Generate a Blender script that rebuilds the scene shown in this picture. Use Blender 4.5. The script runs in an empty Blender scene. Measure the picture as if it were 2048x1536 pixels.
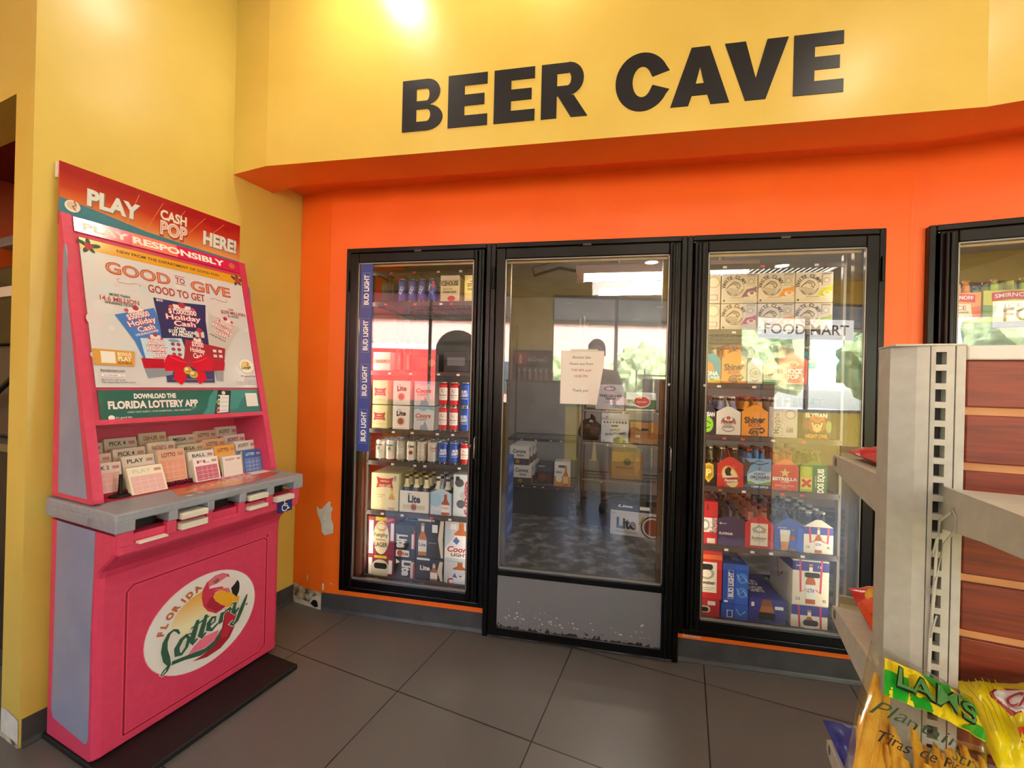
import bpy, bmesh, math, random
from mathutils import Vector, Matrix
random.seed(7)
C = bpy.context.scene.collection
scene = bpy.context.scene

# ------------------------------------------------------------------ camera
CAMH, CAMD = 1.3286, 2.158           # eye height, distance from the cooler wall (wall face is y = 0)
ANG = math.radians(12.07)            # the store grid is turned by this against the cooler wall
cam = bpy.data.cameras.new('camera'); cam.sensor_width = 36.0; cam.lens = 831.4 / 2048 * 36.0
cam.clip_start = 0.01; cam.clip_end = 200
cam_o = bpy.data.objects.new('camera', cam); C.objects.link(cam_o)
def cam_matrix(yaw, pitch, roll):
    f = Vector((math.sin(yaw) * math.cos(pitch), math.cos(yaw) * math.cos(pitch), math.sin(pitch)))
    r0 = Vector((math.cos(yaw), -math.sin(yaw), 0)); u0 = r0.cross(f)
    r = math.cos(roll) * r0 + math.sin(roll) * u0; u = -math.sin(roll) * r0 + math.cos(roll) * u0
    m = Matrix((r, u, -f)).transposed().to_4x4(); m.translation = Vector((0, -CAMD, CAMH)); return m
cam_o.matrix_world = cam_matrix(-0.395628 + ANG, 0.000085, 0.0250254)
scene.camera = cam_o

# ------------------------------------------------------------------ light and exposure
scene.view_settings.view_transform = 'Standard'; scene.view_settings.look = 'None'
scene.view_settings.gamma = 1.0; scene.view_settings.use_curve_mapping = False
scene.view_settings.exposure = -0.08
LAMP = 85.0          # ceiling downlights
TUBE = 62.0           # walk-in cooler tubes
STRIP = 13.0          # cooler door light strips
w = bpy.data.worlds.new('sky'); scene.world = w; w.use_nodes = True
nt = w.node_tree; bg = nt.nodes['Background']
sky = nt.nodes.new('ShaderNodeTexSky'); sky.sky_type = 'NISHITA'; sky.sun_disc = False
sky.sun_elevation = math.radians(48); sky.sun_rotation = math.radians(20); sky.air_density = 1.0; sky.dust_density = 2.0
nt.links.new(sky.outputs[0], bg.inputs[0]); bg.inputs[1].default_value = 5.0
sun = bpy.data.lights.new('sun', 'SUN'); sun.energy = 30.0; sun.angle = 0.01
sun_o = bpy.data.objects.new('sun', sun); C.objects.link(sun_o)
sun_o.rotation_euler = (math.radians(-40), math.radians(12), 0)   # from behind the building

# ------------------------------------------------------------------ helpers
def T2W(x, y, z=0.0):      # store grid (camera at its origin) -> world
    return Vector((x * math.cos(ANG) + y * math.sin(ANG), -CAMD - x * math.sin(ANG) + y * math.cos(ANG), z))
def lin(h):
    h = h.lstrip('#'); v = [int(h[i:i + 2], 16) / 255 for i in (0, 2, 4)]
    return tuple((c / 12.92 if c <= 0.04045 else ((c + 0.055) / 1.055) ** 2.4) for c in v) + (1.0,)
_M = {}
def M(col, rough=0.5, metal=0.0, spec=0.5, coat=0.0, key=None):
    k = key or (col, rough, metal, spec, coat)
    if k in _M: return _M[k]
    m = bpy.data.materials.new('paint_' + str(col).strip('#')); m.use_nodes = True
    b = m.node_tree.nodes['Principled BSDF']
    b.inputs['Base Color'].default_value = lin(col); b.inputs['Roughness'].default_value = rough
    b.inputs['Metallic'].default_value = metal; b.inputs['Specular IOR Level'].default_value = spec
    b.inputs['Coat Weight'].default_value = coat
    _M[k] = m; return m
def emit(name, col, s):
    if name in _M: return _M[name]
    m = bpy.data.materials.new(name); m.use_nodes = True
    b = m.node_tree.nodes['Principled BSDF']; b.inputs['Base Color'].default_value = (0, 0, 0, 1)
    b.inputs['Emission Color'].default_value = lin(col); b.inputs['Emission Strength'].default_value = s
    _M[name] = m; return m
def noisy(name, c1, c2, scale=8, rough=0.5, bump=0.0, detail=4, stretch=(1, 1, 1), r2=None, bscale=None, lo=0.35, hi=0.65):
    if name in _M: return _M[name]
    m = bpy.data.materials.new(name); m.use_nodes = True; t = m.node_tree; b = t.nodes['Principled BSDF']
    tc = t.nodes.new('ShaderNodeTexCoord'); mp = t.nodes.new('ShaderNodeMapping'); mp.inputs['Scale'].default_value = stretch
    n = t.nodes.new('ShaderNodeTexNoise'); n.inputs['Scale'].default_value = scale; n.inputs['Detail'].default_value = detail
    r = t.nodes.new('ShaderNodeValToRGB'); r.color_ramp.elements[0].position = lo; r.color_ramp.elements[1].position = hi
    r.color_ramp.elements[0].color = lin(c1); r.color_ramp.elements[1].color = lin(c2)
    t.links.new(tc.outputs['Object'], mp.inputs[0]); t.links.new(mp.outputs[0], n.inputs['Vector'])
    t.links.new(n.outputs[0], r.inputs[0]); t.links.new(r.outputs[0], b.inputs['Base Color'])
    b.inputs['Roughness'].default_value = rough
    if r2 is not None:
        mr = t.nodes.new('ShaderNodeMapRange'); mr.inputs[3].default_value = rough; mr.inputs[4].default_value = r2
        t.links.new(n.outputs[0], mr.inputs[0]); t.links.new(mr.outputs[0], b.inputs['Roughness'])
    if bump:
        bn = t.nodes.new('ShaderNodeBump'); bn.inputs['Strength'].default_value = bump; bn.inputs['Distance'].default_value = 0.004
        n2 = t.nodes.new('ShaderNodeTexNoise'); n2.inputs['Scale'].default_value = bscale or scale * 4; n2.inputs['Detail'].default_value = 3
        t.links.new(mp.outputs[0], n2.inputs['Vector']); t.links.new(n2.outputs[0], bn.inputs['Height']); t.links.new(bn.outputs[0], b.inputs['Normal'])
    _M[name] = m; return m
def glass_mat(name, r0=0.04, tint='FFFFFF', rough=0.0):
    if name in _M: return _M[name]
    m = bpy.data.materials.new(name); m.use_nodes = True; t = m.node_tree; t.nodes.clear()
    out = t.nodes.new('ShaderNodeOutputMaterial'); mx = t.nodes.new('ShaderNodeMixShader')
    tr = t.nodes.new('ShaderNodeBsdfTransparent'); gl = t.nodes.new('ShaderNodeBsdfGlossy'); lw = t.nodes.new('ShaderNodeLayerWeight'); lw.inputs[0].default_value = 0.5
    pw = t.nodes.new('ShaderNodeMath'); pw.operation = 'POWER'; pw.inputs[1].default_value = 5.0
    ml = t.nodes.new('ShaderNodeMath'); ml.operation = 'MULTIPLY_ADD'; ml.inputs[1].default_value = 1 - r0; ml.inputs[2].default_value = r0
    tr.inputs[0].default_value = lin(tint); gl.inputs['Roughness'].default_value = rough
    t.links.new(lw.outputs['Facing'], pw.inputs[0]); t.links.new(pw.outputs[0], ml.inputs[0]); t.links.new(ml.outputs[0], mx.inputs[0])
    t.links.new(tr.outputs[0], mx.inputs[1]); t.links.new(gl.outputs[0], mx.inputs[2])
    t.links.new(mx.outputs[0], out.inputs[0]); _M[name] = m; return m

class MB:
    """collects shapes and links them as ONE mesh object"""
    def __init__(s): s.v = []; s.f = []; s.m = []; s.mats = []; s.sm = []
    def mi(s, m):
        if isinstance(m, str): m = M(m)
        if m not in s.mats: s.mats.append(m)
        return s.mats.index(m)
    def face(s, pts, m, smooth=False):
        i = len(s.v); s.v += [tuple(p) for p in pts]; s.f.append(tuple(range(i, i + len(pts)))); s.m.append(s.mi(m)); s.sm.append(smooth)
    def add(s, vs, fs, m, smooth=False):
        i = len(s.v); s.v += [tuple(p) for p in vs]; k = s.mi(m)
        for f in fs: s.f.append(tuple(i + j for j in f)); s.m.append(k); s.sm.append(smooth)
    def box(s, x0, x1, y0, y1, z0, z1, m):
        v = [(x, y, z) for z in (z0, z1) for y in (y0, y1) for x in (x0, x1)]
        s.add(v, [(0, 2, 3, 1), (4, 5, 7, 6), (0, 1, 5, 4), (2, 6, 7, 3), (0, 4, 6, 2), (1, 3, 7, 5)], m)
    def rbox(s, x0, x1, y0, y1, z0, z1, m, r=0.004, seg=2):
        bm = bmesh.new(); bmesh.ops.create_cube(bm, size=1)
        for v in bm.verts: v.co = Vector(((x0 + x1) / 2 + v.co.x * (x1 - x0), (y0 + y1) / 2 + v.co.y * (y1 - y0), (z0 + z1) / 2 + v.co.z * (z1 - z0)))
        bmesh.ops.bevel(bm, geom=list(bm.edges), offset=r, segments=seg, profile=0.5, affect='EDGES')
        s.add([v.co for v in bm.verts], [[v.index for v in f.verts] for f in bm.faces], m, False) if not bm.verts.index_update() else None
        bm.free()
    def prism(s, poly, axis, a, b, m, smooth=False):
        """poly: 2D points; axis 'x','y','z' is the extrusion direction"""
        def P(p, t): return {'x': (t, p[0], p[1]), 'y': (p[0], t, p[1]), 'z': (p[0], p[1], t)}[axis]
        n = len(poly); v = [P(p, a) for p in poly] + [P(p, b) for p in poly]
        s.add(v, [tuple(range(n))[::-1], tuple(range(n, 2 * n))], m)
        s.add(v, [(i, (i + 1) % n, n + (i + 1) % n, n + i) for i in range(n)], m, smooth)
    def lathe(s, prof, m, cx=0, cy=0, n=16, cap=True):
        """prof: list of (r, z[, mat])"""
        for k in range(len(prof) - 1):
            r0, z0 = prof[k][:2]; r1, z1 = prof[k + 1][:2]; mm = prof[k + 1][2] if len(prof[k + 1]) > 2 else m
            vs = [(cx + r * math.cos(2 * math.pi * i / n), cy + r * math.sin(2 * math.pi * i / n), z) for r, z in ((r0, z0), (r1, z1)) for i in range(n)]
            s.add(vs, [(i, (i + 1) % n, n + (i + 1) % n, n + i) for i in range(n)], mm, True)
        if cap:
            for (r, z), mm in ((prof[0][:2], prof[0][2] if len(prof[0]) > 2 else m), (prof[-1][:2], prof[-1][2] if len(prof[-1]) > 2 else m)):
                if r > 1e-5: s.face([(cx + r * math.cos(2 * math.pi * i / n), cy + r * math.sin(2 * math.pi * i / n), z) for i in range(n)], mm)
    def tube(s, pts, r, m, n=8, cap=True):
        pts = [Vector(p) for p in pts]; rings = []
        up = Vector((0, 0, 1))
        for i, p in enumerate(pts):
            d = (pts[min(i + 1, len(pts) - 1)] - pts[max(i - 1, 0)]).normalized()
            a = d.cross(up if abs(d.z) < 0.95 else Vector((1, 0, 0))).normalized(); b = a.cross(d)
            rr = r[i] if isinstance(r, (list, tuple)) else r
            rings.append([p + a * rr * math.cos(2 * math.pi * k / n) + b * rr * math.sin(2 * math.pi * k / n) for k in range(n)])
        vs = [q for g in rings for q in g]
        s.add(vs, [(i * n + k, i * n + (k + 1) % n, (i + 1) * n + (k + 1) % n, (i + 1) * n + k) for i in range(len(pts) - 1) for k in range(n)], m, True)
        if cap: s.face(rings[0][::-1], m); s.face(rings[-1], m)
    def build(s, name, parent=None, loc=None, rotz=None, bevel=0.0, subs=0, recalc=False):
        me = bpy.data.meshes.new(name); me.from_pydata(s.v, [], s.f)
        for m in s.mats: me.materials.append(m)
        me.polygons.foreach_set('material_index', s.m); me.polygons.foreach_set('use_smooth', s.sm); me.update()
        if recalc:
            bm = bmesh.new(); bm.from_mesh(me); bmesh.ops.remove_doubles(bm, verts=bm.verts, dist=1e-5); bmesh.ops.recalc_face_normals(bm, faces=bm.faces); bm.to_mesh(me); bm.free()
        o = bpy.data.objects.new(name, me); C.objects.link(o)
        if parent: o.parent = parent
        if loc is not None: o.location = loc
        if rotz is not None: o.rotation_euler = (0, 0, rotz)
        if bevel:
            b = o.modifiers.new('bevel', 'BEVEL'); b.width = bevel; b.segments = 2; b.limit_method = 'ANGLE'; b.angle_limit = math.radians(50)
        if subs:
            q = o.modifiers.new('sub', 'SUBSURF'); q.levels = subs; q.render_levels = subs
        return o
def tag(o, label, cat, group=None, kind=None):
    if label: o['label'] = label
    if cat: o['category'] = cat
    if group: o['group'] = group
    if kind: o['kind'] = kind
    return o
def thing(name, label, cat, loc=(0, 0, 0), rotz=0, group=None):
    o = bpy.data.objects.new(name, None); C.objects.link(o); o.empty_display_size = 0.05
    o.location = loc; o.rotation_euler = (0, 0, rotz); return tag(o, label, cat, group)
def struct(o, label, cat):
    return tag(o, label, cat, None, 'structure')
def dup(o, loc, label, parent=None):
    c = o.copy(); C.objects.link(c); c.location = loc
    if label: c['label'] = label
    for ch in list(o.children):
        d = ch.copy(); C.objects.link(d); d.parent = c
        for g in list(ch.children):
            e = g.copy(); C.objects.link(e); e.parent = d
    return c

# ------------------------------------------------------------------ printing on surfaces
_T = {}
def text_mesh(s, bold=0.0, shear=0.0, sp=1.0):
    k = (s, bold, shear, sp)
    if k not in _T:
        cu = bpy.data.curves.new('t', 'FONT'); cu.body = s; cu.size = 1; cu.offset = bold; cu.shear = shear; cu.resolution_u = 3; cu.space_character = sp
        o = bpy.data.objects.new('t', cu); me = bpy.data.meshes.new_from_object(o)
        vs = [v.co.copy() for v in me.vertices]; fs = [tuple(p.vertices) for p in me.polygons]
        bpy.data.objects.remove(o); bpy.data.curves.remove(cu); bpy.data.meshes.remove(me)
        x0 = min((v.x for v in vs), default=0); x1 = max((v.x for v in vs), default=1)
        _T[k] = ([((v.x - x0), v.y / 0.729) for v in vs], fs, max(x1 - x0, 1e-3))   # cap height -> 1
    return _T[k]
STEP = 0.00014
class Print:
    """draws flat shapes on a surface: mapf(u, v, off) with u in 0..W, v in 0..H (metres)"""
    def __init__(s, mb, mapf, W, H, step=STEP): s.mb = mb; s.f = mapf; s.W = W; s.H = H; s.k = 1; s.st = step
    def _o(s): s.k += 1; return s.k * s.st
    def poly(s, pts, m):
        o = s._o(); s.mb.face([s.f(x * s.W, y * s.H, o) for x, y in pts], m)
    def rect(s, x0, y0, x1, y1, m, n=1):
        o = s._o()
        for i in range(n):
            a = x0 + (x1 - x0) * i / n; b = x0 + (x1 - x0) * (i + 1) / n
            s.mb.face([s.f(x * s.W, y * s.H, o) for x, y in ((a, y0), (b, y0), (b, y1), (a, y1))], m)
    def ell(s, cx, cy, rx, ry=None, m='FFFFFF', n=20, rot=0.0, a0=0, a1=360):
        """rx in fractions of W; ry in fractions of H (default: round)"""
        if ry is None: ry = rx * s.W / s.H
        pts = []
        for i in range(n + (1 if a1 - a0 < 360 else 0)):
            a = math.radians(a0 + (a1 - a0) * i / n); x, y = rx * s.W * math.cos(a), ry * s.H * math.sin(a)
            pts.append((cx + (x * math.cos(rot) - y * math.sin(rot)) / s.W, cy + (x * math.sin(rot) + y * math.cos(rot)) / s.H))
        s.poly(pts, m)
    def rrect(s, x0, y0, x1, y1, r, m):
        pts = []; rx = r; ry = r * s.W / s.H
        for cx, cy, a in ((x1 - rx, y1 - ry, 0), (x0 + rx, y1 - ry, 90), (x0 + rx, y0 + ry, 180), (x1 - rx, y0 + ry, 270)):
            for k in range(4):
                t = math.radians(a + 30 * k); pts.append((cx + rx * math.cos(t), cy + ry * math.sin(t)))
        s.poly(pts, m)
    def frame(s, x0, y0, x1, y1, t, m):
        ty = t * s.W / s.H
        s.rect(x0, y0, x1, y0 + ty, m); s.rect(x0, y1 - ty, x1, y1, m); s.rect(x0, y0, x0 + t, y1, m); s.rect(x1 - t, y0, x1, y1, m)
    def ring(s, cx, cy, rx, t, m, ry=None, a0=0, a1=360, n=24):
        o = s._o(); R = rx * s.W; RY = (ry * s.H) if ry else R; T = t * s.W
        for i in range(n):
            A = [math.radians(a0 + (a1 - a0) * (i + j) / n) for j in (0, 1)]
            s.mb.face([s.f(cx * s.W + r * math.cos(a), cy * s.H + q * math.sin(a), o) for r, q, a in ((R - T, RY - T, A[0]), (R, RY, A[0]), (R, RY, A[1]), (R - T, RY - T, A[1]))], m)
    def stroke(s, pts, w, m, w1=None):
        """pts fractions; w metres"""
        o = s._o(); P = [Vector((x * s.W, y * s.H)) for x, y in pts]; n = len(P); L = []; Rr = []
        for i, p in enumerate(P):
            d = (P[min(i + 1, n - 1)] - P[max(i - 1, 0)]); d = d.normalized() if d.length > 0 else Vector((1, 0)); q = Vector((-d.y, d.x))
            ww = (w[i] if isinstance(w, (list, tuple)) else w) / 2
            L.append(p + q * ww); Rr.append(p - q * ww)
        for i in range(n - 1):
            s.mb.face([s.f(v.x, v.y, o) for v in (Rr[i], Rr[i + 1], L[i + 1], L[i])], m)
    def text(s, t, cx, cy, h, m, w=None, bold=0.012, shear=0.0, rot=0.0, al='c', arc=None, sp=1.0):
        """h: cap height as a fraction of H; w: total width as a fraction of W; cy: middle of the caps"""
        vs, fs, tw = text_mesh(t, bold, shear, sp); hh = h * s.H
        ww = (w * s.W) if w else tw * hh * 1.37
        ox = {'c': -ww / 2, 'l': 0, 'r': -ww}[al]; o = s._o(); c, q = math.cos(rot), math.sin(rot); pts = []
        for x, y in vs:
            X = ox + x / tw * ww; Y = (y - 0.5) * hh
            if arc: Y += arc * s.H * (1 - (2 * (X - ox) / ww - 1) ** 2)
            pts.append(s.f(cx * s.W + X * c - Y * q, cy * s.H + X * q + Y * c, o))
        s.mb.add(pts, fs, m)
    def arc(s, t, cx, cy, r, a0, a1, h, m, bold=0.015, flip=False):
        """letters around a circle (r, h metres), from angle a0 to a1 in degrees"""
        n = len(t)
        for i, ch in enumerate(t):
            if ch == ' ': continue
            a = math.radians(a0 + (a1 - a0) * (i / (n - 1) if n > 1 else 0.5)); rot = a - math.pi / 2 if not flip else a + math.pi / 2
            s.text(ch, cx + r * math.cos(a) / s.W, cy + r * math.sin(a) / s.H, h / s.H, m, bold=bold, rot=rot); s.k -= 1
        s.k += 1
def front(w, h, y=0.0, x0=None, z0=0.0):
    x0 = -w / 2 if x0 is None else x0
    return lambda u, v, o: (x0 + u, y - o, z0 + v)
def side_r(w, d, h): return lambda u, v, o: (w / 2 + o, u, v)
def side_l(w, d, h): return lambda u, v, o: (-w / 2 - o, d - u, v)
def top_map(w, d, h): return lambda u, v, o: (-w / 2 + u, v, h + o)
# ------------------------------------------------------------------ materials of the place
YEL = noisy('yellow_wall_paint', 'DABD58', 'E0C562', 3, 0.34, 0.05, bscale=60, r2=0.26)
ORG = noisy('orange_wall_paint', 'FA6C1A', 'FC7420', 3, 0.42, 0.05, bscale=60, r2=0.34)
PINK = noisy('pink_moulded_plastic', 'D23A5C', 'D84062', 40, 0.42, 0.12, bscale=420)
GREY = noisy('grey_moulded_plastic', '8E9098', '989AA1', 40, 0.45, 0.12, bscale=420)
SGREY = noisy('blue_grey_side_plastic', '868CA6', '9296AC', 6, 0.42, 0.1, bscale=420)
BLK = noisy('black_anodised_metal', '020202', '030303', 5, 0.28, 0.0); BLK.node_tree.nodes['Principled BSDF'].inputs['Specular IOR Level'].default_value = 0.3
BLKM = noisy('black_matt', '050505', '090909', 30, 0.6)
BASE = noisy('charcoal_base_vinyl', '3A3B3D', '46474A', 12, 0.42, 0.05)
STEEL = noisy('brushed_steel', '8E8E90', 'A8A8AB', 30, 0.38, 0.0, stretch=(30, 30, 1)); STEEL.node_tree.nodes['Principled BSDF'].inputs['Metallic'].default_value = 0.9
ALU = M('B9B6AC', 0.35, 0.6)
GLASS = glass_mat('cooler_door_glass', 0.095)
WINGLASS = glass_mat('shop_window_glass', 0.04)
FILM = glass_mat('clear_bag_film', 0.08, 'F6F4EE', 0.1)
WHITE = M('F2F0EA', 0.5); SHELFW = noisy('white_shelf_enamel', 'BDB9AC', 'C6C2B6', 60, 0.4, 0.03)
WIRE = M('55504A', 0.35, 0.8)

# floor: grey tiles on the store grid
def floor_mat():
    m = bpy.data.materials.new('grey_floor_tile'); m.use_nodes = True; t = m.node_tree; b = t.nodes['Principled BSDF']
    tc = t.nodes.new('ShaderNodeTexCoord'); br = t.nodes.new('ShaderNodeTexBrick')
    br.offset = 0; br.squash = 1; br.inputs['Scale'].default_value = 1; br.inputs['Brick Width'].default_value = 0.61; br.inputs['Row Height'].default_value = 0.61
    br.inputs['Mortar Size'].default_value = 0.0028; br.inputs['Mortar Smooth'].default_value = 0.1
    br.inputs['Color1'].default_value = lin('615D59'); br.inputs['Color2'].default_value = lin('68635F'); br.inputs['Mortar'].default_value = lin('221E1C')
    n = t.nodes.new('ShaderNodeTexNoise'); n.inputs['Scale'].default_value = 260; n.inputs['Detail'].default_value = 2
    n2 = t.nodes.new('ShaderNodeTexNoise'); n2.inputs['Scale'].default_value = 2.2; n2.inputs['Detail'].default_value = 5
    mx = t.nodes.new('ShaderNodeMix'); mx.data_type = 'RGBA'; mx.blend_type = 'OVERLAY'; mx.inputs[0].default_value = 0.35
    t.links.new(tc.outputs['Object'], br.inputs['Vector']); t.links.new(tc.outputs['Object'], n.inputs['Vector']); t.links.new(tc.outputs['Object'], n2.inputs['Vector'])
    t.links.new(br.outputs['Color'], mx.inputs['A']); t.links.new(n.outputs[0], mx.inputs['B']); t.links.new(mx.outputs['Result'], b.inputs['Base Color'])
    mr = t.nodes.new('ShaderNodeMapRange'); mr.inputs[3].default_value = 0.26; mr.inputs[4].default_value = 0.46
    t.links.new(n2.outputs[0], mr.inputs[0]); t.links.new(mr.outputs[0], b.inputs['Roughness'])
    bn = t.nodes.new('ShaderNodeBump'); bn.inputs['Strength'].default_value = 0.25; bn.inputs['Distance'].default_value = 0.003; bn.invert = True
    t.links.new(br.outputs['Fac'], bn.inputs['Height']); t.links.new(bn.outputs[0], b.inputs['Normal'])
    return m
mb = MB(); mb.box(-3.5, 9, -8, 1.8, -0.05, 0.0, floor_mat())
o = mb.build('floor', None, T2W(-1.7187, 1.468), -ANG); struct(o, 'dark grey square floor tiles of the store', 'floor')

CEIL = 3.35
mb = MB(); mb.box(-4.5, 9, -5.6, 2.6, CEIL, CEIL + 0.05, noisy('ceiling_tile', 'D4CEC2', 'DCD6CA', 5, 0.8))
o = mb.build('ceiling', None, T2W(0, 0), -ANG); struct(o, 'plain pale ceiling above the store', 'ceiling')

# facet ends of the angled back wall
ca, sa = math.cos(ANG), math.sin(ANG)
def along(p, s): return (p[0] + ca * s, p[1] - sa * s)      # along the store's cross direction
C0 = (-1.484, 0.0); C1 = (1.41, 0.0); LW = along(C0, -0.2335); RW = along(C1, 2.9)
def slab(mb, p, q, z0, z1, m, th=0.09):
    """upright wall piece from p to q (plan), thickness th behind it"""
    dx, dy = q[0] - p[0], q[1] - p[1]; L = math.hypot(dx, dy); nx, ny = -dy / L * th, dx / L * th
    mb.prism([p, q, (q[0] + nx, q[1] + ny), (p[0] + nx, p[1] + ny)], 'z', z0, z1, m)
ZT = 2.067
wb = MB()
slab(wb, LW, C0, 0, 2.43, ORG); slab(wb, C0, (-1.363, 0), 0, 2.43, ORG)
slab(wb, (-1.363, 0), (1.286, 0), ZT, 2.43, ORG); slab(wb, (-1.363, 0), (-0.527, 0), 0, 0.144, ORG); slab(wb, (0.449, 0), (1.286, 0), 0, 0.144, ORG)
slab(wb, (1.286, 0), C1, 0, 2.43, ORG)
D4a, D4b = along(C1, 0.04), along(C1, 0.88)
slab(wb, C1, D4a, 0, 2.43, ORG); slab(wb, D4a, D4b, ZT, 2.43, ORG); slab(wb, D4a, D4b, 0, 0.144, ORG); slab(wb, D4b, RW, 0, 2.43, ORG)
# chipped paint: bare white plaster across the bend, crumbled plaster where the base is missing
chip = [(-1.542, .591), (-1.519, .577), (-1.502, .581), (-1.484, .6), (-1.458, .628), (-1.444, .626), (-1.446, .603), (-1.429, .59), (-1.44, .564), (-1.439, .528), (-1.424, .499), (-1.425, .449), (-1.475, .432), (-1.484, .437), (-1.498, .447), (-1.505, .497), (-1.535, .551)]
PLAS = noisy('bare_plaster', 'C9C4B8', 'D5D0C5', 30, 0.8); CRUM = noisy('crumbled_plaster', '5A4632', 'C9BEA6', 16, 0.9, 0.6, lo=0.42, hi=0.58)
def onfacet(x, z, e=0.0012):
    if x >= -1.484: return (x, -e, z)
    p = along(C0, (x + 1.484) / ca); return (p[0] - sa * e, p[1] - ca * e, z)
for lo in (True, False):
    pts = [p for p in chip if (p[0] <= -1.4839) == lo or abs(p[0] + 1.484) < 1e-6]
    wb.face([onfacet(x, z) for x, z in pts], PLAS)
dm = [(-1.705, 0.0), (-1.705, .112), (-1.682, .113), (-1.66, .104), (-1.638, .107), (-1.61, .098), (-1.585, .102), (-1.559, .097), (-1.53, .101), (-1.5, .094), (-1.486, .1), (-1.486, 0.0)]
wb.face([onfacet(x, z, 0.002) for x, z in dm], CRUM)
wb.face([onfacet(x, z, 0.003) for x, z in [(-1.69, .0), (-1.69, .02), (-1.63, .03), (-1.58, .022), (-1.555, .06), (-1.53, .075), (-1.49, .085), (-1.49, 0)]], PLAS)
wb.face([onfacet(x, z, 0.004) for x, z in [(-1.57, .02), (-1.55, .045), (-1.53, .05), (-1.515, .04), (-1.51, .015), (-1.535, .005)]], BLKM)
for x, z, a, b in ((-1.48, .135, .006, .018), (-1.43, .158, .006, .003), (-1.60, .165, .004, .012)): wb.face([onfacet(x - a, z - b), onfacet(x + a, z - b), onfacet(x + a, z + b), onfacet(x - a, z + b)], PLAS)
# filled seam on the right bend
SEAM = M('F57A3A', 0.45); wb.face([(1.395, -.001, 1.35), (1.403, -.001, 1.35), (1.405, -.001, 2.2), (1.398, -.001, 2.2)], SEAM)
wb.face([(0.475, -0.001, 0.118), (0.56, -0.001, 0.118), (0.56, -0.001, 0.126), (0.475, -0.001, 0.126)], PLAS)
struct(wb.build('wall_back'), 'orange wall holding the glass cooler doors', 'wall')

# soffit above the coolers: yellow front, orange underside
S0 = (-1.568, -0.402); S1 = (1.361, -0.402); SL = along(S0, -0.245); SR = along(S1, 2.9)
ws = MB(); fr = [SL, S0, S1, SR]
def inset(p, q, d): L = math.hypot(q[0] - p[0], q[1] - p[1]); return (-(q[1] - p[1]) / L * d, (q[0] - p[0]) / L * d)
for a, b in zip(fr, fr[1:]):
    ws.face([(a[0], a[1], 2.355), (b[0], b[1], 2.355), (b[0], b[1], CEIL), (a[0], a[1], CEIL)], YEL)
inn = [(SL[0] + .045, SL[1] + .215), (S0[0] + .022, -.2), (S1[0] - .022, -.2), (SR[0], SR[1] + .2)]
ORGD = ORG
for i in range(3):
    a, b, c, d = fr[i], fr[i + 1], inn[i + 1], inn[i]
    ws.face([(a[0], a[1], 2.355), (d[0], d[1], 2.355), (c[0], c[1], 2.355), (b[0], b[1], 2.355)], ORGD)
    ws.face([(d[0], d[1], 2.355), (d[0], d[1], 2.42), (c[0], c[1], 2.42), (c[0], c[1], 2.355)], ORGD)
ow = [(LW[0] - .02, LW[1] + .03), (C0[0], .03), (C1[0], .03), (RW[0], RW[1] + .03)]
for i in range(3):
    a, b, c, d = inn[i], inn[i + 1], ow[i + 1], ow[i]
    ws.face([(a[0], a[1], 2.42), (d[0], d[1], 2.42), (c[0], c[1], 2.42), (b[0], b[1], 2.42)], ORGD)
    ws.face([(d[0], d[1] + .2, CEIL), (c[0], c[1] + .2, CEIL), (c[0], c[1] + .2, 2.42), (d[0], d[1] + .2, 2.42)], ORG)
struct(ws.build('wall_soffit'), 'yellow soffit over the cooler doors with orange underside', 'wall')

# left wall with its end face and the header of the opening beside it (store grid, 0.694 = end face)
wl = MB(); wl.box(-2.28, -2.140, 0.694, 2.28, 0, CEIL, YEL); wl.box(-4.4, -2.28, 0.694, 0.834, 2.344, CEIL, YEL)
wl.face([(-2.2765, 0.6925, 0.0), (-2.1415, 0.6925, 0.0), (-2.1415, 0.6925, 0.098), (-2.20, 0.6925, 0.104), (-2.24, 0.6925, 0.11), (-2.2765, 0.6925, 0.1)], PLAS)
wl.face([(-2.277, 0.692, 0.0), (-2.141, 0.692, 0.0), (-2.145, 0.692, 0.014), (-2.2, 0.692, 0.02), (-2.277, 0.692, 0.016)], CRUM)
o = wl.build('wall_left', None, T2W(0, 0), -ANG); struct(o, 'yellow wall behind the pink kiosk, with an opening beside it', 'wall')
def basebar(name, p, q, h, m, lab, z0=0.0, th=0.006, toe=0.014):
    mb = MB(); dx, dy = q[0] - p[0], q[1] - p[1]; L = math.hypot(dx, dy); ux, uy = dx / L, dy / L; nx, ny = uy, -ux
    prof = [(0, 0), (toe, 0), (toe, .004), (th + .002, .014), (th, .02), (th, h), (0, h)]
    n = len(prof); vs = [(P[0] + nx * t, P[1] + ny * t, z0 + z) for P in (p, q) for t, z in prof]
    mb.add(vs, [tuple(range(n)), tuple(range(n, 2 * n))[::-1]] + [(i, n + i, n + (i + 1) % n, (i + 1) % n) for i in range(n)], m)
    return struct(mb.build(name), lab, 'baseboard')
a = T2W(-2.140, 0.70); b = T2W(-2.140, 2.20)
basebar('baseboard_left', (a.x, a.y), (b.x, b.y), 0.099, BASE, 'charcoal baseboard along the yellow wall behind the kiosk')
basebar('baseboard_back', (-1.484, 0), (-0.53, 0), 0.103, BASE, 'charcoal baseboard under the left cooler door')
basebar('baseboard_right', (0.455, 0), (1.41, 0), 0.108, BASE, 'charcoal baseboard under the cooler door right of the walk-in door')
e = along(C1, 1.9); basebar('baseboard_facet', C1, e, 0.108, BASE, 'charcoal baseboard on the angled wall by the white shelving')

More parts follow.
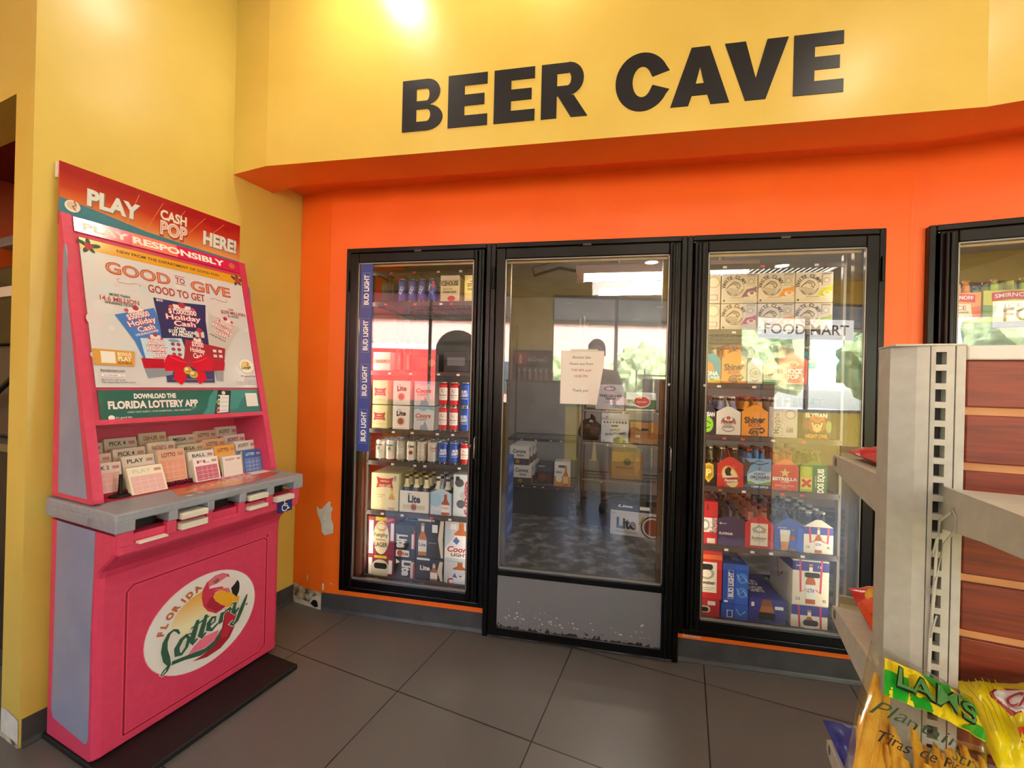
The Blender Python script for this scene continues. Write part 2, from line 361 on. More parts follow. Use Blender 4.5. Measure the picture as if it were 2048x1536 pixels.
# far room behind the opening at the left
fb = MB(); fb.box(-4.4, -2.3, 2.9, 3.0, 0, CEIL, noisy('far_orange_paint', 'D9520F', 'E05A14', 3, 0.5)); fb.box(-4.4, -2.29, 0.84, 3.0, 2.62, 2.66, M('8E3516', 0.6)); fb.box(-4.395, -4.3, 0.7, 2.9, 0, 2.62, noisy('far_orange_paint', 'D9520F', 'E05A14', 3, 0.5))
o = fb.build('wall_far', None, T2W(0, 0), -ANG); struct(o, 'orange wall and brown ceiling seen through the opening left of the yellow wall', 'wall')
fb = MB(); fb.box(-4.45, -4.4, -5.0, 3.0, 0, CEIL, YEL); o = fb.build('wall_outer', None, T2W(0, 0), -ANG); struct(o, 'yellow wall far left of the store', 'wall')

# front of the store behind the camera: yellow wall with windows
FY = -3.2
wins = [(-3.6, -0.74), (0.0, 2.3), (3.4, 5.9), (6.5, 7.8)]; WZ0, WZ1 = 0.95, 2.93
wf = MB(); x = -4.45
for a, b in wins:
    wf.box(x, a, FY - 0.14, FY, 0, CEIL, YEL); wf.box(a, b, FY - 0.14, FY, WZ1, CEIL, YEL); wf.box(a, b, FY - 0.14, FY, 0, WZ0, YEL); x = b
wf.box(x, 9.0, FY - 0.14, FY, 0, CEIL, YEL)
o = wf.build('wall_front', None, T2W(0, 0), -ANG); struct(o, 'yellow shop front wall mirrored in the cooler glass', 'wall')
wf = MB(); wf.box(8.9, 9.0, FY - .14, 2.4, 0, CEIL, YEL); o = wf.build('wall_right', None, T2W(0, 0), -ANG); struct(o, 'yellow wall at the right end of the store', 'wall')
WFR = M('6A6862', 0.4, 0.5)
for i, (a, b) in enumerate(wins):
    t = thing('window_%d' % (i + 1), '', '', T2W(0, 0), -ANG); struct(t, 'shop window number %d from the left in the front wall' % (i + 1), 'window')
    mb = MB(); n = max(2, round((b - a) / 1.15)); step = (b - a) / n
    for k in range(n + 1): mb.box(a + step * k - .025 * (k > 0) , a + step * k + .025 * (k < n), FY - .1, FY - .04, WZ0, WZ1, WFR)
    mb.box(a, b, FY - .1, FY - .04, WZ0, WZ0 + .05, WFR); mb.box(a, b, FY - .1, FY - .04, WZ1 - .05, WZ1, WFR); mb.build('window_frame', t)
    mb = MB(); mb.box(a + .01, b - .01, FY - .075, FY - .069, WZ0 + .04, WZ1 - .04, WINGLASS); mb.build('pane', t)

# outside: forecourt, overhang with fascia, brick-red building and trees, seen only as reflections
mb = MB(); mb.box(-20, 26, -30, FY - .14, -.12, -.05, noisy('forecourt_concrete', '9A968E', 'ABA79F', 2, 0.9)); o = mb.build('ground', None, T2W(0, 0), -ANG); struct(o, 'pale concrete forecourt outside the shop windows', 'ground')
mb = MB(); mb.box(-9, 14, -6.2, FY - .14, 2.95, 3.3, M('77777A', 0.5)); mb.box(-9, 14, -6.26, -6.2, 2.86, 3.5, M('F4F3EF', 0.5)); o = mb.build('roof_overhang', None, T2W(0, 0), -ANG); struct(o, 'grey overhang with white fascia outside the shop windows', 'roof')
mb = MB(); mb.box(-8, 7, -19, -14, -.05, 4.0, noisy('red_brick_wall', 'D09A8A', 'DCAA9A', 6, 0.8)); mb.box(-8.1, 7.1, -19, -13.9, 4.0, 4.3, WHITE)
for k in range(5): mb.box(-7 + k * 2.8, -5.4 + k * 2.8, -14.02, -13.98, .9, 2.3, M('3A4650', 0.2))
o = mb.build('brick_building', None, T2W(0, 0), -ANG); tag(o, 'low red building across the forecourt, seen mirrored in the glass', 'building')
LEAF = noisy('tree_leaves', '6E7E4A', 'A8B47C', 3, 0.7)
def tree(x, y, h, lab):
    t = thing('tree', lab, 'tree', T2W(x, y, -.05), 0, 'trees outside the shop windows'); mb = MB(); mb.tube([(0, 0, 0), (.05, 0, h * .3), (0, .05, h * .6)], [.13, .1, .06], M('5A4632', 0.9)); mb.build('trunk', t)
    bm = bmesh.new(); bmesh.ops.create_icosphere(bm, subdivisions=4, radius=1); rnd = random.Random(x)
    for v in bm.verts:
        v.co *= 1 + .25 * math.sin(7 * v.co.x + x) * math.sin(6 * v.co.y) * math.sin(5 * v.co.z + y) + rnd.uniform(-.09, .09); v.co = Vector((v.co.x * h * .36, v.co.y * h * .36, v.co.z * h * .36 + h * .62))
    bm.verts.index_update(); mb = MB(); mb.add([v.co for v in bm.verts], [[v.index for v in f.verts] for f in bm.faces], LEAF); bm.free(); mb.build('crown', t)
for k, (x, y, h) in enumerate([(-6.5, -11, 3.4), (-2.2, -12.0, 2.6), (1.6, -12, 2.5), (4.6, -12.0, 3.0), (10.0, -13, 4.6), (14.5, -12, 4.4)]):
    tree(x, y, h, ['leafy tree at the left end outside the windows', 'small round tree in front of the red building, left', 'small round tree in front of the red building, middle', 'leafy tree at the right end of the red building', 'tall leafy tree right of the red building', 'leafy tree farthest to the right outside'][k])
mb = MB(); mb.box(-5.6, -2.3, -8.8, -8.3, 0.3, 2.3, M('D23A34', 0.4)); mb.box(-5.6, -2.3, -8.8, -8.3, 2.3, 2.45, WHITE); mb.prism([(-2.3, .3), (-1.4, .3), (-1.5, 1.1), (-2.0, 2.0), (-2.3, 2.2)], 'y', -8.8, -8.3, M('D23A34', .4))
for x in (-5.1, -1.9): mb.prism([(x + .4 * math.cos(a * .3927), .33 + .4 * math.sin(a * .3927)) for a in range(16)], 'y', -8.85, -8.25, BLKM)
o = mb.build('red_van', None, T2W(0, 0), -ANG); tag(o, 'red van parked outside, mirrored in the left cooler door', 'van')
# FOOD MART on the sign band outside (reads right from outside, so right in the mirror of the glass)
mb = MB(); mb.box(4.85, 7.0, -5.05, -5.0, 2.5, 2.95, emit('sun_glow_sign_panel', 'FFFDF8', 5.0))  # panel glows in place of sunlight shining through the band
P = Print(mb, lambda u, v, o: (4.85 + u, -5.05 - o, 2.5 + v), 2.15, .45)
P2 = Print(mb, lambda u, v, o: (4.85 + u, -5.0 + o, 2.5 + v), 2.15, .45)
for q in (P, P2): q.text('FOOD MART', .5, .5, .52, M('1E1E20', .5), w=.9, bold=.012)
o = mb.build('food_mart_sign', None, T2W(0, 0), -ANG); tag(o, 'white FOOD MART sign band outside, mirrored in the cooler door', 'sign')
mb = MB(); mb.box(5.0, 5.04, -5.04, -5.01, 2.95, 2.96, WFR); mb.box(6.8, 6.84, -5.04, -5.01, 2.95, 2.96, WFR); bpy_o = mb.build('hanger', o); 

# round ceiling lights
LT = [(-1.014, -0.713), (-0.22, -0.46), (1.575, -1.687), (0.93, -4.9), (-1.3, -2.6), (0.6, -2.9), (2.9, -3.2), (3.4, -1.2), (-2.6, -3.9), (3.0, -5.3), (-.5, -3.9), (1.2, -3.9), (-1.6, -3.9), (2.2, -4.1)]  # last four are added to brighten the inside of the front wall
for k, (x, y) in enumerate(LT):
    t = thing('ceiling_light', 'round recessed ceiling light, number %d counted from the soffit, last four added fill' % (k + 1), 'ceiling light', (x, y, CEIL), 0, 'recessed ceiling lights')
    mb = MB(); mb.lathe([(.10, -.002), (.135, -.002), (.135, -.012), (.10, -.012), (.10, -.002)], WHITE, n=24, cap=False); mb.build('trim_ring', t)
    mb = MB(); mb.lathe([(.0, -.005), (.10, -.005)], emit('lamp_lens', 'FFF2DC', LAMP), n=24, cap=False); mb.build('lens', t)
# ------------------------------------------------------------------ cooler doors
LED = emit('door_light_strip', 'FFF0D6', STRIP)
def cooler_door(n, label, x0, x1, z0, z1, g, thick_side, walk=False, origin=(0, 0, 0), rot=0.0, decals=None):
    """frame x0..x1, z0..z1; g = glass rectangle; thick_side: -1 / 1 side of the grip stile"""
    t = thing('door_%d' % n, None, None, origin, rot); struct(t, label, 'door')
    gx0, gx1, gz0, gz1 = g; F = .026
    mb = MB()   # outer frame, mitred
    zb = z0 if not walk else 0.0
    for a, b, c, d in ((x0, x0 + F, zb, z1), (x1 - F, x1, zb, z1)): mb.rbox(a + .0006, b - .0006, -.032, .075, c, d, BLK, .004)
    mb.rbox(x0 + F, x1 - F, -.032, .075, z1 - F, z1, BLK, .004)
    if not walk: mb.rbox(x0 + F, x1 - F, -.032, .075, z0, z0 + F, BLK, .004)
    mb.box(x0 + F, gx0 - .03, .012, .03, zb + .0, z1 - F, BLKM); mb.box(gx1 + .03, x1 - F, .012, .03, zb, z1 - F, BLKM); mb.box(x0 + F, x1 - F, .012, .03, gz1 + .03, z1 - F, BLKM)
    if not walk: mb.box(x0 + F, x1 - F, .012, .03, z0 + F, gz0 - .03, BLKM)
    mb.build('outer_frame', t)
    lx0, lx1, lz0, lz1 = x0 + F + .006, x1 - F - .006, (z0 + F + .004 if not walk else .02), z1 - F - .006
    mb = MB(); Y0, Y1 = -.046, .004
    mb.rbox(lx0, gx0, Y0, Y1, lz0, lz1, BLK, .006); mb.rbox(gx1, lx1, Y0, Y1, lz0, lz1, BLK, .006)
    mb.rbox(gx0, gx1, Y0, Y1, gz1, lz1, BLK, .006)
    if walk:
        mb.rbox(gx0, gx1, Y0, Y1, .333, gz0, BLK, .006); mb.rbox(gx0, gx1, Y0, Y1, lz0, .068, BLK, .006)
    else: mb.rbox(gx0, gx1, Y0, Y1, lz0, gz0, BLK, .006)
    a, b = (gx1, lx1) if thick_side > 0 else (lx0, gx0)
    mb.rbox(a + .012, a + .024, -.066, -.04, lz0 + .01, lz1 - .01, BLK, .005); mb.rbox(b - .03, b - .012, -.058, -.04, lz0 + .01, lz1 - .01, BLK, .005)
    mb.build('door_leaf', t)
    mb = MB(); gm = M('8C8A85', 0.35, 0.5); e = .005
    for q in ((gx0, gx0 + e, gz0, gz1), (gx1 - e, gx1, gz0, gz1), (gx0, gx1, gz0, gz0 + .008), (gx0, gx1, gz1 - e, gz1)): mb.box(q[0], q[1], -.043, -.03, q[2], q[3], gm)
    tn = M('B79A62', 0.35, 0.5); mb.box(gx0 + e, gx1 - e, -.02, -.012, gz1 - .016, gz1 - .006, tn)
    for q in ((gx0 - .004, gx0 + .022), (gx1 - .022, gx1 + .004)): mb.box(q[0], q[1], .006, .03, gz0, gz1, M('6B5A38', .4, .4))
    mb.build('gasket', t)
    mb = MB(); mb.box(gx0 + e, gx1 - e, -.040, -.034, gz0 + .008, gz1 - e, GLASS); mb.build('glass', t)
    s = 1 if thick_side > 0 else -1
    mb = MB(); hx = (x0 + .018) if s > 0 else (x1 - .018)
    mb.tube([(hx, -.042, z1 - .24), (hx, -.042, z1 - .13)], .008, BLK, 10); mb.build('hinge', t)
    mb = MB(); lx = (gx1 + .008) if s > 0 else (gx0 - .008)
    mb.tube([(lx, -.05, 1.0 if n == 1 else 1.345), (lx, -.062, 1.0 if n == 1 else 1.345)], .0065, STEEL, 14); mb.build('lock', t)
    if n in (1, 2):
        mb = MB(); px = (b - .02) if n == 1 else (b + .012 - .045); mb.tube([(px, -.06, .93), (px, -.085, .94), (px, -.085, 1.04), (px, -.06, 1.05)], .004, STEEL, 8); mb.build('door_pull', t)
    mb = MB(); mb.rbox((x0 + x1) / 2 - .012, (x0 + x1) / 2 + .03, -.036, -.03, z1 - .034, z1 - .02, M('4A4A4C', .4, .6), .002); mb.box(x0 + .03, x0 + .05, -.034, -.031, z1 - .037, z1 - .033, ALU); mb.build('stop_clip', t)
    for sx, sg in ((gx0 - .02, 1), (gx1 + .02, -1)):
        if walk: break
        mb = MB(); mb.box(sx - .008, sx + .008, .045, .065, z0 + .08, z1 - .08, M('8A8880', .4)); mb.box(sx - .007, sx + .007, .065, .069, z0 + .1, z1 - .1, LED)
        q = (sx + sg * .008); mb.box(min(q, q + sg * .003), max(q, q + sg * .003), .046, .064, z0 + .1, z1 - .1, LED); mb.build('light_strip', t)
    return t
d1 = cooler_door(1, 'left glass cooler door with a blue strip along its edge', -1.363, -.527, .144, ZT, (-1.279, -.615, .223, 1.98), 1)
d2 = cooler_door(2, 'middle glass walk-in door with a grey kick panel and a paper notice', -.527, .449, .144, ZT, (-.446, .366, .369, 1.976), 1, walk=True)
d3 = cooler_door(3, 'glass cooler door right of the walk-in door, full of six-packs', .449, 1.286, .144, ZT, (.541, 1.203, .228, 1.98), -1)
d4 = cooler_door(4, 'far right glass cooler door on the angled wall behind the white shelving', 0, .84, .144, ZT, (.092, .757, .225, 1.98), -1, origin=(D4a[0], D4a[1], 0), rot=-ANG)
# kick panel of the walk-in door: steel, chipped and rusted at the bottom
def kick_mat():
    m = noisy('kick_panel_steel', '7C7D7F', '85868A', 300, 0.42, 0.0); t = m.node_tree; b = t.nodes['Principled BSDF']; b.inputs['Metallic'].default_value = 0.35
    tc = t.nodes.new('ShaderNodeTexCoord'); sp = t.nodes.new('ShaderNodeSeparateXYZ'); n = t.nodes.new('ShaderNodeTexNoise'); n.inputs['Scale'].default_value = 55; n.inputs['Detail'].default_value = 6
    t.links.new(tc.outputs['Object'], sp.inputs[0]); t.links.new(tc.outputs['Object'], n.inputs['Vector'])
    mr = t.nodes.new('ShaderNodeMapRange'); mr.inputs[1].default_value = .068; mr.inputs[2].default_value = .125; mr.inputs[3].default_value = .56; mr.inputs[4].default_value = .0
    t.links.new(sp.outputs['Z'], mr.inputs[0])
    lt = t.nodes.new('ShaderNodeMath'); lt.operation = 'LESS_THAN'; t.links.new(n.outputs[0], lt.inputs[0]); t.links.new(mr.outputs[0], lt.inputs[1])
    old = b.inputs['Base Color'].links[0].from_socket; mx = t.nodes.new('ShaderNodeMix'); mx.data_type = 'RGBA'; mx.inputs['B'].default_value = lin('3A2416')
    t.links.new(lt.outputs[0], mx.inputs[0]); t.links.new(old, mx.inputs['A']); t.links.new(mx.outputs['Result'], b.inputs['Base Color']); return m
mb = MB(); mb.box(-.446, .366, -.044, -.03, .066, .334, kick_mat())
rnd = random.Random(4)
for k in range(70):   # scuffed white flecks
    x = rnd.gauss(-.25, .13) if k < 50 else rnd.uniform(-.1, .33); z = .1 + abs(rnd.gauss(.02, .035)); r = rnd.uniform(.001, .004)
    if -.43 < x < .35: mb.face([(x - r * 1.6, -.0443, z - r * .5), (x + r, -.0443, z - r), (x + r * 1.5, -.0443, z + r * .6), (x - r, -.0443, z + r)], M('D8D4CC', .6))
mb.build('kick_panel', d2)

# blue strip on the left glass
mb = MB(); mb.box(-1.266, -1.193, -.0425, -.0405, .935, 1.975, M('2B4796', .35)); P = Print(mb, front(.073, 1.04, -.0425, -1.266, .935), .073, 1.04)
for k in range(4):
    cy = .133 + .2425 * k; P.frame(.2, cy - .091, .82, cy + .091, .02, '8FA4D4'); P.text('BUD LIGHT', .51, cy, .028, 'F4F6FA', bold=.04, rot=math.pi / 2, w=2.28)
o = mb.build('blue_strip'); tag(o, 'long blue vertical sticker with white lettering on the left cooler glass', 'sticker')
# paper notice, taped, curling at the lower right
mb = MB(); PAP = M('F1ECE6', .8); N = 10
def pap(u, v, o=0):
    x = -.146 + u; z = 1.236 + v; cu = max(0, (u - .13) / .08) * max(0, 1 - v / .2); return (x - .03 * cu, -.0425 - .035 * cu ** 1.5 - o - .004 * max(0, (.06 - u) / .06), z)
pw, ph = .212, .268
for i in range(N):
    for j in range(N):
        q = [(i, j), (i + 1, j), (i + 1, j + 1), (i, j + 1)]; mb.face([pap(a / N * pw, b / N * ph) for a, b in q], PAP, True); mb.face([pap(a / N * pw, b / N * ph, -.0004) for a, b in q][::-1], PAP, True)
P = Print(mb, pap, pw, ph)
for s, y, c in (('Alcohol Sale', .88, '3A3A3C'), ('Hours are from', .76, '3A3A3C'), ('7:00 AM until', .64, 'B0404A'), ('10:00 PM', .525, 'B0404A'), ('Thank you!', .26, '3A3A3C')): P.text(s, .48, y, .05, c, bold=.0)
P.rect(.22, .985, .86, 1.03, M('DAD6CE', .3))
o = mb.build('paper_notice'); tag(o, 'white paper notice with alcohol sale hours taped to the walk-in door glass', 'notice')

# ------------------------------------------------------------------ walk-in cooler shell
CW = noisy('cooler_wall_panel', '939290', 'A09F9C', 4, 0.5, 0.15, bscale=180)
mb = MB(); mb.box(-2.2, 3.3, 3.2, 3.3, 0, 2.5, CW); o = mb.build('wall_cooler_back'); struct(o, 'grey back wall inside the walk-in cooler', 'wall')
mb = MB(); mb.box(-2.3, -2.2, .35, 3.3, 0, 2.5, CW); o = mb.build('wall_cooler_left'); struct(o, 'grey left wall inside the walk-in cooler', 'wall')
mb = MB(); mb.box(3.3, 3.4, -.9, 3.3, 0, 2.5, CW); o = mb.build('wall_cooler_right'); struct(o, 'grey right wall inside the walk-in cooler', 'wall')
mb = MB(); mb.prism([(-2.2, .33), (-1.7, .17), (-1.46, .1), (1.44, .1), (3.3, -.3), (3.3, 3.2), (-2.2, 3.2)], 'z', 2.46, 2.5, noisy('cooler_ceiling_panel', '8E887C', '9A9488', 4, 0.6)); o = mb.build('ceiling_cooler'); struct(o, 'beige ceiling inside the walk-in cooler', 'ceiling')
mb = MB(); mb.prism([(-2.2, .33), (-1.7, .17), (-1.46, .1), (-.5, .08), (-.5, -.02), (.43, -.02), (.43, .08), (1.44, .1), (3.3, -.3), (3.3, 3.2), (-2.2, 3.2)], 'z', .001, .006, noisy('wet_cooler_floor', '343433', '7C7B78', 9, 0.4, 0.2, detail=10, lo=.46, hi=.68)); o = mb.build('floor_cooler'); struct(o, 'dark wet stained concrete floor inside the walk-in cooler', 'floor')
# tube light
for TY, TX, TL in ((1.0, .5, 'nearer'), (1.5, .62, 'farther')):
    t = thing('tube_light', 'fluorescent tube light under the walk-in cooler ceiling, the %s of the two' % TL, 'ceiling light', (TX, TY, 2.07), 0, 'tube lights in the walk-in cooler')
    mb = MB(); mb.prism([(-.04, .09), (.04, .09), (.075, .14), (.04, .16), (-.04, .16), (-.075, .14)], 'x', -.62, .62, M('D8D8DA', .4)); mb.build('housing', t)
    mb = MB(); mb.tube([(-.56, 0, .06), (.56, 0, .06)], .02, emit('tube_lamp', 'FFF4E4', TUBE), 12); u = mb.build('tube', t)
    for sx in (-1, 1): mb = MB(); mb.rbox(sx * .59 - .03, sx * .59 + .03, -.035, .035, .035, .095, M('C8C8C8', .4), .008); mb.build('socket', t)
    for sx in (-.4, .4): mb = MB(); mb.tube([(sx, 0, .15), (sx, 0, .39)], .008, ALU, 8); mb.build('hanger_rod', t)
    if TY == 1.0: mb = MB(); mb.tube([(-.62, 0, .12), (-.75, .05, .16), (-.95, .1, .12), (-.98, .2, .2), (-.8, .3, .28), (-.2, .3, .37)], .012, M('5A4636', .6), 8); mb.build('cable', t)

# ------------------------------------------------------------------ racks behind the doors
RAIL = noisy('shelf_rail', '3A2F2A', '4A3C34', 20, 0.35)
def rack(name, label, x0, x1, y0, depth, zs, loc=(0, 0, 0), rot=0.0, tags=None, rail=RAIL, railh=.024):
    t = thing(name, label, 'shelf rack', loc, rot); rnd = random.Random(int(x0 * 100) + 5)
    for x in (x0 - .008, x1 + .008):
        for y in (y0 + .03, y0 + depth - .03): mb = MB(); mb.rbox(x - .008, x + .008, y - .012, y + .012, .007, 2.0, M('6E6A62', .35, .6), .003); mb.build('post', t)
    for z in zs:
        mb = MB(); mb.rbox(x0, x1, y0, y0 + .012, z - railh, z + .002, rail, .002); mb.box(x0, x1, y0 + depth - .01, y0 + depth, z - .014, z, WIRE); mb.box(x0, x0 + .008, y0, y0 + depth, z - .014, z, WIRE); mb.box(x1 - .008, x1, y0, y0 + depth, z - .014, z, WIRE)
        n = int((x1 - x0) / .026)
        for k in range(1, n): x = x0 + (x1 - x0) * k / n; mb.box(x - .0018, x + .0018, y0 + .012, y0 + depth - .01, z - .005, z - .001, WIRE)
        for yy in (.33, .66): mb.box(x0, x1, y0 + depth * yy - .003, y0 + depth * yy + .003, z - .011, z - .005, WIRE)
        for k in range(4): x = x0 + .06 + (x1 - x0 - .12) * (k + rnd.uniform(.1, .8)) / 4; mb.box(x - .009, x + .009, y0 - .002, y0, z - .019, z - .008, M(rnd.choice(['F2F2EE', 'F2F2EE', 'E04A44']), .5))
        mb.build('shelf', t)
    return t
ZL = [.178, .562, .856, 1.044, 1.386, 1.79]; ZR = [.166, .534, .832, 1.094, 1.357, 1.63]
rack('shelf_rack', 'shelf rack of cans and cartons behind the left cooler door', -1.285, -.6, .105, .62, ZL + [1.975])
rack('shelf_rack', 'shelf rack of six-packs in the right cooler', .55, 1.2, .105, .62, ZR + [1.96])
rack('shelf_rack', 'shelf rack behind the far right cooler door', .1, .75, .105, .5, [.166, .534, .832, 1.094, 1.357, 1.655], (D4a[0], D4a[1], 0), -ANG)
# ------------------------------------------------------------------ cartons, cans and six-packs
K = '1C1C1E'; RED = 'C8202C'; CREAM = 'E9DCA8'; WHT = 'F3F0E8'; BLU = '1F4FAE'; NAVY = '22286E'; GOLD = 'C79A3A'; AMB = 'B5651D'
def bottle_pic(p, cx, y0, y1, w, lab, body=AMB, neck=None, text=None, tcol='FFFFFF'):
    h = y1 - y0
    p.poly([(cx - w / 2, y0), (cx + w / 2, y0), (cx + w / 2, y0 + h * .55), (cx + w * .2, y0 + h * .72), (cx + w * .17, y1), (cx - w * .17, y1), (cx - w * .2, y0 + h * .72), (cx - w / 2, y0 + h * .55)], body)
    p.rect(cx - w * .2, y1 - h * .04, cx + w * .2, y1, GOLD)
    if neck: p.rect(cx - w * .18, y0 + h * .74, cx + w * .18, y0 + h * .92, neck)
    p.rect(cx - w / 2, y0 + h * .12, cx + w / 2, y0 + h * .48, lab)
    if text: p.text(text, cx, y0 + h * .34, h * .1, tcol, w=w * .8, bold=.02)
def bowtie(p, cx, cy, w, h, col='BE2A2A'):
    p.poly([(cx - w / 2, cy + h * .5), (cx - w * .2, cy + h * .36), (cx + w * .2, cy + h * .36), (cx + w / 2, cy + h * .5), (cx + w * .42, cy), (cx + w / 2, cy - h * .5), (cx + w * .2, cy - h * .4), (cx - w * .2, cy - h * .4), (cx - w / 2, cy - h * .5), (cx - w * .42, cy)], col)
def d_highlife(p):
    bowtie(p, .5, .52, .8, .36); p.text('Miller', .5, .56, .06, CREAM, w=.36, shear=.3); p.text('HIGH LIFE', .5, .45, .04, CREAM, w=.5); p.rect(.1, .27, .9, .275, GOLD); p.text('The Champagne of Beers', .5, .2, .035, 'B08A40', w=.8)
def d_highlife_big(p):
    bowtie(p, .5, .75, .62, .3); p.text('Miller', .5, .79, .06, CREAM, w=.34, shear=.3); p.text('HIGH LIFE', .5, .67, .06, CREAM, w=.42, bold=.03); p.text('The Champagne', .34, .42, .03, 'B08A40', w=.36); p.text('of Beers', .34, .36, .03, 'B08A40', w=.22)
    bottle_pic(p, .76, .02, .6, .22, CREAM, 'D59A1A', 'E8C24A'); p.rect(.82, .8, .94, .95, WHT); [p.rect(.83 + i * .02, .81, .84 + i * .02, .94, K) for i in range(5)]
def seal(p, cx, cy, r):
    p.ell(cx, cy, r, m='C9A45A'); p.ell(cx, cy, r * .9, m='F0EBDD'); p.ell(cx, cy, r * .78, m='A8512E'); p.ell(cx, cy, r * .5, m='8E3E22')
def d_lite(p):
    p.text('Miller', .42, .84, .035, K, w=.2, shear=.3); p.text('Lite', .52, .69, .2, K, w=.56, bold=.045); p.stroke([(.25, .575), (.3, .555), (.36, .575)], .004, K); seal(p, .5, .34, .24); p.text('A FINE PILSNER BEER', .5, .06, .03, GOLD, w=.6)
def d_lite_case(p):
    p.rect(0, .97, 1, 1, K); p.text('Lite', .33, .5, .42, K, w=.4, bold=.045); p.text('GREAT TASTE LESS FILLING', .33, .14, .05, K, w=.44); p.ell(.86, .42, .24, m='2A2320'); p.ell(.86, .42, .21, m='E8E2D4'); p.ell(.86, .42, .175, m='8E3A26')
    for k in range(5): p.stroke([(.58 + .015 * k, .5 + .06 * k), (.66 + .01 * k, .62 + .05 * k)], .006, GOLD)
    p.text('12 OZ', .06, .86, .06, '777777', w=.08)
def d_lite12(p):
    p.text('Miller', .34, .88, .07, K, w=.12, shear=.3); p.text('Lite', .5, .65, .34, K, w=.42, bold=.045); p.rect(.12, .16, .36, .36, 'D8C890'); p.rect(.62, .16, .86, .36, 'D8C890'); seal(p, .49, .26, .13)
def d_coors(p):
    p.poly([(0, .98), (1, .98), (1, .82), (.7, .9), (.5, .8), (.2, .9), (0, .84)], '7FB2D6'); p.poly([(.3, .02), (.44, .36), (.5, .28), (.58, .4), (.76, .02)], '8FA6BC'); p.poly([(.44, .36), (.5, .28), (.47, .2), (.4, .25)], WHT)
    p.text('Coors', .48, .62, .17, 'C01F2E', w=.78, bold=.03, shear=.25); p.text('LIGHT', .42, .46, .1, '4A4E56', w=.5, bold=.02, sp=1.2)
def d_coors_tall(p):
    p.poly([(0, 0), (1, 0), (1, .6), (.6, .9), (.2, .75), (0, .85)], 'BFD4E0'); p.rect(.2, .06, .94, .96, 'CFD8DA'); bottle_pic(p, .6, .35, .98, .5, WHT, 'C46A22')
    p.poly([(.05, .36), (.3, .55), (.42, .62), (.55, .52), (.7, .6), (1, .4), (1, .3), (.05, .3)], 'E9EEF2'); p.poly([(.42, .62), (.3, .5), (.45, .42), (.55, .52)], '4A6FA8')
    p.rect(.02, .08, .98, .32, WHT); p.text('Coors', .52, .31, .14, 'C01F2E', w=.82, bold=.03, shear=.25); p.text('LIGHT', .55, .17, .08, '3E424A', w=.6, bold=.03); p.rect(.2, .8, .42, .93, WHT)
def d_coors_six(p):
    p.poly([(0, .95), (.3, 1), (.5, .9), (.5, .5), (0, .2)], '9CC4DE'); p.poly([(0, 0), (1, 0), (1, .4), (.5, .5), (.3, .36), (0, .46)], 'C9D8E2'); bottle_pic(p, .72, .02, .98, .38, WHT, 'A8481E', None, 'Coors', 'C01F2E'); p.text('Coors', .3, .3, .14, WHT, w=.4, shear=.25)
def d_coors_pack(p):
    for a, b, c in ((.3, .8, '4A4E54'), (.55, .5, 'AEB8C0'), (.4, .3, '5A6068'), (.75, .65, '8E98A2'), (.7, .18, 'C0C8CE')): p.ell(a, b, .22, .1, c)
    p.rect(.12, .86, .3, .95, K); p.text('Coors', .78, .45, .2, 'C01F2E', rot=-math.pi / 2, w=1.6, shear=.2, bold=.02)
def d_bud(p):
    p.rect(0, .2, 1, .8, WHT, 6); p.text('Budweiser', .5, .45, .09, '8C1C24', w=.82, shear=.25); p.ell(.5, .66, .2, .09, 'B9B2A4'); p.poly([(.5, .58), (.85, .64), (.85, .58), (.6, .53)], RED); p.text('KING OF BEERS', .5, .32, .03, K, w=.6)
def d_budlight(p):
    p.rect(.1, .3, .9, .72, '2C5CC0', 6); p.text('BUD', .5, .62, .13, WHT, w=.62, bold=.05); p.text('LIGHT', .5, .46, .13, WHT, w=.78, bold=.05); p.rect(.1, .28, .9, .3, WHT, 6)
def d_busch(p): p.rect(-.3, .0, .05, 1, 'E4D9B4', 3); p.text('Busch', .5, .5, .26, 'D8DCEC', rot=1.2, w=.9, bold=.03, shear=.2)
def d_natty(p): p.rect(.7, .62, .92, .95, RED, 2); p.text('NATTY', .5, .5, .3, WHT, rot=1.35, w=1.4, bold=.04)
def d_modelo(p): p.text('Modelo', .5, .76, .12, K, w=.8, bold=.03); p.ell(.5, .57, .16, m=K); p.ell(.5, .57, .09, m=GOLD); p.rect(.15, .44, .85, .46, K, 5); p.text('ORO', .5, .36, .05, '7A6A4A', w=.4)
def d_plaincan(p): p.rect(.2, .3, .8, .62, 'D8D6CC', 5); [p.rect(.25, .34 + .05 * k, .75, .355 + .05 * k, '9A988E', 4) for k in range(5)]
def d_lite_can(p): p.text('Lite', .5, .76, .15, K, w=.62, bold=.045); seal(p, .5, .4, .26)
def d_coors_can(p): p.text('Coors', .55, .72, .16, 'C01F2E', w=.9, shear=.25, bold=.03); p.text('LIGHT', .55, .55, .08, '4A4E56', w=.5)
def d_icehouse(p):
    p.rect(0, .82, 1, 1, 'D9CFB0'); p.text('ICEHOUSE', .5, .7, .17, K, w=.92, bold=.04); p.rect(0, .8, 1, .815, 'A02A22'); p.text('SMOOTH AND', .4, .48, .05, K, w=.5); p.text('GOLDEN TASTE', .48, .37, .07, K, w=.72, bold=.03); p.ell(.6, .12, .2, .1, RED)
def d_steel(p): p.poly([(0, .3), (0, .75), (.3, .86), (.7, .86), (1, .75), (1, .3)], 'E4D98A'); p.text('STEEL', .62, .62, .13, '2E2A18', w=.8, bold=.03); p.text('RESERVE', .62, .46, .08, '2E2A18', w=.76, bold=.02); p.text('AMERICAN', .62, .76, .05, '2E2A18', w=.5)
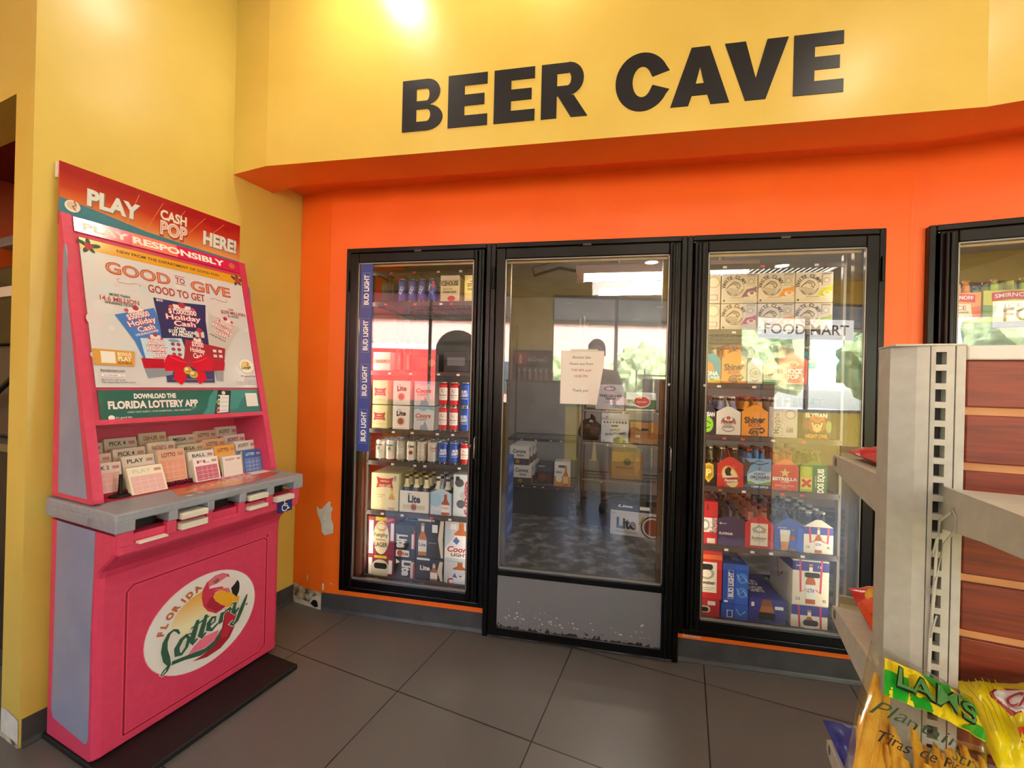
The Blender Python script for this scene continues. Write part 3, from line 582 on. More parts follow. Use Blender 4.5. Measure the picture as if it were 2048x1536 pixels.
def d_yuengling(p):
    p.rect(0, 0, 1, 1, '8E1A34'); p.rect(.04, .02, .2, .9, WHT); p.text('Y', .11, .9, .08, RED, bold=.03); p.rect(.28, .9, .7, 1, 'D8C820'); p.ell(.5, .46, .3, .44, 'EBDDB0'); p.ell(.52, .74, .2, .11, 'C9AE70'); p.ell(.5, .75, .14, .07, 'F0E4BE')
    p.text('Yuengling', .5, .54, .1, K, w=.54, shear=.3); p.text('TRADITIONAL', .5, .4, .04, 'A02A22', w=.4); p.text('LAGER', .5, .28, .12, K, w=.5, bold=.02); p.poly([(.66, .86), (.94, .93), (.94, .99), (.62, .92)], 'D85A6A'); p.rect(.86, .4, .98, .86, WHT)
def d_yuengling_low(p):
    p.rect(0, 0, 1, 1, '8E1A34'); p.rect(.02, 0, .16, .85, WHT); p.rect(.24, .86, .72, 1, 'D8C820'); p.ell(.48, .3, .36, .5, 'E2D6B4'); p.rrect(.24, .32, .74, .62, .08, K); p.rect(.8, .1, .94, .8, WHT)
def d_lite_black(p):
    p.text('Lite', .36, .5, .34, WHT, rot=-math.pi / 2, w=.62, bold=.045); p.rect(.04, .48, .1, .72, 'A8A49A'); p.rrect(.05, .04, .72, .24, .06, WHT); p.ell(.25, .14, .15, m='C0502A'); p.text('Lite', .55, .14, .09, K, w=.26, bold=.04); p.rect(.82, .3, .97, .74, WHT); p.rect(.93, .3, .99, .86, RED)
def d_lite_blackb(p):
    p.text('Lite', .62, .5, .5, WHT, rot=-math.pi / 2, w=.7, bold=.045); p.poly([(.1, .95), (.3, .8), (.1, .7)], WHT); p.rect(.8, 0, .98, .85, 'D8D2C4'); p.rect(.92, 0, 1, .8, 'C03A2A')
def d_lite_bottle(p):
    p.rect(.05, .93, .55, .99, WHT); p.rect(.58, .94, .66, .98, WHT); bottle_pic(p, .24, .05, .88, .3, WHT, 'C07A26', 'E8E0D0', 'Lite', K); p.rect(.58, .66, .78, .86, WHT); p.rect(.45, .38, .74, .4, '9A9A98'); p.poly([(.88, .97), (.8, .5), (.92, .03), (1, .03), (.97, .5), (1, .97)], 'D8D0B4')
def d_lite_bottle2(p):
    p.rect(.05, .9, .52, .99, WHT); p.text('Lite', .35, .56, .2, WHT, w=.36, bold=.045); bottle_pic(p, .68, -.0, .8, .26, WHT, 'B8702A', 'E8E0D0'); p.poly([(.88, .9), (.8, .45), (.92, .03), (1, .03), (.97, .5), (1, .9)], 'D8D0B4')
def claw(col):
    def d(p):
        p.poly([(.55, .2), (.98, .24), (.98, .56), (.86, .5), (.7, .46)], col); p.ell(.36, .53, .27, m=K); p.ell(.36, .53, .262, m='DCD2BC')
        p.stroke([(.14, .5), (.22, .6), (.34, .72), (.46, .68), (.52, .58), (.47, .5), (.42, .53), (.44, .58)], .004, K)
        for k in range(5): p.stroke([(.13 + .02 * k, .46 - .05 * k), (.24, .5 - .045 * k), (.36, .45 - .045 * k), (.5 - .01 * k, .49 - .05 * k)], .0022, '6A6458')
        for k in range(4): p.stroke([(.2 + .04 * k, .57 + .03 * k), (.3 + .035 * k, .64 + .01 * k), (.4 + .02 * k, .6)], .002, '6A6458')
        R = .27 * p.W; p.arc('WHITE CLAW', .36, .53, R * 1.16, 172, 32, .017, K, .03); p.arc('HARD SELTZER', .36, .53, R * .88, 212, 340, .009, K, .02, flip=True)
        p.rect(.71, .56, .92, .9, 'D6CDB8'); p.frame(.71, .56, .92, .9, .006, '8A8474'); p.ell(.815, .72, .08, m='9A9484'); p.ell(.815, .72, .06, m='DCD2BC'); p.ell(.84, .3, .13, .09, 'E6DCC0'); p.ell(.84, .33, .06, .05, col)
        p.rect(.7, .93, .95, .95, K); p.rect(.26, .17, .62, .19, '8A8474'); p.ell(.06, .08, .03, m=K); p.rect(.14, .06, .9, .07, 'A8A08E'); p.rect(.2, .11, .8, .118, 'A8A08E')
    return d
def d_claw_side(p): p.ell(.6, .72, .36, m='B9A870'); p.ell(.6, .72, .3, m='E2DAC0'); p.rect(.1, .1, .85, .3, 'B07A7A'); p.rect(.14, .12, .8, .28, 'D8D0BC')
def d_kona(p): p.rect(0, 0, 1, .96, '2F8C9A'); p.poly([(0, 0), (1, 0), (1, .18), (.7, .22), (.5, .1), (0, .3)], 'D8B838'); p.ell(.28, .64, .3, .26, 'E07A3A'); p.text('KONA', .4, .42, .18, WHT, w=.9, bold=.04); p.text('BIG WAVE', .5, .24, .12, WHT, w=.86, bold=.03)
def d_shiner(p):
    p.text('Shiner', .5, .68, .26, K, w=.78, bold=.035, rot=.06); p.text('BOCK', .5, .46, .14, 'B23A1A', w=.46, bold=.04, rot=.06)
    p.stroke([(.3, .1), (.36, .28), (.5, .32), (.66, .3), (.8, .34), (.86, .24), (.76, .14), (.68, .2)], .008, '3A2210'); p.ell(.5, .16, .16, .16, 'A8681A'); p.stroke([(.36, .06), (.46, .2), (.56, .2), (.62, .04)], .006, '3A2210'); p.ell(.46, .19, .02, m=K); p.ell(.56, .19, .02, m=K)
def d_tan(p): p.ell(.5, .55, .34, m='8A8474'); p.ell(.5, .55, .3, m='E8E2D2'); p.ell(.5, .55, .2, m='C8B88E'); p.stroke([(.3, .2), (.5, .12), (.7, .2)], .005, K)
def d_green(p): p.rect(0, 0, 1, .22, '2E7A2A'); p.rect(.1, .3, .9, .7, 'C8B48A'); p.ell(.5, .52, .2, m='8A6A3A')
def d_shock(p): p.rect(0, .1, 1, 1, 'E0522A'); p.text('SHOCK', .5, .55, .2, WHT, w=.7, bold=.05); p.text('TOP', .5, .32, .18, WHT, w=.44, bold=.05); p.ell(.5, .82, .2, .14, 'F0A030'); p.ell(.5, .82, .14, .1, 'C83A1A'); p.text('BELGIAN WHITE', .5, .05, .05, WHT, w=.6)
def d_white6(p): p.ell(.5, .3, .3, .12, '6A6880'); p.ell(.5, .33, .28, .1, WHT); p.text('ALE & MORE', .5, .36, .07, '8A8A8A', w=.5); p.rect(0, .7, 1, .9, '3FB6C8'); p.rect(.5, 0, .505, 1, 'C8C0B0')
def d_elysian(p): p.rect(0, 0, 1, 1, '2A2438'); p.text('ELYSIAN', .5, .86, .18, WHT, w=.9, bold=.04); p.ell(.45, .42, .42, .34, '8CD02A'); p.stroke([(.2, .5), (.5, .56), (.7, .46)], .004, '2A4A10'); p.ell(.36, .5, .05, m=K); p.stroke([(.25, .3), (.45, .26), (.65, .32)], .005, '2A4A10')
def d_peroni(p):
    p.ell(.5, .66, .27, .14, '7A7A80'); p.ell(.5, .7, .18, .1, 'E6E0D0'); p.ell(.5, .75, .08, .08, 'B23A2A'); p.text('PERONI', .5, .56, .15, 'A8322A', w=.6, bold=.03); p.text('NASTRO', .5, .44, .05, K, w=.3); p.text('AZZURRO', .5, .36, .08, K, w=.48, bold=.03); p.ring(.5, .34, .27, .04, '8A8A90', ry=.2, a0=190, a1=350); p.rect(.495, .1, .505, .95, 'C8C0B0')
def d_mayabe(p):
    p.rect(0, 0, .5, 1, 'B9B6B4'); p.rect(.5, 0, 1, 1, 'C6C3C0'); p.text('Mayabe', .25, .46, .24, WHT, rot=math.pi / 2, w=1.02 * p.H / p.W * .72, bold=.08); p.text('Mayabe', .25, .46, .22, '5A5A62', rot=math.pi / 2, w=1.0 * p.H / p.W * .7, bold=.02); p.ell(.75, .76, .18, .15, '6A5A58'); p.ell(.75, .76, .15, .12, 'D8D2CC'); p.text('US!', .74, .24, .12, '4A484C', w=.24, bold=.05); p.rect(.62, .32, .86, .34, '7A787C')
def d_owl(p):
    p.rect(0, 0, 1, 1, '17120F'); p.text('ELYSIAN', .47, .86, .16, 'E8DCC0', w=.76, bold=.05); p.ell(.5, .52, .33, .3, '8A4A20'); p.poly([(.24, .86), (.5, .66), (.78, .86), (.72, .6), (.3, .6)], 'D8602A'); p.poly([(.3, .6), (.5, .5), (.7, .6), (.62, .3), (.5, .24), (.38, .3)], 'E0B878')
    for x in (.4, .6): p.ell(x, .54, .09, m='F0E0B0'); p.ell(x, .54, .06, m='E0A020'); p.ell(x, .54, .03, m=K)
    p.stroke([(.28, .66), (.48, .56)], .006, K); p.stroke([(.72, .66), (.52, .56)], .006, K); p.poly([(.47, .5), (.53, .5), (.5, .4)], K); p.ell(.12, .5, .1, .2, '7A1A1A'); p.ell(.9, .45, .1, .22, '7A8A3A'); p.text('NIGHT OWL', .48, .1, .14, 'E89A2A', w=.78, bold=.04, shear=.15)
def d_badge(p): p.rect(0, 0, 1, 1, '17130F'); p.poly([(.2, .9), (.5, .98), (.8, .9), (.84, .4), (.5, .12), (.16, .4)], 'D8B030'); p.poly([(.28, .82), (.5, .88), (.72, .82), (.74, .45), (.5, .24), (.26, .45)], 'B88A1A'); p.text('P', .5, .56, .3, 'F0D878', bold=.05)
def d_famosa(p):
    p.rect(0, 0, 1, 1, 'D02A22'); p.ell(.5, .45, .3, .5, 'E8A83A', rot=.4); p.ell(.5, .43, .26, .46, 'EAD9A0', rot=.4); p.poly([(.3, .75), (.42, .88), (.55, .8), (.5, .62), (.56, .5), (.36, .48), (.3, .6)], '2A1410'); p.poly([(.22, .38), (.8, .44), (.84, .24), (.26, .16)], 'B01A1A'); p.text('Famosa', .53, .3, .13, WHT, w=.5, bold=.04, shear=.2, rot=.08)
    p.ell(.62, .88, .12, .05, 'E04A42')
def d_angry(p):
    p.rect(0, 0, 1, 1, '6FA4D0'); p.poly([(0, .3), (.2, .5), (.5, .6), (.9, .55), (1, .62), (1, .1), (0, .1)], 'C6DCEC'); p.poly([(0, .1), (1, .1), (1, .26), (.8, .22), (.5, .16), (.2, .24), (0, .2)], '7AA83A'); p.rect(0, 0, 1, .13, '2A5A94'); p.poly([(0, .1), (.14, .1), (.1, .5), (.25, .8), (.5, .9), (.2, .86), (.06, .98), (0, .98)], '3A2A1E')
    p.stroke([(.1, .72), (.35, .84), (.6, .8), (.9, .88)], .005, '3A2A1E'); p.stroke([(.3, .82), (.5, .94), (.7, .9)], .004, '3A2A1E'); p.ell(.56, .67, .05, m='C02A2A'); p.text('ANGRY', .58, .5, .09, '24406A', w=.46, bold=.02); p.text('ORCHARD', .58, .385, .1, '24406A', w=.72, bold=.03); p.text('HARD CIDER', .58, .3, .04, '24406A', w=.36); p.text('CRISP APPLE', .58, .065, .06, WHT, w=.64, bold=.03)
def d_estrella(p):
    p.rect(0, 0, 1, 1, 'CE1A26'); st = [(.5 + (.2 if i % 2 == 0 else .085) * math.cos(math.pi / 2 + i * math.pi / 5), .72 + (.2 if i % 2 == 0 else .085) * p.W / p.H * math.sin(math.pi / 2 + i * math.pi / 5)) for i in range(10)]; p.poly(st, 'E8C878')
    p.text('ESTRELLA', .5, .47, .13, WHT, w=.92, bold=.05); p.text('DAMM', .5, .35, .06, 'F0D8B0', w=.3); p.text('BARCELONA', .5, .2, .08, 'F0B0A8', w=.7); p.text('1876', .5, .11, .05, 'F0B0A8', w=.2); p.rect(.1, .04, .25, .06, 'A01018'); p.rect(.75, .04, .9, .06, 'A01018')
def d_dos(p):
    p.rect(0, 0, .46, 1, '9CB82A'); p.rect(.46, 0, 1, 1, '1F6A30'); p.ell(.24, .8, .16, .2, 'B8C840'); p.rect(.03, .1, .44, .6, 'E0C860'); p.rect(.03, .54, .44, .62, 'D8B040'); p.stroke([(.08, .2), (.4, .48)], .012, 'B8281E'); p.stroke([(.4, .2), (.08, .48)], .012, 'B8281E'); p.ell(.24, .34, .09, m='C8402A'); p.text('DOS EQUIS', .76, .46, .22, WHT, rot=math.pi / 2, w=1.0, bold=.045); p.text('LAGER ESPECIAL', .58, .42, .05, 'D8D8C8', rot=math.pi / 2, w=.5)
def d_budcarton(p):
    p.rect(0, 0, 1, 1, 'C41A26'); p.rect(.04, .28, .96, .62, WHT); p.ell(.4, .45, .22, .14, 'B0A898'); p.ell(.4, .45, .14, .08, WHT); p.text('Budweiser', .78, .45, .16, '7A1A20', rot=math.pi / 2, w=.8, shear=.25); p.rect(.5, .02, .9, .14, 'E8D8C8'); p.rect(.45, .8, .55, .95, '7A1418')
def d_platinum(p): p.rect(0, 0, 1, 1, '231D52'); p.poly([(0, 0), (1, 0), (1, .3), (.5, .2), (.2, .34), (0, .2)], '4A3A6E'); p.text('BUD LIGHT', .2, .84, .05, WHT, w=.24); p.text('PLATINUM', .3, .46, .09, WHT, w=.5, bold=.04); p.ell(.09, .84, .035, m=WHT)
def d_bud6(p): p.rect(0, 0, 1, 1, 'C41A26'); p.rect(.2, .06, .8, 1, 'E8DFC8'); p.poly([(.24, .78), (.5, .94), (.76, .78), (.7, .62), (.3, .62)], 'A8A498'); p.poly([(.5, .86), (.62, .76), (.5, .66), (.38, .76)], WHT); p.text('Budweiser', .5, .42, .13, '5A5048', w=.52, shear=.25); p.text('KING OF BEERS', .5, .3, .035, K, w=.36); p.rect(.2, 0, .8, .1, 'B03030'); p.rect(.495, 0, .505, 1, '8A8070')
def d_bl6(p): p.rect(0, 0, 1, 1, '2448A8'); p.poly([(.2, .7), (.55, .7), (.48, .02), (.26, .02)], 'EDE2C0'); p.poly([(.23, .35), (.5, .35), (.48, .02), (.26, .02)], 'D88A2A'); p.rect(.2, .66, .55, .82, WHT); bottle_pic(p, .64, .02, .85, .22, '2A56B8', 'A8521E', '2A56B8'); p.poly([(.74, 0), (1, 0), (1, .9), (.84, .95)], '2F68D0'); p.text('BUD LIGHT', .28, .9, .06, WHT, w=.3)
def ribbon(p, x0, y0, x1, y1):
    p.stroke([(x0, y1), (x0 + .03, y0), (.5, y0 + .14)], .009, 'D03A5A'); p.stroke([(x1, y1), (x1 - .03, y0), (.5, y0 + .14)], .009, 'D03A5A')
def d_ultra6(p): p.rect(0, 0, 1, 1, 'EFE6CC'); p.rect(0, .72, 1, 1, '2A2F8C'); ribbon(p, .2, .4, .84, 1.0); bottle_pic(p, .5, .02, .98, .24, WHT, 'C0621E', WHT, 'ULTRA', NAVY); p.text('2.6', .14, .24, .1, K, w=.12); p.text('95', .84, .24, .1, K, w=.1)
def d_ultra_carton(p):
    p.rect(0, 0, 1, 1, 'EFE6CC'); p.rect(0, .76, 1, .97, '2A2F8C'); ribbon(p, .2, .28, .8, 1.0); bottle_pic(p, .5, .03, .92, .27, WHT, 'C0621E', WHT, 'ULTRA', NAVY); p.rrect(.33, .62, .75, .73, .05, '120E0C'); p.text('2.6', .15, .14, .07, K, w=.12); p.text('95', .88, .12, .07, K, w=.1); p.text('12', .74, .87, .05, WHT, w=.1); p.rect(.08, .86, .2, .88, WHT)
def d_ultra_low(p): p.rect(0, 0, 1, 1, 'EFE6CC'); p.rect(0, .55, 1, 1, '2A2F8C'); p.stroke([(.2, 1), (.24, 0)], .009, 'D03A5A'); p.stroke([(.8, 1), (.82, 0)], .009, 'D03A5A'); bottle_pic(p, .5, -.3, .8, .27, WHT, 'C0621E', WHT); p.rrect(.33, .1, .75, .36, .08, '120E0C')
def d_budbox(p): p.rect(0, 0, 1, 1, 'C81E28'); p.rect(0, .82, 1, .92, 'E86A2A'); p.rect(0, .13, .8, .76, 'E9DFC6'); p.ell(.4, .52, .3, .12, 'A8A294'); p.ell(.4, .52, .2, .08, 'E9DFC6'); p.rrect(-.0, .6, .64, .72, .1, '1A1210'); p.text('Budweiser', .36, .34, .08, K, w=.76, bold=.02); p.rect(.1, .22, .7, .23, '8A8070'); p.rect(.1, .18, .6, .19, '8A8070')
def d_budbox_low(p): p.rect(0, 0, 1, 1, 'B8222A'); p.rrect(-.0, .2, .62, .6, .12, 'D8D0C0'); p.rrect(.02, .25, .54, .52, .1, '1A1210'); p.rect(.5, .66, .82, .9, 'E8DCCC')
def d_blbox(p):
    p.rect(0, 0, 1, 1, '1F4EAE'); p.rect(.5, 0, 1, 1, '2760C4'); p.frame(.2, .12, .42, .84, .012, WHT); p.text('BUD LIGHT', .31, .48, .11, WHT, rot=math.pi / 2, w=1.06, bold=.045)
    for y in (.3, .66): p.ell(.76, y, .2, .13, '4A90E0'); p.ell(.76, y, .13, .08, '2A62C0'); p.stroke([(.55, y + .1), (.65, y - .04), (.8, y + .06), (.95, y - .08)], .004, 'A8D0F4')
    p.rect(.05, .03, .2, .08, WHT)
def d_bllow(p): p.rect(0, 0, 1, 1, '1F4EAE'); p.rect(.5, 0, 1, 1, '2760C4'); p.rect(.2, .1, .42, .6, WHT); p.rect(.23, .14, .39, .56, '1F4EAE'); p.stroke([(.55, .7), (.7, .3), (.9, .6)], .004, 'A8D0F4')
def d_bllying(p): p.rect(0, 0, 1, 1, '2A2F8C'); p.poly([(.36, .98), (.6, .98), (.7, .4), (.28, .4)], '8E5A24'); p.poly([(.34, .7), (.64, .7), (.7, .4), (.28, .4)], 'B5702A'); p.rrect(.26, .12, .72, .44, .06, '0C0A0A'); p.rect(.06, .66, .14, .84, WHT); p.rect(.7, .6, .93, .74, WHT)
def d_bllying_top(p): p.text('BUD', .42, .62, .2, WHT, w=.36, bold=.05); p.text('LIGHT', .42, .36, .2, WHT, w=.42, bold=.05); p.frame(.16, .2, .68, .8, .012, '4A5AB8')
def d_corona(p): p.rect(0, 0, 1, .34, '3A2A1C'); p.text('Corona', .5, .74, .2, '1F2A44', w=.66, bold=.03); p.text('Extra', .56, .52, .12, '1F2A44', w=.34, bold=.03); p.ell(.42, .18, .1, m='D8A02A'); p.ell(.42, .18, .06, m='8A5A14')
def d_corona_side(p):
    p.rect(0, 0, 1, .4, '6A4222'); [p.rrect(.12 + .3 * k, .7, .26 + .3 * k, .86, .03, K) for k in range(3)]; [p.ell(.2 + .3 * k, .25, .1, .2, 'B8742A') for k in range(3)]
def d_ultra_o(p): p.rect(0, 0, 1, .4, 'D08A1E'); p.rrect(.25, .76, .75, .86, .05, '3A2014'); p.text('Ultra', .28, .58, .1, K, w=.4, bold=.03); p.ell(.3, .3, .2, .14, WHT); bottle_pic(p, .72, .02, .84, .3, 'E8C88A', 'B8661E')
def d_darkbox(p): p.rect(.1, .86, .5, .9, 'D8D0C8'); p.ell(.35, .3, .25, .2, '7A3024'); bottle_pic(p, .75, .02, .8, .2, '7A3024', '5A2A18')
def d_tres(p): p.ell(.5, .84, .2, .09, '7A4A52'); p.ell(.5, .84, .15, .06, 'B9B6BC'); p.text('TRES LECHES', .52, .56, .09, '2A282C', w=.78, bold=.04); p.text('TRAYS', .52, .44, .09, '2A282C', w=.36, bold=.04); p.text('KEEP REFRIGERATED', .5, .3, .035, '4A484C', w=.4); p.frame(.62, .08, .96, .2, .01, '2A282C'); p.text('SWEET', .79, .14, .05, '2A282C', w=.2)
def d_limes(p):
    for k in range(8): p.ell(.12 + .11 * k, .68, .035, m=K)
    p.ell(.2, .86, .04, m='8A8A90'); p.rrect(.36, .53, .62, .6, .02, '16301A'); p.frame(.08, .54, .3, .6, .006, '7A90B8'); p.text('CITRUS', .5, .44, .07, K, w=.36, bold=.03, shear=.3, rot=.08); p.text('QUALITY LIMES', .52, .3, .07, K, w=.76, bold=.03, shear=.3, rot=.08); p.ell(.6, .1, .16, .09, '26382A', rot=.2); p.ell(.78, .14, .13, .06, '9AB020', rot=.5); p.ell(.84, .05, .07, .04, '2A3A2A'); p.text('IZ', .1, .06, .05, K, w=.08)
def d_veg(p): p.rect(0, .1, 1, .62, '4A6A42'); p.ell(.52, .52, .3, .34, 'E8DCD0'); p.ell(.52, .52, .26, .28, 'C04438'); p.text('Aguacate', .52, .52, .12, 'F0DCC8', w=.34, shear=.2); p.rect(.12, .25, .3, .5, '9AA89A')
def d_brown(p): p.rect(0, .5, 1, .51, '6A4428'); p.rrect(.4, .62, .66, .74, .04, '2A1A10'); p.rect(.2, .3, .36, .42, 'D8CCB8')
def d_brown2(p): p.ell(.5, .64, .12, m='4A3018'); p.text('PRODUCE', .46, .42, .08, '4A3018', w=.6, bold=.02); p.rect(.3, .18, .66, .19, 'C8A878'); p.poly([(.8, .1), (.92, .5), (.84, .9), (.7, .5)], 'B88A4A')

def carton(name, label, x0, x1, z, h, d, base, design, y=.12, group=None, side=None, top=None, cat='beer carton', rotz=0.0, rough=.42, loc=None):
    w = x1 - x0; mb = MB(); m = M(base, rough); mb.rbox(-w / 2, w / 2, 0, d, 0, h, m, .0022, 1)
    design(Print(mb, front(w, h), w, h))
    if side: side(Print(mb, side_r(w, d, h), d, h)); side(Print(mb, side_l(w, d, h), d, h))
    if top: top(Print(mb, top_map(w, d, h), w, d))
    o = mb.build(name, None, loc or ((x0 + x1) / 2, y, z + .003), rotz); return tag(o, label, cat, group)
def can(label, x, z, r, h, base, design, y=.15, group=None, rot=0.0, name='beer_can'):
    mb = MB(); m = M(base, .28, .35); al = M('C9C6BE', .25, .9)
    mb.lathe([(r * .8, 0, al), (r * .84, .004, al), (r, .010, al), (r, h * .9, m), (r * .84, h * .97, m), (r * .84, h * .995, al), (r * .78, h, al), (r * .74, h * .985, al), (0, h * .985, al)], al, n=22, cap=False)
    A = math.pi * .62; W = r * A; H = h * .86
    mp = lambda u, v, o: ((r + o) * math.sin((u / W - .5) * A + rot), -(r + o) * math.cos((u / W - .5) * A + rot), .012 + v)
    design(Print(mb, mp, W, H)); o = mb.build(name, None, (x, y, z + .003)); return tag(o, label, 'beer can', group)
_B = {}
def bottle_mesh(glass, cap, neck, h=.195, r=.0275):
    k = (glass, cap, neck, h)
    if k not in _B:
        mb = MB(); g = M(glass, .12, 0, .6, .3); c = M(cap, .3, .5); n = M(neck, .5)
        mb.lathe([(r * .9, 0, g), (r, .006, g), (r, h * .56, g), (r * .8, h * .66, g), (r * .52, h * .74, n), (r * .44, h * .88, n), (r * .4, h * .9, g), (r * .42, h * .945, g), (r * .5, h * .95, c), (r * .5, h * .99, c), (r * .42, h, c), (0, h, c)], g, n=14, cap=False)
        o = mb.build('bottle'); _B[k] = o; return o, True
    o = _B[k].copy(); o.parent = None; C.objects.link(o)
    for p in list(o.keys()): del o[p]
    return o, False
def sixpack(label, x0, x1, z, ch, base, design, glass='2A140A', cap='8A1A1A', neck='D8D0B8', gable=.28, handle=None, y=.12, group=None, bh=.195, loc=None, rotz=0.0, plain=False, y_i=None):
    w = x1 - x0; d = .19; t = thing('six_pack', label, 'six-pack', loc or ((x0 + x1) / 2, y, z + .003), rotz, group)
    mb = MB(); m = M(base, .45); mi = M('4A3A2C', .8); hc = M(handle or base, .45)
    if gable: pts = [(-w / 2, 0), (w / 2, 0), (w / 2, ch), (.012, ch * (1 + gable)), (-.012, ch * (1 + gable)), (-w / 2, ch)]
    else: pts = [(-w / 2, 0), (w / 2, 0), (w / 2, ch), (-w / 2, ch)]
    mb.prism(pts, 'y', 0, .0016, m); mb.prism(pts, 'y', d - .0016, d, m); mb.box(-w / 2, -w / 2 + .0016, 0, d, 0, ch, m); mb.box(w / 2 - .0016, w / 2, 0, d, 0, ch, m); mb.box(-w / 2, w / 2, 0, d, 0, .0016, mi)
    mb.prism([(.004, .002), (d - .004, .002), (d - .004, ch * 1.1), (d * .72, bh * .96), (d * .28, bh * .96), (.004, ch * 1.3)], 'x', -.0016, .0016, hc)
    if not plain: design(Print(mb, front(w, ch), w, ch))
    mb.build('carrier', t)
    r = min(.0275, w / 4.3)
    for i in (-1, 1):
        for k in range(3):
            b, new = bottle_mesh(glass, cap, neck, bh); b.parent = t; b.location = (i * w * .238, .033 + k * .062, .002)
            s = r / .0275 * .98; b.scale = (s, s, 1)
    return t

# ---- left cooler -------------------------------------------------------------------------------
LC = 'of left cooler'
for x, b, d, l in ((-1.105, '34408E', d_busch, 'leftmost'), (-1.041, '34408E', d_busch, 'second from left'), (-.982, '34408E', d_busch, 'third from left'), (-.916, '2F44A0', d_natty, 'fourth from left, with a red corner')):
    can('tall blue beer can, top shelf %s, %s' % (LC, l), x, 1.79, .0275, .137, b, d, group='blue cans on the top shelf', rot=-.2)
carton('beer_carton', 'small cream carton with black arched lettering on the top shelf %s' % LC, -.86, -.748, 1.79, .15, .2, 'D8CBA2', d_icehouse)
carton('beer_carton', 'small pale yellow carton at the right end of the top shelf %s' % LC, -.716, -.632, 1.79, .15, .2, 'D6C688', d_steel)
mb = MB(); mb.rbox(-.04, .04, -.04, .04, 0, .12, M('3A2A1E', .35), .01); mb.lathe([(.012, .12), (.012, .15), (.02, .15), (.02, .165), (0, .165)], BLKM, n=12); o = mb.build('brown_jug', None, (-1.19, .16, 1.793)); tag(o, 'brown jug at the left end of the top shelf %s' % LC, 'jug')
# second shelf, half hidden by the mirrored window
def small_bottle(label, x, z, y=.14, h=.17, glass='160C08', cap='1A1A1A', neck='1A1A1C', group=None):
    b, n = bottle_mesh(glass, cap, neck, .195); b.name = 'beer_bottle'; b.location = (x, y, z + .003); b.scale = (.9, .9, h / .195); return tag(b, label, 'bottle', group)
for k, x in enumerate((-1.115, -1.06)): small_bottle('dark beer bottle on the second shelf %s, %s of the pair' % (LC, ('left', 'right')[k]), x, 1.386, group='dark bottles on the second shelf')
carton('beer_carton', 'white carton at the left end of the second shelf %s' % LC, -1.27, -1.16, 1.386, .11, .2, WHT, lambda p: (p.rect(0, .4, 1, .6, 'C0A878'), p.text('BEER', .5, .5, .14, K, w=.6)))
carton('beer_carton', 'dark brown carton in the middle of the second shelf %s' % LC, -1.0, -.86, 1.386, .1, .2, '3A2E28', lambda p: (p.rect(.1, .2, .5, .8, '5A4638'), p.ell(.7, .5, .15, m='8A7A5A')))
carton('beer_carton', 'black carton at the right end of the second shelf %s' % LC, -.83, -.68, 1.386, .12, .2, '26282C', lambda p: p.rect(.15, .3, .85, .7, '6A6C70'))
for up in (1, 0):
    z = 1.187 if up else 1.044; h = .142 if up else .138; w = 'upper' if up else 'lower'; q = 'of two, third shelf ' + LC
    carton('beer_carton', 'cream carton with red bow-tie emblem, %s %s' % (w, q), -1.268, -1.172, z, h, .2, CREAM, d_highlife)
    carton('beer_carton', 'white carton with black word, copper seal, %s %s' % (w, q), -1.137, -1.032, z, h, .2, WHT, d_lite)
    carton('beer_carton', 'silver-blue carton with red script and mountain, %s %s' % (w, q), -1.004, -.883, z, h, .2, 'D4DBDC', d_coors)
    for k, x in enumerate((-.833, -.768)):
        can('red and white beer can, %s layer, %s of pair, third shelf %s' % (w, ('left', 'right')[k], LC), x, z, .029, .14, RED, d_bud, group='red and white cans on the third shelf', rot=.1)
    can('bright blue beer can, %s layer, right end, third shelf %s' % (w, LC), -.696, z, .032, .14, BLU, d_budlight, group='blue cans on the third shelf', rot=-.25)
kinds = [('white', 'F1EBD8', d_modelo, 'black and gold print'), ('white', 'F1EBD8', d_modelo, 'black and gold print'), ('silver', 'BEBAA8', d_plaincan, 'grey panel'), ('white', 'F3EFE4', d_lite_can, 'copper seal'), ('silver', 'C4C0B0', d_plaincan, 'grey panel'), ('silver', 'CFCFC6', d_coors_can, 'red script'), ('blue', '2450B4', d_budlight, 'white word'), ('blue', '2450B4', d_budlight, 'white word'), ('red', 'C41E28', d_bud, 'white band'), ('red', 'C41E28', d_bud, 'white band')]
ordn = ['leftmost', 'second', 'third', 'fourth', 'fifth', 'sixth', 'seventh', 'eighth', 'ninth', 'tenth']
for k, (cn, b, d, nt_) in enumerate(kinds):
    x = -1.222 + k * .0655
    o = can('%s beer can with %s, %s from left, front row, fourth shelf' % (cn, nt_, ordn[k] if k else 'first'), x, .856, .029, .122, b, d, y=.15, group='single cans on the fourth shelf', rot=[.0, .1, .3, .25, .2, .5, .35, .6, .3, .2][k])
    for r in (1, 2): dup(o, (x, .15 + .064 * r, .859), '%s beer can %s from left, %s row, fourth shelf of left cooler' % (cn, ordn[k] if k else 'first', ('second', 'third')[r - 1]))
carton('beer_carton', 'big cream carton with red bow-tie emblem and yellow bottle, fifth shelf %s' % LC, -1.262, -1.088, .562, .218, .22, CREAM, d_highlife_big)
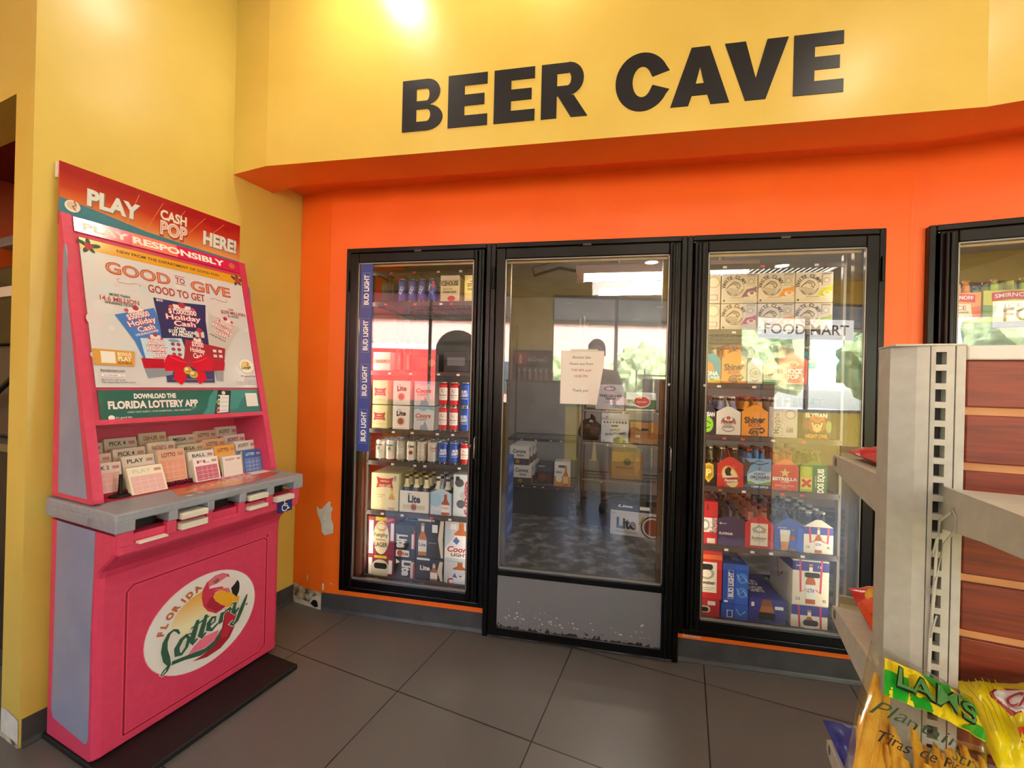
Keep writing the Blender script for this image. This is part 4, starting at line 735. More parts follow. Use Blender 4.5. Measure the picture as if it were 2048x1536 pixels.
def open_pack(label, x0, x1, z, ch, base, design, nx, glass, cap, neck):
    w = x1 - x0; t = thing('bottle_pack', label, 'bottle pack', ((x0 + x1) / 2, .12, z + .003)); d = .17; mb = MB(); m = M(base, .45)
    mb.box(-w / 2, w / 2, 0, .0016, 0, ch, m); mb.box(-w / 2, w / 2, d - .0016, d, 0, ch, m); mb.box(-w / 2, -w / 2 + .0016, 0, d, 0, ch, m); mb.box(w / 2 - .0016, w / 2, 0, d, 0, ch, m); mb.box(-w / 2, w / 2, 0, d, 0, .0016, m)
    design(Print(mb, front(w, ch), w, ch)); mb.build('carrier', t)
    for i in range(nx):
        for k in range(3):
            b, n = bottle_mesh(glass, cap, neck, .215); b.parent = t; b.location = (-w / 2 + w * (i + .5) / nx, .032 + k * .054, .002); b.scale = (.92, .92, 1)
open_pack('white open pack of dark bottles with gold necks, fifth shelf %s' % LC, -1.08, -.897, .562, .125, 'EDE7D4', d_lite12, 3, '1A0E08', 'D8B860', 'E6D9A6')
sixpack('blue and white six-pack with mountain picture on the fifth shelf %s' % LC, -.888, -.762, .562, .125, 'B4CEDF', d_coors_six, cap='D8D8D8', neck='E0DAC8', bh=.213, gable=.2)
carton('beer_carton', 'tall silver carton of wet bottles, right end of fifth shelf %s' % LC, -.753, -.632, .562, .24, .2, 'C9D6D8', d_coors_pack)
q = 'bottom shelf, left cooler'
carton('beer_carton', 'burgundy and cream carton with oval label, upper at left, %s' % q, -1.274, -1.106, .296, .224, .24, '8E1A34', d_yuengling)
carton('beer_carton', 'burgundy and cream carton with black hand hole, under the oval-label one, %s' % q, -1.27, -1.106, .178, .115, .24, '8E1A34', d_yuengling_low)
carton('beer_case', 'black case with white sideways word, upper of second stack, %s' % q, -1.1, -.976, .292, .195, .24, '1D1D1F', d_lite_black, top=lambda p: (p.rect(.1, .3, .9, .7, 'D8D8D8'), p.text('Lite', .5, .5, .2, K, w=.5, bold=.04)))
carton('beer_case', 'black case with white sideways word, lower of second stack, %s' % q, -1.105, -.976, .178, .112, .24, '1D1D1F', d_lite_blackb)
carton('beer_carton', 'black carton with an amber bottle at left, upper of third stack, %s' % q, -.971, -.803, .308, .226, .24, '232325', d_lite_bottle)
carton('beer_carton', 'black carton with an amber bottle at right, lower of third stack, %s' % q, -.971, -.803, .178, .128, .24, '232325', d_lite_bottle2)
carton('beer_carton', 'silver carton with big amber bottle and red script, upper at right, %s' % q, -.797, -.632, .305, .228, .24, 'CBD2D2', d_coors_tall)
carton('beer_carton', 'silver carton with big amber bottle, lower at right, %s' % q, -.797, -.632, .178, .125, .24, 'CBD2D2', lambda p: (bottle_pic(p, .58, .3, 1.0, .5, 'CFD8DA', 'B5602A'), p.poly([(.1, .1), (.4, .5), (.6, .3), (.8, .5), (1, .2), (1, 0), (.1, 0)], 'E9EEF2'), p.poly([(.4, .5), (.3, .3), (.5, .26)], '4A6FA8'), p.text('C', .24, .1, .3, 'C01F2E', bold=.04)))

# ---- right cooler ------------------------------------------------------------------------------
q = 'top shelf, right cooler'
for up in (1, 0):
    z = 1.764 if up else 1.63; h = .15 if up else .131; w = 'upper' if up else 'lower'
    carton('seltzer_case', 'narrow end of cream seltzer case at left, %s row, %s' % (w, q), .56, .644, z, h, .26, 'DCD2BC', d_claw_side, cat='seltzer case')
    for k, (x, cs) in enumerate(((.65, ('6A3A7A', 'B02A5A')), (.82, ('E8901E', 'E0902A')), (.989, ('C8D020', '9AB040')))):
        nm = (('purple', 'magenta'), ('orange', 'pale orange'), ('lime green', 'dull green'))[k][1 - up]
        carton('seltzer_case', 'cream seltzer case with wave emblem and %s fruit, %s row, %s' % (nm, w, q), x, x + .166, z, h, .26, 'DED5C0', claw(cs[1 - up]), cat='seltzer case')
q = 'second shelf, right cooler'
def six(label, *a, **k): return sixpack(label, *a, **k)
Z2 = 1.357
six('teal and yellow six-pack with white lettering at the left end of %s' % q, .572, .655, Z2, .118, '2F8C9A', d_kona, neck='D8C8A0', cap='8A6A3A')
sh1 = six('orange six-pack with black gothic lettering on %s' % q, .657, .776, Z2, .125, 'EC9A1C', d_shiner, neck='EE9A1E', cap='B03020')
six('tan six-pack with round emblem beside the orange one on %s' % q, .779, .85, Z2, .1, 'DDD5C2', d_tan, neck='C8C0A8')
six('cream six-pack of green bottles on %s' % q, .853, .918, Z2, .1, 'D8CBA8', d_green, glass='12591E', cap='C8C8C0', neck='1E7A2A')
six('bright orange-red six-pack with white lettering on %s' % q, .921, 1.05, Z2, .122, 'E0522A', d_shock, glass='5A2A10', cap='C86A3A', neck='E8703A')
six('white six-pack with turquoise band at the right end of %s' % q, 1.053, 1.178, Z2, .12, 'EBE6DC', d_white6, neck='4ABCD0', cap='C8C8C8')
q = 'third shelf, right cooler'; Z3 = 1.094
e1 = six('black and lime green six-pack with round face, left end of %s' % q, .56, .635, Z3, .12, '2A2438', d_elysian, neck='4A4A5A')
six('white six-pack with brown oval crest on %s' % q, .638, .755, Z3, .116, 'E6E0D0', d_peroni, glass='140E12', cap='C8C8C8', neck='8A8AA8', gable=.24)
s2 = six('orange six-pack with black gothic lettering on %s' % q, .757, .882, Z3, .122, 'EC9A1C', d_shiner, neck='EE9A1E', cap='B03020')
six('light grey six-pack with sideways white lettering on %s' % q, .884, 1.012, Z3, .15, 'BEBBB8', d_mayabe, gable=0, glass='3A2418', cap='C8C8C0', neck='C8C0A8')
six('black six-pack with an orange owl face on %s' % q, 1.036, 1.162, Z3, .134, '17120F', d_owl, glass='100A08', cap='1A1A1A', neck='2A2420')
q = 'fourth shelf, right cooler'; Z4 = .832
six('black six-pack with gold shield at the left end of %s' % q, .572, .645, Z4, .12, '17130F', d_badge, glass='2A1A0A', cap='C8C0A0', neck='8A8A5A', gable=0)
six('red six-pack with black rooster label on %s' % q, .649, .773, Z4, .116, 'D02A22', d_famosa, glass='2A160C', cap='C8A878', neck='3A2418', handle='C03A4A', gable=.3)
six('sky blue six-pack with bare tree picture on %s' % q, .776, .9, Z4, .15, '6FA4D0', d_angry, glass='3A1E12', cap='B0402A', neck='3A7AB0', gable=0)
six('red six-pack with golden star on %s' % q, .902, 1.023, Z4, .12, 'CE1A26', d_estrella, glass='4A1A12', cap='A0282A', neck='B02A2A', handle='D83A48')
six('green and yellow six-pack with red cross label on %s' % q, 1.03, 1.148, Z4, .125, '1F6A30', d_dos, glass='1A2A10', cap='7A7A50', neck='3A4A1E', gable=.2)
q = 'fifth shelf, right cooler'; Z5 = .534
carton('beer_carton', 'red carton with white label turned sideways at the left end of %s' % q, .56, .657, Z5, .215, .2, 'C41A26', d_budcarton)
pl = six('dark violet six-pack on %s' % q, .66, .784, Z5, .132, '231D52', d_platinum, glass='0A0810', cap='2A2A50', neck='14121E', gable=.12, handle='6A6488')
b6 = six('red and white six-pack with orange gable on %s' % q, .786, .918, Z5, .124, 'C41A26', d_bud6, glass='2A1008', cap='B0302A', neck='B86A5A', handle='E08A2A')
l6 = six('bright blue six-pack with beer glass picture on %s' % q, .921, 1.05, Z5, .126, '2448A8', d_bl6, glass='0C0A0E', cap='20264A', neck='1A1820', handle='8A94C8')
u6 = six('white and blue six-pack with pink ribbon at the right end of %s' % q, 1.053, 1.182, Z5, .128, 'EFE6CC', d_ultra6, glass='0E0A0A', cap='D8D4C8', neck='1A1414', handle='2A3AA0')
for t, nm in ((pl, 'dark violet'), (b6, 'red and white'), (l6, 'bright blue'), (u6, 'ribboned white and blue')):
    dup(t, (t.location.x, .34, t.location.z), 'six-pack right behind the %s one, %s' % (nm, q))
for t, nm in ((s2, 'orange'),): dup(t, (t.location.x, .34, t.location.z), 'orange six-pack behind the front orange one, third shelf, right cooler')
q = 'bottom shelf, right cooler'; Z6 = .166
carton('beer_carton', 'red carton with cream label, black hand hole, upper at left end, %s' % q, .562, .684, .255, .245, .24, 'C81E28', d_budbox)
carton('beer_carton', 'red carton with grey hand hole, lowest at left end, %s' % q, .562, .676, Z6, .086, .24, 'B8222A', d_budbox_low)
carton('beer_carton', 'upright blue carton with sideways white word, second from left, %s' % q, .69, .808, .242, .2, .26, '1F4EAE', d_blbox, top=lambda p: (p.text('BUD', .4, .6, .1, 'D8E0F0', w=.4), p.rect(.5, .2, .8, .4, '8AA0D8')))
carton('beer_carton', 'blue carton lying under the upright blue carton %s' % q, .686, .81, Z6, .073, .26, '1F4EAE', d_bllow)
carton('beer_carton', 'dark blue carton lying flat with amber hand hole, middle of %s' % q, .814, .982, Z6, .117, .3, '2A2F8C', d_bllying, top=d_bllying_top)
carton('beer_carton', 'white and blue carton with pink ribbon print, upper at right, %s' % q, 1.008, 1.168, .277, .22, .26, 'EFE6CC', d_ultra_carton, side=lambda p: (p.rect(0, .76, 1, .97, '2A2F8C'), p.stroke([(.3, 1), (.4, .3), (.6, .5)], .008, 'D03A5A')))
carton('beer_carton', 'white and blue carton with black hand hole, under the ribboned one, %s' % q, 1.005, 1.166, Z6, .108, .26, 'EFE6CC', d_ultra_low)
# ---- far right cooler (angled wall) ---------------------------------------------------------------
def smirnoff(c1, c2, fl):
    def d(p):
        p.rect(0, 0, 1, 1, c1); p.poly([(0, .1), (.3, .2), (.35, .5), (0, .55)], c2); p.poly([(1, .1), (.75, .2), (.7, .5), (1, .55)], c2); p.poly([(.25, .62), (.75, .62), (.8, .2), (.5, .05), (.2, .2)], 'EDE2BC')
        p.poly([(.14, .92), (.5, .97), (.86, .92), (.86, .66), (.5, .71), (.14, .66)], 'C8322C'); p.text('SMIRNOFF', .5, .81, .13, WHT, w=.62, bold=.018, arc=.04); p.text('ICE', .5, .5, .16, '6A7A3A' if fl == 'GREEN APPLE' else 'B0502A', w=.3, bold=.01); p.text(fl, .5, .34, .06, '5A5A3A', w=.42)
    return d
def at4(x, y, z): v = Vector((D4a[0] + ca * x + sa * y, D4a[1] - sa * x + ca * y, z)); return v
six('orange six-pack with red banner, left on the top shelf of far right cooler', -.07, .07, 0, .135, 'E8982A', smirnoff('EA9A2A', 'D86A1E', 'SCREWDRIVER'), glass='A8601A', cap='7A3A34', neck='E89A1A', gable=0, loc=at4(.175, .12, 1.658), rotz=-ANG)
g4 = six('lime green six-pack with red banner on the top shelf of the far right cooler', -.098, .098, 0, .14, 'C8CC2A', smirnoff('CCD028', '7A9A2A', 'GREEN APPLE'), glass='6A7A1A', cap='7A3A34', neck='B8D020', gable=0, loc=at4(.35, .12, 1.658), rotz=-ANG)
six('pale six-pack right of the green one on the top shelf of the far right cooler', -.065, .065, 0, .135, 'D8C86A', smirnoff('D8C86A', '9A9A3A', 'ORIGINAL'), glass='8A8A4A', cap='7A3A34', neck='D8D8C8', gable=0, loc=at4(.52, .12, 1.658), rotz=-ANG)
for k, (x, b) in enumerate(((.17, '5A2A1A'), (.31, '6A3A22'), (.45, '4A2A20'), (.6, '6A4A2A'))):
    carton('beer_carton', 'brown carton on the second shelf of the far right cooler, %s from the left' % ordn[k].replace('leftmost', 'first'), -.06, .06, 0, .16, .2, b, lambda p: (p.ell(.4, .4, .3, .3, 'C89A4A'), p.ell(.4, .4, .24, .24, '7A3A1E')), loc=at4(x, .12, 1.36), rotz=-ANG)
# ------------------------------------------------------------------ stock inside the walk-in cooler
q = 'inside the walk-in cooler'
lr = rack('shelf_rack', 'low black shelf rack along the back of the walk-in cooler', -.75, -.06, 0, .5, [.31, .78], (-.06, 2.02, 0), 0, rail=M('17110F', .5))
rk = rack('wire_rack', 'wire shelf rack at the right inside the walk-in cooler', -.42, .6, 0, .45, [.44, .79, 1.1], (.36, 1.84, 0), -.06, rail=M('A8A49A', .3, .7), railh=.012)
for k in range(3):
    for up in (1, 0):
        carton('beer_carton', 'white and brown carton, navy lettering, %s layer, %s row, left in the walk-in cooler' % (('lower', 'upper')[up], ('front', 'second', 'third')[k]), 0, .2, 0, .19, .15, 'E9E6E2', d_corona, side=d_corona_side, loc=(-.69 + .012 * k + .03 * (1 - up), 2.035 + .155 * k, .313 + .193 * up))
for r_, a_, b_, y_ in ((lr, -.8, -.12, .02), (rk, -.4, .58, .02)):
    mb = MB(); mb.box(a_, b_, y_, y_ + .012, .008, .27, BLKM); mb.build('under_shelf_dark', r_)  # black boards stand in for the shade beneath the lowest shelves
carton('beer_carton', 'dark brown carton with red print beside the white and brown stack %s' % q, 0, .17, 0, .2, .2, '241A18', d_darkbox, loc=(-.43, 2.12, .313))
carton('beer_carton', 'white and amber carton with dark hand hole %s' % q, 0, .16, 0, .245, .18, 'E9E6E0', d_ultra_o, loc=(-.25, 2.05, .313))
carton('food_box', 'grey dessert box with black lettering on the wire rack %s' % q, 0, .27, 0, .24, .3, 'A9A7AE', d_tres, loc=(.19, 1.92, 1.106), cat='box')
carton('food_box', 'green and white box with red oval on the wire rack %s' % q, 0, .27, 0, .17, .3, 'D4D6D4', d_veg, loc=(.475, 1.89, 1.106), cat='box')
carton('food_box', 'pale box of limes with black lettering on the wire rack %s' % q, 0, .255, 0, .28, .26, 'C4CCD6', d_limes, loc=(.245, 1.92, .796), cat='box')
carton('cardboard_box', 'brown box with white tag beside the lime box %s' % q, 0, .25, 0, .2, .28, 'A0703F', d_brown, loc=(.51, 1.9, .796), cat='box')
carton('cardboard_box', 'brown box on the lowest shelf of the wire rack %s' % q, 0, .29, 0, .26, .3, '9A7038', d_brown2, loc=(.37, 1.95, .446), cat='box', rotz=.06)
carton('beer_case', 'white case with black word and copper circle on the cooler floor', 0, .42, 0, .225, .26, 'EAE8E6', d_lite_case, loc=(.42, 1.66, .0065), rotz=-.12, top=lambda p: (p.rect(0, 0, 1, 1, '1E1E20'), p.text('Lite', .3, .5, .3, WHT, w=.3, bold=.04), p.rect(.6, .2, .8, .6, WHT)))
for k in range(4):
    carton('beer_carton', 'blue carton stacked by left edge of the walk-in door, %s' % ('lowest', 'second from the floor', 'third from the floor', 'topmost')[k], 0, .2, 0, .17, .26, '2B4FA8', lambda p: (p.rect(.2, .2, .8, .5, '8AA4DC'), p.text('BUD LIGHT', .5, .68, .16, WHT, w=.7)), side=lambda p: p.rect(.1, .25, .9, .6, '7A94D4'), loc=(-.76, 1.3, .0065 + .172 * k))
# brown plastic bag on the rack
bm = bmesh.new(); bmesh.ops.create_icosphere(bm, subdivisions=4, radius=.105); rnd = random.Random(3)
for v in bm.verts:
    c = v.co; n = 1 + .14 * math.sin(40 * c.x + 3) * math.sin(33 * c.z) + .1 * math.sin(70 * c.y + 30 * c.z); c *= n; c.z = max(c.z, -.085) * (1.12 if c.z > 0 else 1)
bm.verts.index_update(); mb = MB(); mb.add([v.co for v in bm.verts], [[v.index for v in f.verts] for f in bm.faces], M('2A120A', .22, 0, .6), True); bm.free()
mb.tube([(0, 0, .1), (.015, 0, .125), (.03, .01, .14)], [.03, .012, .035], M('2A120A', .25), 10)
o = mb.build('plastic_bag', None, (.01, 2.02, .885)); tag(o, 'crumpled dark brown plastic bag beside the lime box in the walk-in cooler', 'bag')

# ------------------------------------------------------------------ white gondola shelving at the right (store grid)
g = thing('gondola_shelf', 'white slotted shelving unit with red-brown slatted back panel at the right', 'shelf', T2W(0, 0), -ANG)
WOOD = None
def wood():
    m = noisy('red_wood_laminate', '6A2410', '93391C', 6, 0.42, 0.0, detail=6, stretch=(1.6, 1, 26), lo=.3, hi=.7); return m
WOOD = wood(); TAN = noisy('slat_groove_tan', 'C98A52', 'D69A62', 8, .5)
PX0, PX1, PY = .3615, 1.35, .782
mb = MB(); zs = [.2 + .0777 * k for k in range(16)]
zl = [1.307 - .0777 * k for k in range(14)]
mb.box(PX0, PX1, PY + .004, PY + .016, .1, 1.378, TAN); top = 1.378
for z in zl: mb.rbox(PX0, PX1, PY - .002, PY + .006, z + .0055, top, WOOD, .002); top = z - .0055
mb.box(PX0, PX1, PY - .002, PY + .006, .1, top, WOOD); mb.build('slat_panel', g)
mb = MB(); mb.rbox(PX0 - .002, PX1, PY - .008, PY + .02, 1.378, 1.398, M('D9D6CE', .4), .002); mb.build('top_rail', g)
def upright(x0):
    mb = MB(); ux0, ux1, y0, y1, zt = x0 + .0, x0 + .074, .745, .80, 1.395
    # side, chamfer, slotted face, edge strip
    poly = [(ux0, .762), (ux0 + .024, .748), (ux0 + .037, .745), (ux0 + .062, .745), (ux0 + .062, .7485), (ux0 + .064, .7485), (ux0 + .064, .745), (ux0 + .074, .745), (ux0 + .074, .80), (ux0, .80)]
    # solid body behind the slots
    mb.prism([(ux0, .762), (ux0 + .024, .748), (ux0 + .037, .7455), (ux0 + .037, .80), (ux0, .80)], 'z', 0, zt, SHELFW)
    mb.prism([(ux0 + .0385, .746), (ux0 + .043, .745), (ux0 + .043, .80), (ux0 + .0385, .80)], 'z', 0, zt, SHELFW)
    mb.box(ux0 + .054, ux0 + .0625, .745, .80, 0, zt, SHELFW); mb.box(ux0 + .064, ux0 + .0735, .745, .80, 0, zt, SHELFW); mb.box(ux0 + .043, ux0 + .064, .757, .80, 0, zt, M('3A3836', .7)); mb.box(ux0 + .037, ux0 + .0735, .7475, .80, 0, zt - .004, M('77746C', .6)) if False else None
    k = 0; z = zt
    while z > .1:   # bridges between the slots, one inch pitch
        mb.box(ux0 + .043, ux0 + .054, .745, .7565, z - .0082, z, SHELFW); z -= .0254
    mb.rbox(ux0 - .001, ux0 + .0745, .744, .801, zt, zt + .003, SHELFW, .001)
    mb.box(ux0 + .002, ux0 + .022, .7535, .7545, 1.287, 1.29, M('9A968A', .6)) if False else None
    return mb.build('upright', g)
upright(.271); upright(1.19)
def gshelf(x0, x1, z, side, depth, name='shelf', droop=0.0):
    """side -1: towards the camera; 1: towards the coolers"""
    mb = MB(); y0 = .745 if side < 0 else .80; y1 = y0 + side * depth; a, b = min(y0, y1), max(y0, y1)
    mb.rbox(x0 + .004, x1 - .004, a, b, z - .016, z, SHELFW, .003)
    for x in (x0, x1 - .004):
        pts = [(y0, z + .002), (y1 - side * .006, z + .002), (y1, z - .004), (y1, z - .022), (y1 - side * .01, z - .026), (y0 + side * .08, z - .046), (y0, z - .056)]
        mb.prism(pts, 'x', x, x + .004, SHELFW)
    fy = y1
    lip = M('A89A78', .4); mb.box(x0 + .012, x1, min(fy, fy + side * .006), max(fy, fy + side * .006), z - .018, z + .02, lip)
    mb.box(x0 + .012, x1, min(fy - side * .004, fy), max(fy - side * .004, fy), z, z + .006, M('C8B890', .4))
    for k in range(3): mb.lathe([(.004, 0), (.004, .0006)], '2A2A2A', x0 + .03 + .05 * k, (y0 + y1) / 2 - .03, 8)
    s = mb.build(name, g)
    mb = MB(); hx = x0 - .0006; hy = y1 - side * .018
    mb.prism([(hy + .006 * math.cos(t * .63), z - .01 + .009 * math.sin(t * .63)) for t in range(10)], 'x', hx, hx + .001, M('6A665C', .6)); mb.build('bracket_hole', s); return s
gshelf(.272, 1.19, 1.203, 1, .205); gshelf(.272, 1.19, .915, 1, .19); gshelf(.272, 1.19, .648, 1, .2)
gshelf(.325, 1.16, 1.203, -1, .4); gshelf(.30, 1.16, .85, -1, .35); 
mb = MB(); mb.rbox(.275, 1.3, .33, 1.16, .01, .12, SHELFW, .004); mb.build('base_deck', g)
# white cord hanging down the upright
mb = MB(); CORD = M('CFCBC0', .5)
mb.tube([(.3235, .722, 1.182), (.3205, .716, 1.176), (.3175, .735, 1.16), (.3165, .738, 1.12), (.3155, .741, 1.06), (.313, .742, .99), (.312, .742, .92)], .0016, CORD, 6)
mb.tube([(.3235, .722, 1.182), (.324, .714, 1.172), (.3245, .715, 1.155), (.322, .735, 1.13), (.318, .741, 1.08), (.315, .742, 1.02), (.314, .742, .95)], .0013, CORD, 6)
for z in (1.14, 1.085, 1.03): mb.tube([(.3195, .741, z), (.315, .735, z - .004), (.3135, .738, z - .022), (.3145, .741, z - .03)], .0012, CORD, 6)
o = mb.build('white_cord', None, T2W(0, 0), -ANG); tag(o, 'white string tied to the shelf bracket, hanging down the slotted upright', 'cord')

# ------------------------------------------------------------------ chip bags
def pillow(corners, thick, n=18, wr=.004, seed=1, pinch=.12):
    """corners TL, TR, BR, BL -> function S(u, v, off); u right, v up"""
    TL, TR, BR, BL = [Vector(c) for c in corners]; rnd = random.Random(seed); ph = [rnd.uniform(0, 6) for _ in range(8)]
    nrm = (TR - BL).cross(TL - BR).normalized()
    def base(u, v): return (BL * (1 - u) + BR * u) * (1 - v) + (TL * (1 - u) + TR * u) * v
    def bulge(u, v):
        a = max(0, 1 - abs(2 * u - 1) ** 2.6); b = max(0, 1 - abs(2 * v - 1) ** 3.0); e = (a * b) ** .55
        w_ = wr * (math.sin(9 * u + 5 * v + ph[0]) * math.sin(7 * v - 4 * u + ph[1]) + .6 * math.sin(21 * u + 9 * v + ph[2]) * math.sin(17 * v + ph[3]) + .5 * math.sin(38 * u - 12 * v + ph[4])) * (.35 + e)
        return e, w_
    def S(u, v, off=0, side=1):
        e, w_ = bulge(u, v); p = base(u, v); c = base(.5, .5)
        q = p + (c - p) * pinch * (1 - e) * (1 - max(abs(2 * u - 1), abs(2 * v - 1)) * .4) * .0
        return q + nrm * (side * thick * .5 * e + w_ * (1 if side > 0 else .6) + off)
    return S
def bag_skin(mb, S, m, n=22):
    for side in (1, -1):
        vs = [S(i / n, j / n, 0, side) for j in range(n + 1) for i in range(n + 1)]
        mb.add(vs, [(j * (n + 1) + i, j * (n + 1) + i + 1, (j + 1) * (n + 1) + i + 1, (j + 1) * (n + 1) + i)[::side] for j in range(n) for i in range(n)], m, True)
def bagprint(mb, S, W, H):
    P = Print(mb, lambda u, v, o: S(u / W, v / H, o * 2.2, 1), W, H); return P
def grid_poly(P, u0, v0, u1, v1, m, n=6, sh=None):
    """a coloured patch that follows the bag, subdivided; sh(u, v) -> u, v warps it"""
    o = P._o()
    for i in range(n):
        for j in range(n):
            q = [(u0 + (u1 - u0) * (i + a) / n, v0 + (v1 - v0) * (j + b) / n) for a, b in ((0, 0), (1, 0), (1, 1), (0, 1))]
            P.mb.face([P.f(x * P.W, y * P.H, o) for x, y in (q if not sh else [sh(*t) for t in q])], m, True)
def ell_patch(P, cx, cy, rx, ry, m, rot=0.0):
    c_, s_ = math.cos(rot), math.sin(rot)
    def sh(s, t): a = 2 * math.pi * t; x, y = rx * P.W * s * math.cos(a), ry * P.H * s * math.sin(a); return cx + (x * c_ - y * s_) / P.W, cy + (x * s_ + y * c_) / P.H
    grid_poly(P, 0.02, 0, 1, 1, m, 18, sh); P.k += 2
def quad_patch(P, q, m): grid_poly(P, 0, 0, 1, 1, m, 5, lambda s, t: ((q[0][0] * (1 - s) + q[1][0] * s) * (1 - t) + (q[3][0] * (1 - s) + q[2][0] * s) * t, (q[0][1] * (1 - s) + q[1][1] * s) * (1 - t) + (q[3][1] * (1 - s) + q[2][1] * s) * t))
# clear bag of plantain strips
cor = [T2W(.233, .693, 1.002), T2W(.350, .726, .940), T2W(.300, .560, .862), T2W(.142, .50, .902)]
S1_ = pillow(cor, .046, wr=.0024, seed=4); W, H = .15, .2
t = thing('chip_bag', 'clear bag of long yellow plantain strips with a green and yellow label', 'snack bag', (0, 0, 0))
mb = MB(); bag_skin(mb, S1_, FILM); mb.build('film', t)
mb = MB(); P = bagprint(mb, S1_, W, H)
lab = lambda u, v: (u, v)
GR, YL = '1FA02A', 'F4D81E'
grid_poly(P, .1, .66, .92, .9, M(YL, .3), 10); grid_poly(P, .1, .66, .28, .82, M(GR, .3), 8); [quad_patch(P, q_, M(GR, .3)) for q_ in ([(.3, .66), (.5, .66), (.42, .74), (.3, .78)], [(.4, .9), (.62, .9), (.66, .78), (.54, .76)], [(.74, .9), (.92, .9), (.92, .82), (.82, .8)], [(.68, .66), (.92, .66), (.92, .74), (.84, .74)])]; P.k += 8
P.k += 4; P.text("LAM'S", .49, .785, .135, '102A14', w=.64, bold=.05, rot=-.05); P.k += 2; P.text("LAM'S", .49, .785, .125, '4E8A4A', w=.63, bold=.012, rot=-.05)
P.k += 6; P.text('Plantain', .3, .545, .075, '2A4A2A', w=.56, shear=.3, bold=-.004, rot=-.12); P.text('Strips', .67, .45, .07, '2A4A2A', w=.3, shear=.3, bold=-.004, rot=-.12); P.text('Tiras de Plátano', .42, .40, .058, '2A1A10', w=.7, shear=.25, bold=.004, rot=-.1); P.ring(.87, .36, .09, .006, '3A2A1A'); P.text('0g', .87, .36, .06, '2A1A10', bold=.015)
mb.build('label_print', t)
CH = noisy('plantain_chip', 'E0A21E', 'F0BC3A', 60, .6, .3, bscale=300)
rnd = random.Random(11); nC = 0
for k in range(60):
    u = .06 + .88 * ((k * .618) % 1); v0 = rnd.uniform(.04, .16); ln = rnd.uniform(.3, .5) * (1.45 if u < .3 else .95)
    dv = ln; du = rnd.uniform(-.16, .1); pts = []
    for i in range(6):
        a = i / 5; uu = min(.95, max(.05, u + du * a + .02 * math.sin(a * 3))); vv = v0 + dv * a; e = rnd.uniform(-.2, .2)
        pts.append(S1_(uu, vv, 0, 0) + (S1_(uu, vv, 0, 1) - S1_(uu, vv, 0, -1)) * (.34 * math.sin(k * 2.4)))
    mb = MB(); r = rnd.uniform(.006, .0085)
    d = (pts[-1] - pts[0]).normalized(); nr = Vector((0, -1, .2)); sd = d.cross(nr).normalized(); up = sd.cross(d)
    ring = []
    for i, p in enumerate(pts):
        ww = r * (.55 if i in (0, 5) else 1); ring.append([p + sd * ww * math.cos(q_ * math.pi / 3) + up * ww * .38 * math.sin(q_ * math.pi / 3) for q_ in range(6)])
    vs = [x for g_ in ring for x in g_]; mb.add(vs, [(i * 6 + a, i * 6 + (a + 1) % 6, (i + 1) * 6 + (a + 1) % 6, (i + 1) * 6 + a) for i in range(5) for a in range(6)], CH, True); mb.face(ring[0], CH); mb.face(ring[-1], CH)
    mb.build('plantain_strip', t)
# yellow bag with a red and white oval at the lower right
S2_ = pillow([T2W(.346, .757, .940), T2W(.475, .757, .972), T2W(.42, .63, .895), T2W(.338, .655, .905)], .04, wr=.0035, seed=9); W, H = .17, .19
t = thing('chip_bag', 'glossy yellow chip bag with white and red oval at the lower right corner', 'snack bag', (0, 0, 0))
mb = MB(); bag_skin(mb, S2_, M('F2DC12', .22, 0, .6)); mb.build('pouch', t)
mb = MB(); P = bagprint(mb, S2_, W, H); ell_patch(P, .56, .62, .40, .17, M('B8284A', .3), -.45); ell_patch(P, .56, .62, .37, .145, M('F4F0EA', .3), -.45); P.k += 5; P.text('Churritos', .58, .61, .14, 'B8284A', w=.58, rot=-.45, bold=.02, shear=.2)
for k, c in ((0, 'D8281E'), (1, 'E84A1E')): P.poly([(.3 + .3 * k, .4), (.5 + .3 * k, .45), (.62 + .2 * k, .2), (.4 + .2 * k, .02), (.28 + .25 * k, .1)], c)
for k in range(6): P.stroke([(.04 + .05 * k, .95), (.1 + .04 * k, .6), (.06 + .05 * k, .3)], .0012, 'B8A818')
P.stroke([(.02, .9), (.98, .9)], .001, 'B8A818'); mb.build('print', t)
# blue bag peeking out at the bottom
S3_ = pillow([T2W(.266, 1.005, .678), T2W(.40, .99, .70), T2W(.42, .84, .68), T2W(.274, .83, .672)], .04, wr=.003, seed=2); t = thing('chip_bag', 'blue chip bag corner with orange print behind the clear plantain bag', 'snack bag', (0, 0, 0))
mb = MB(); bag_skin(mb, S3_, M('1E2C8E', .25, 0, .6)); P = bagprint(mb, S3_, .13, .16); P.poly([(.3, .9), (.5, .95), (.9, .95), (.9, .6), (.6, .7)], 'E8903A'); P.text('Lay', .2, .8, .1, WHT, bold=.03) if False else None; mb.build('pouch', t)
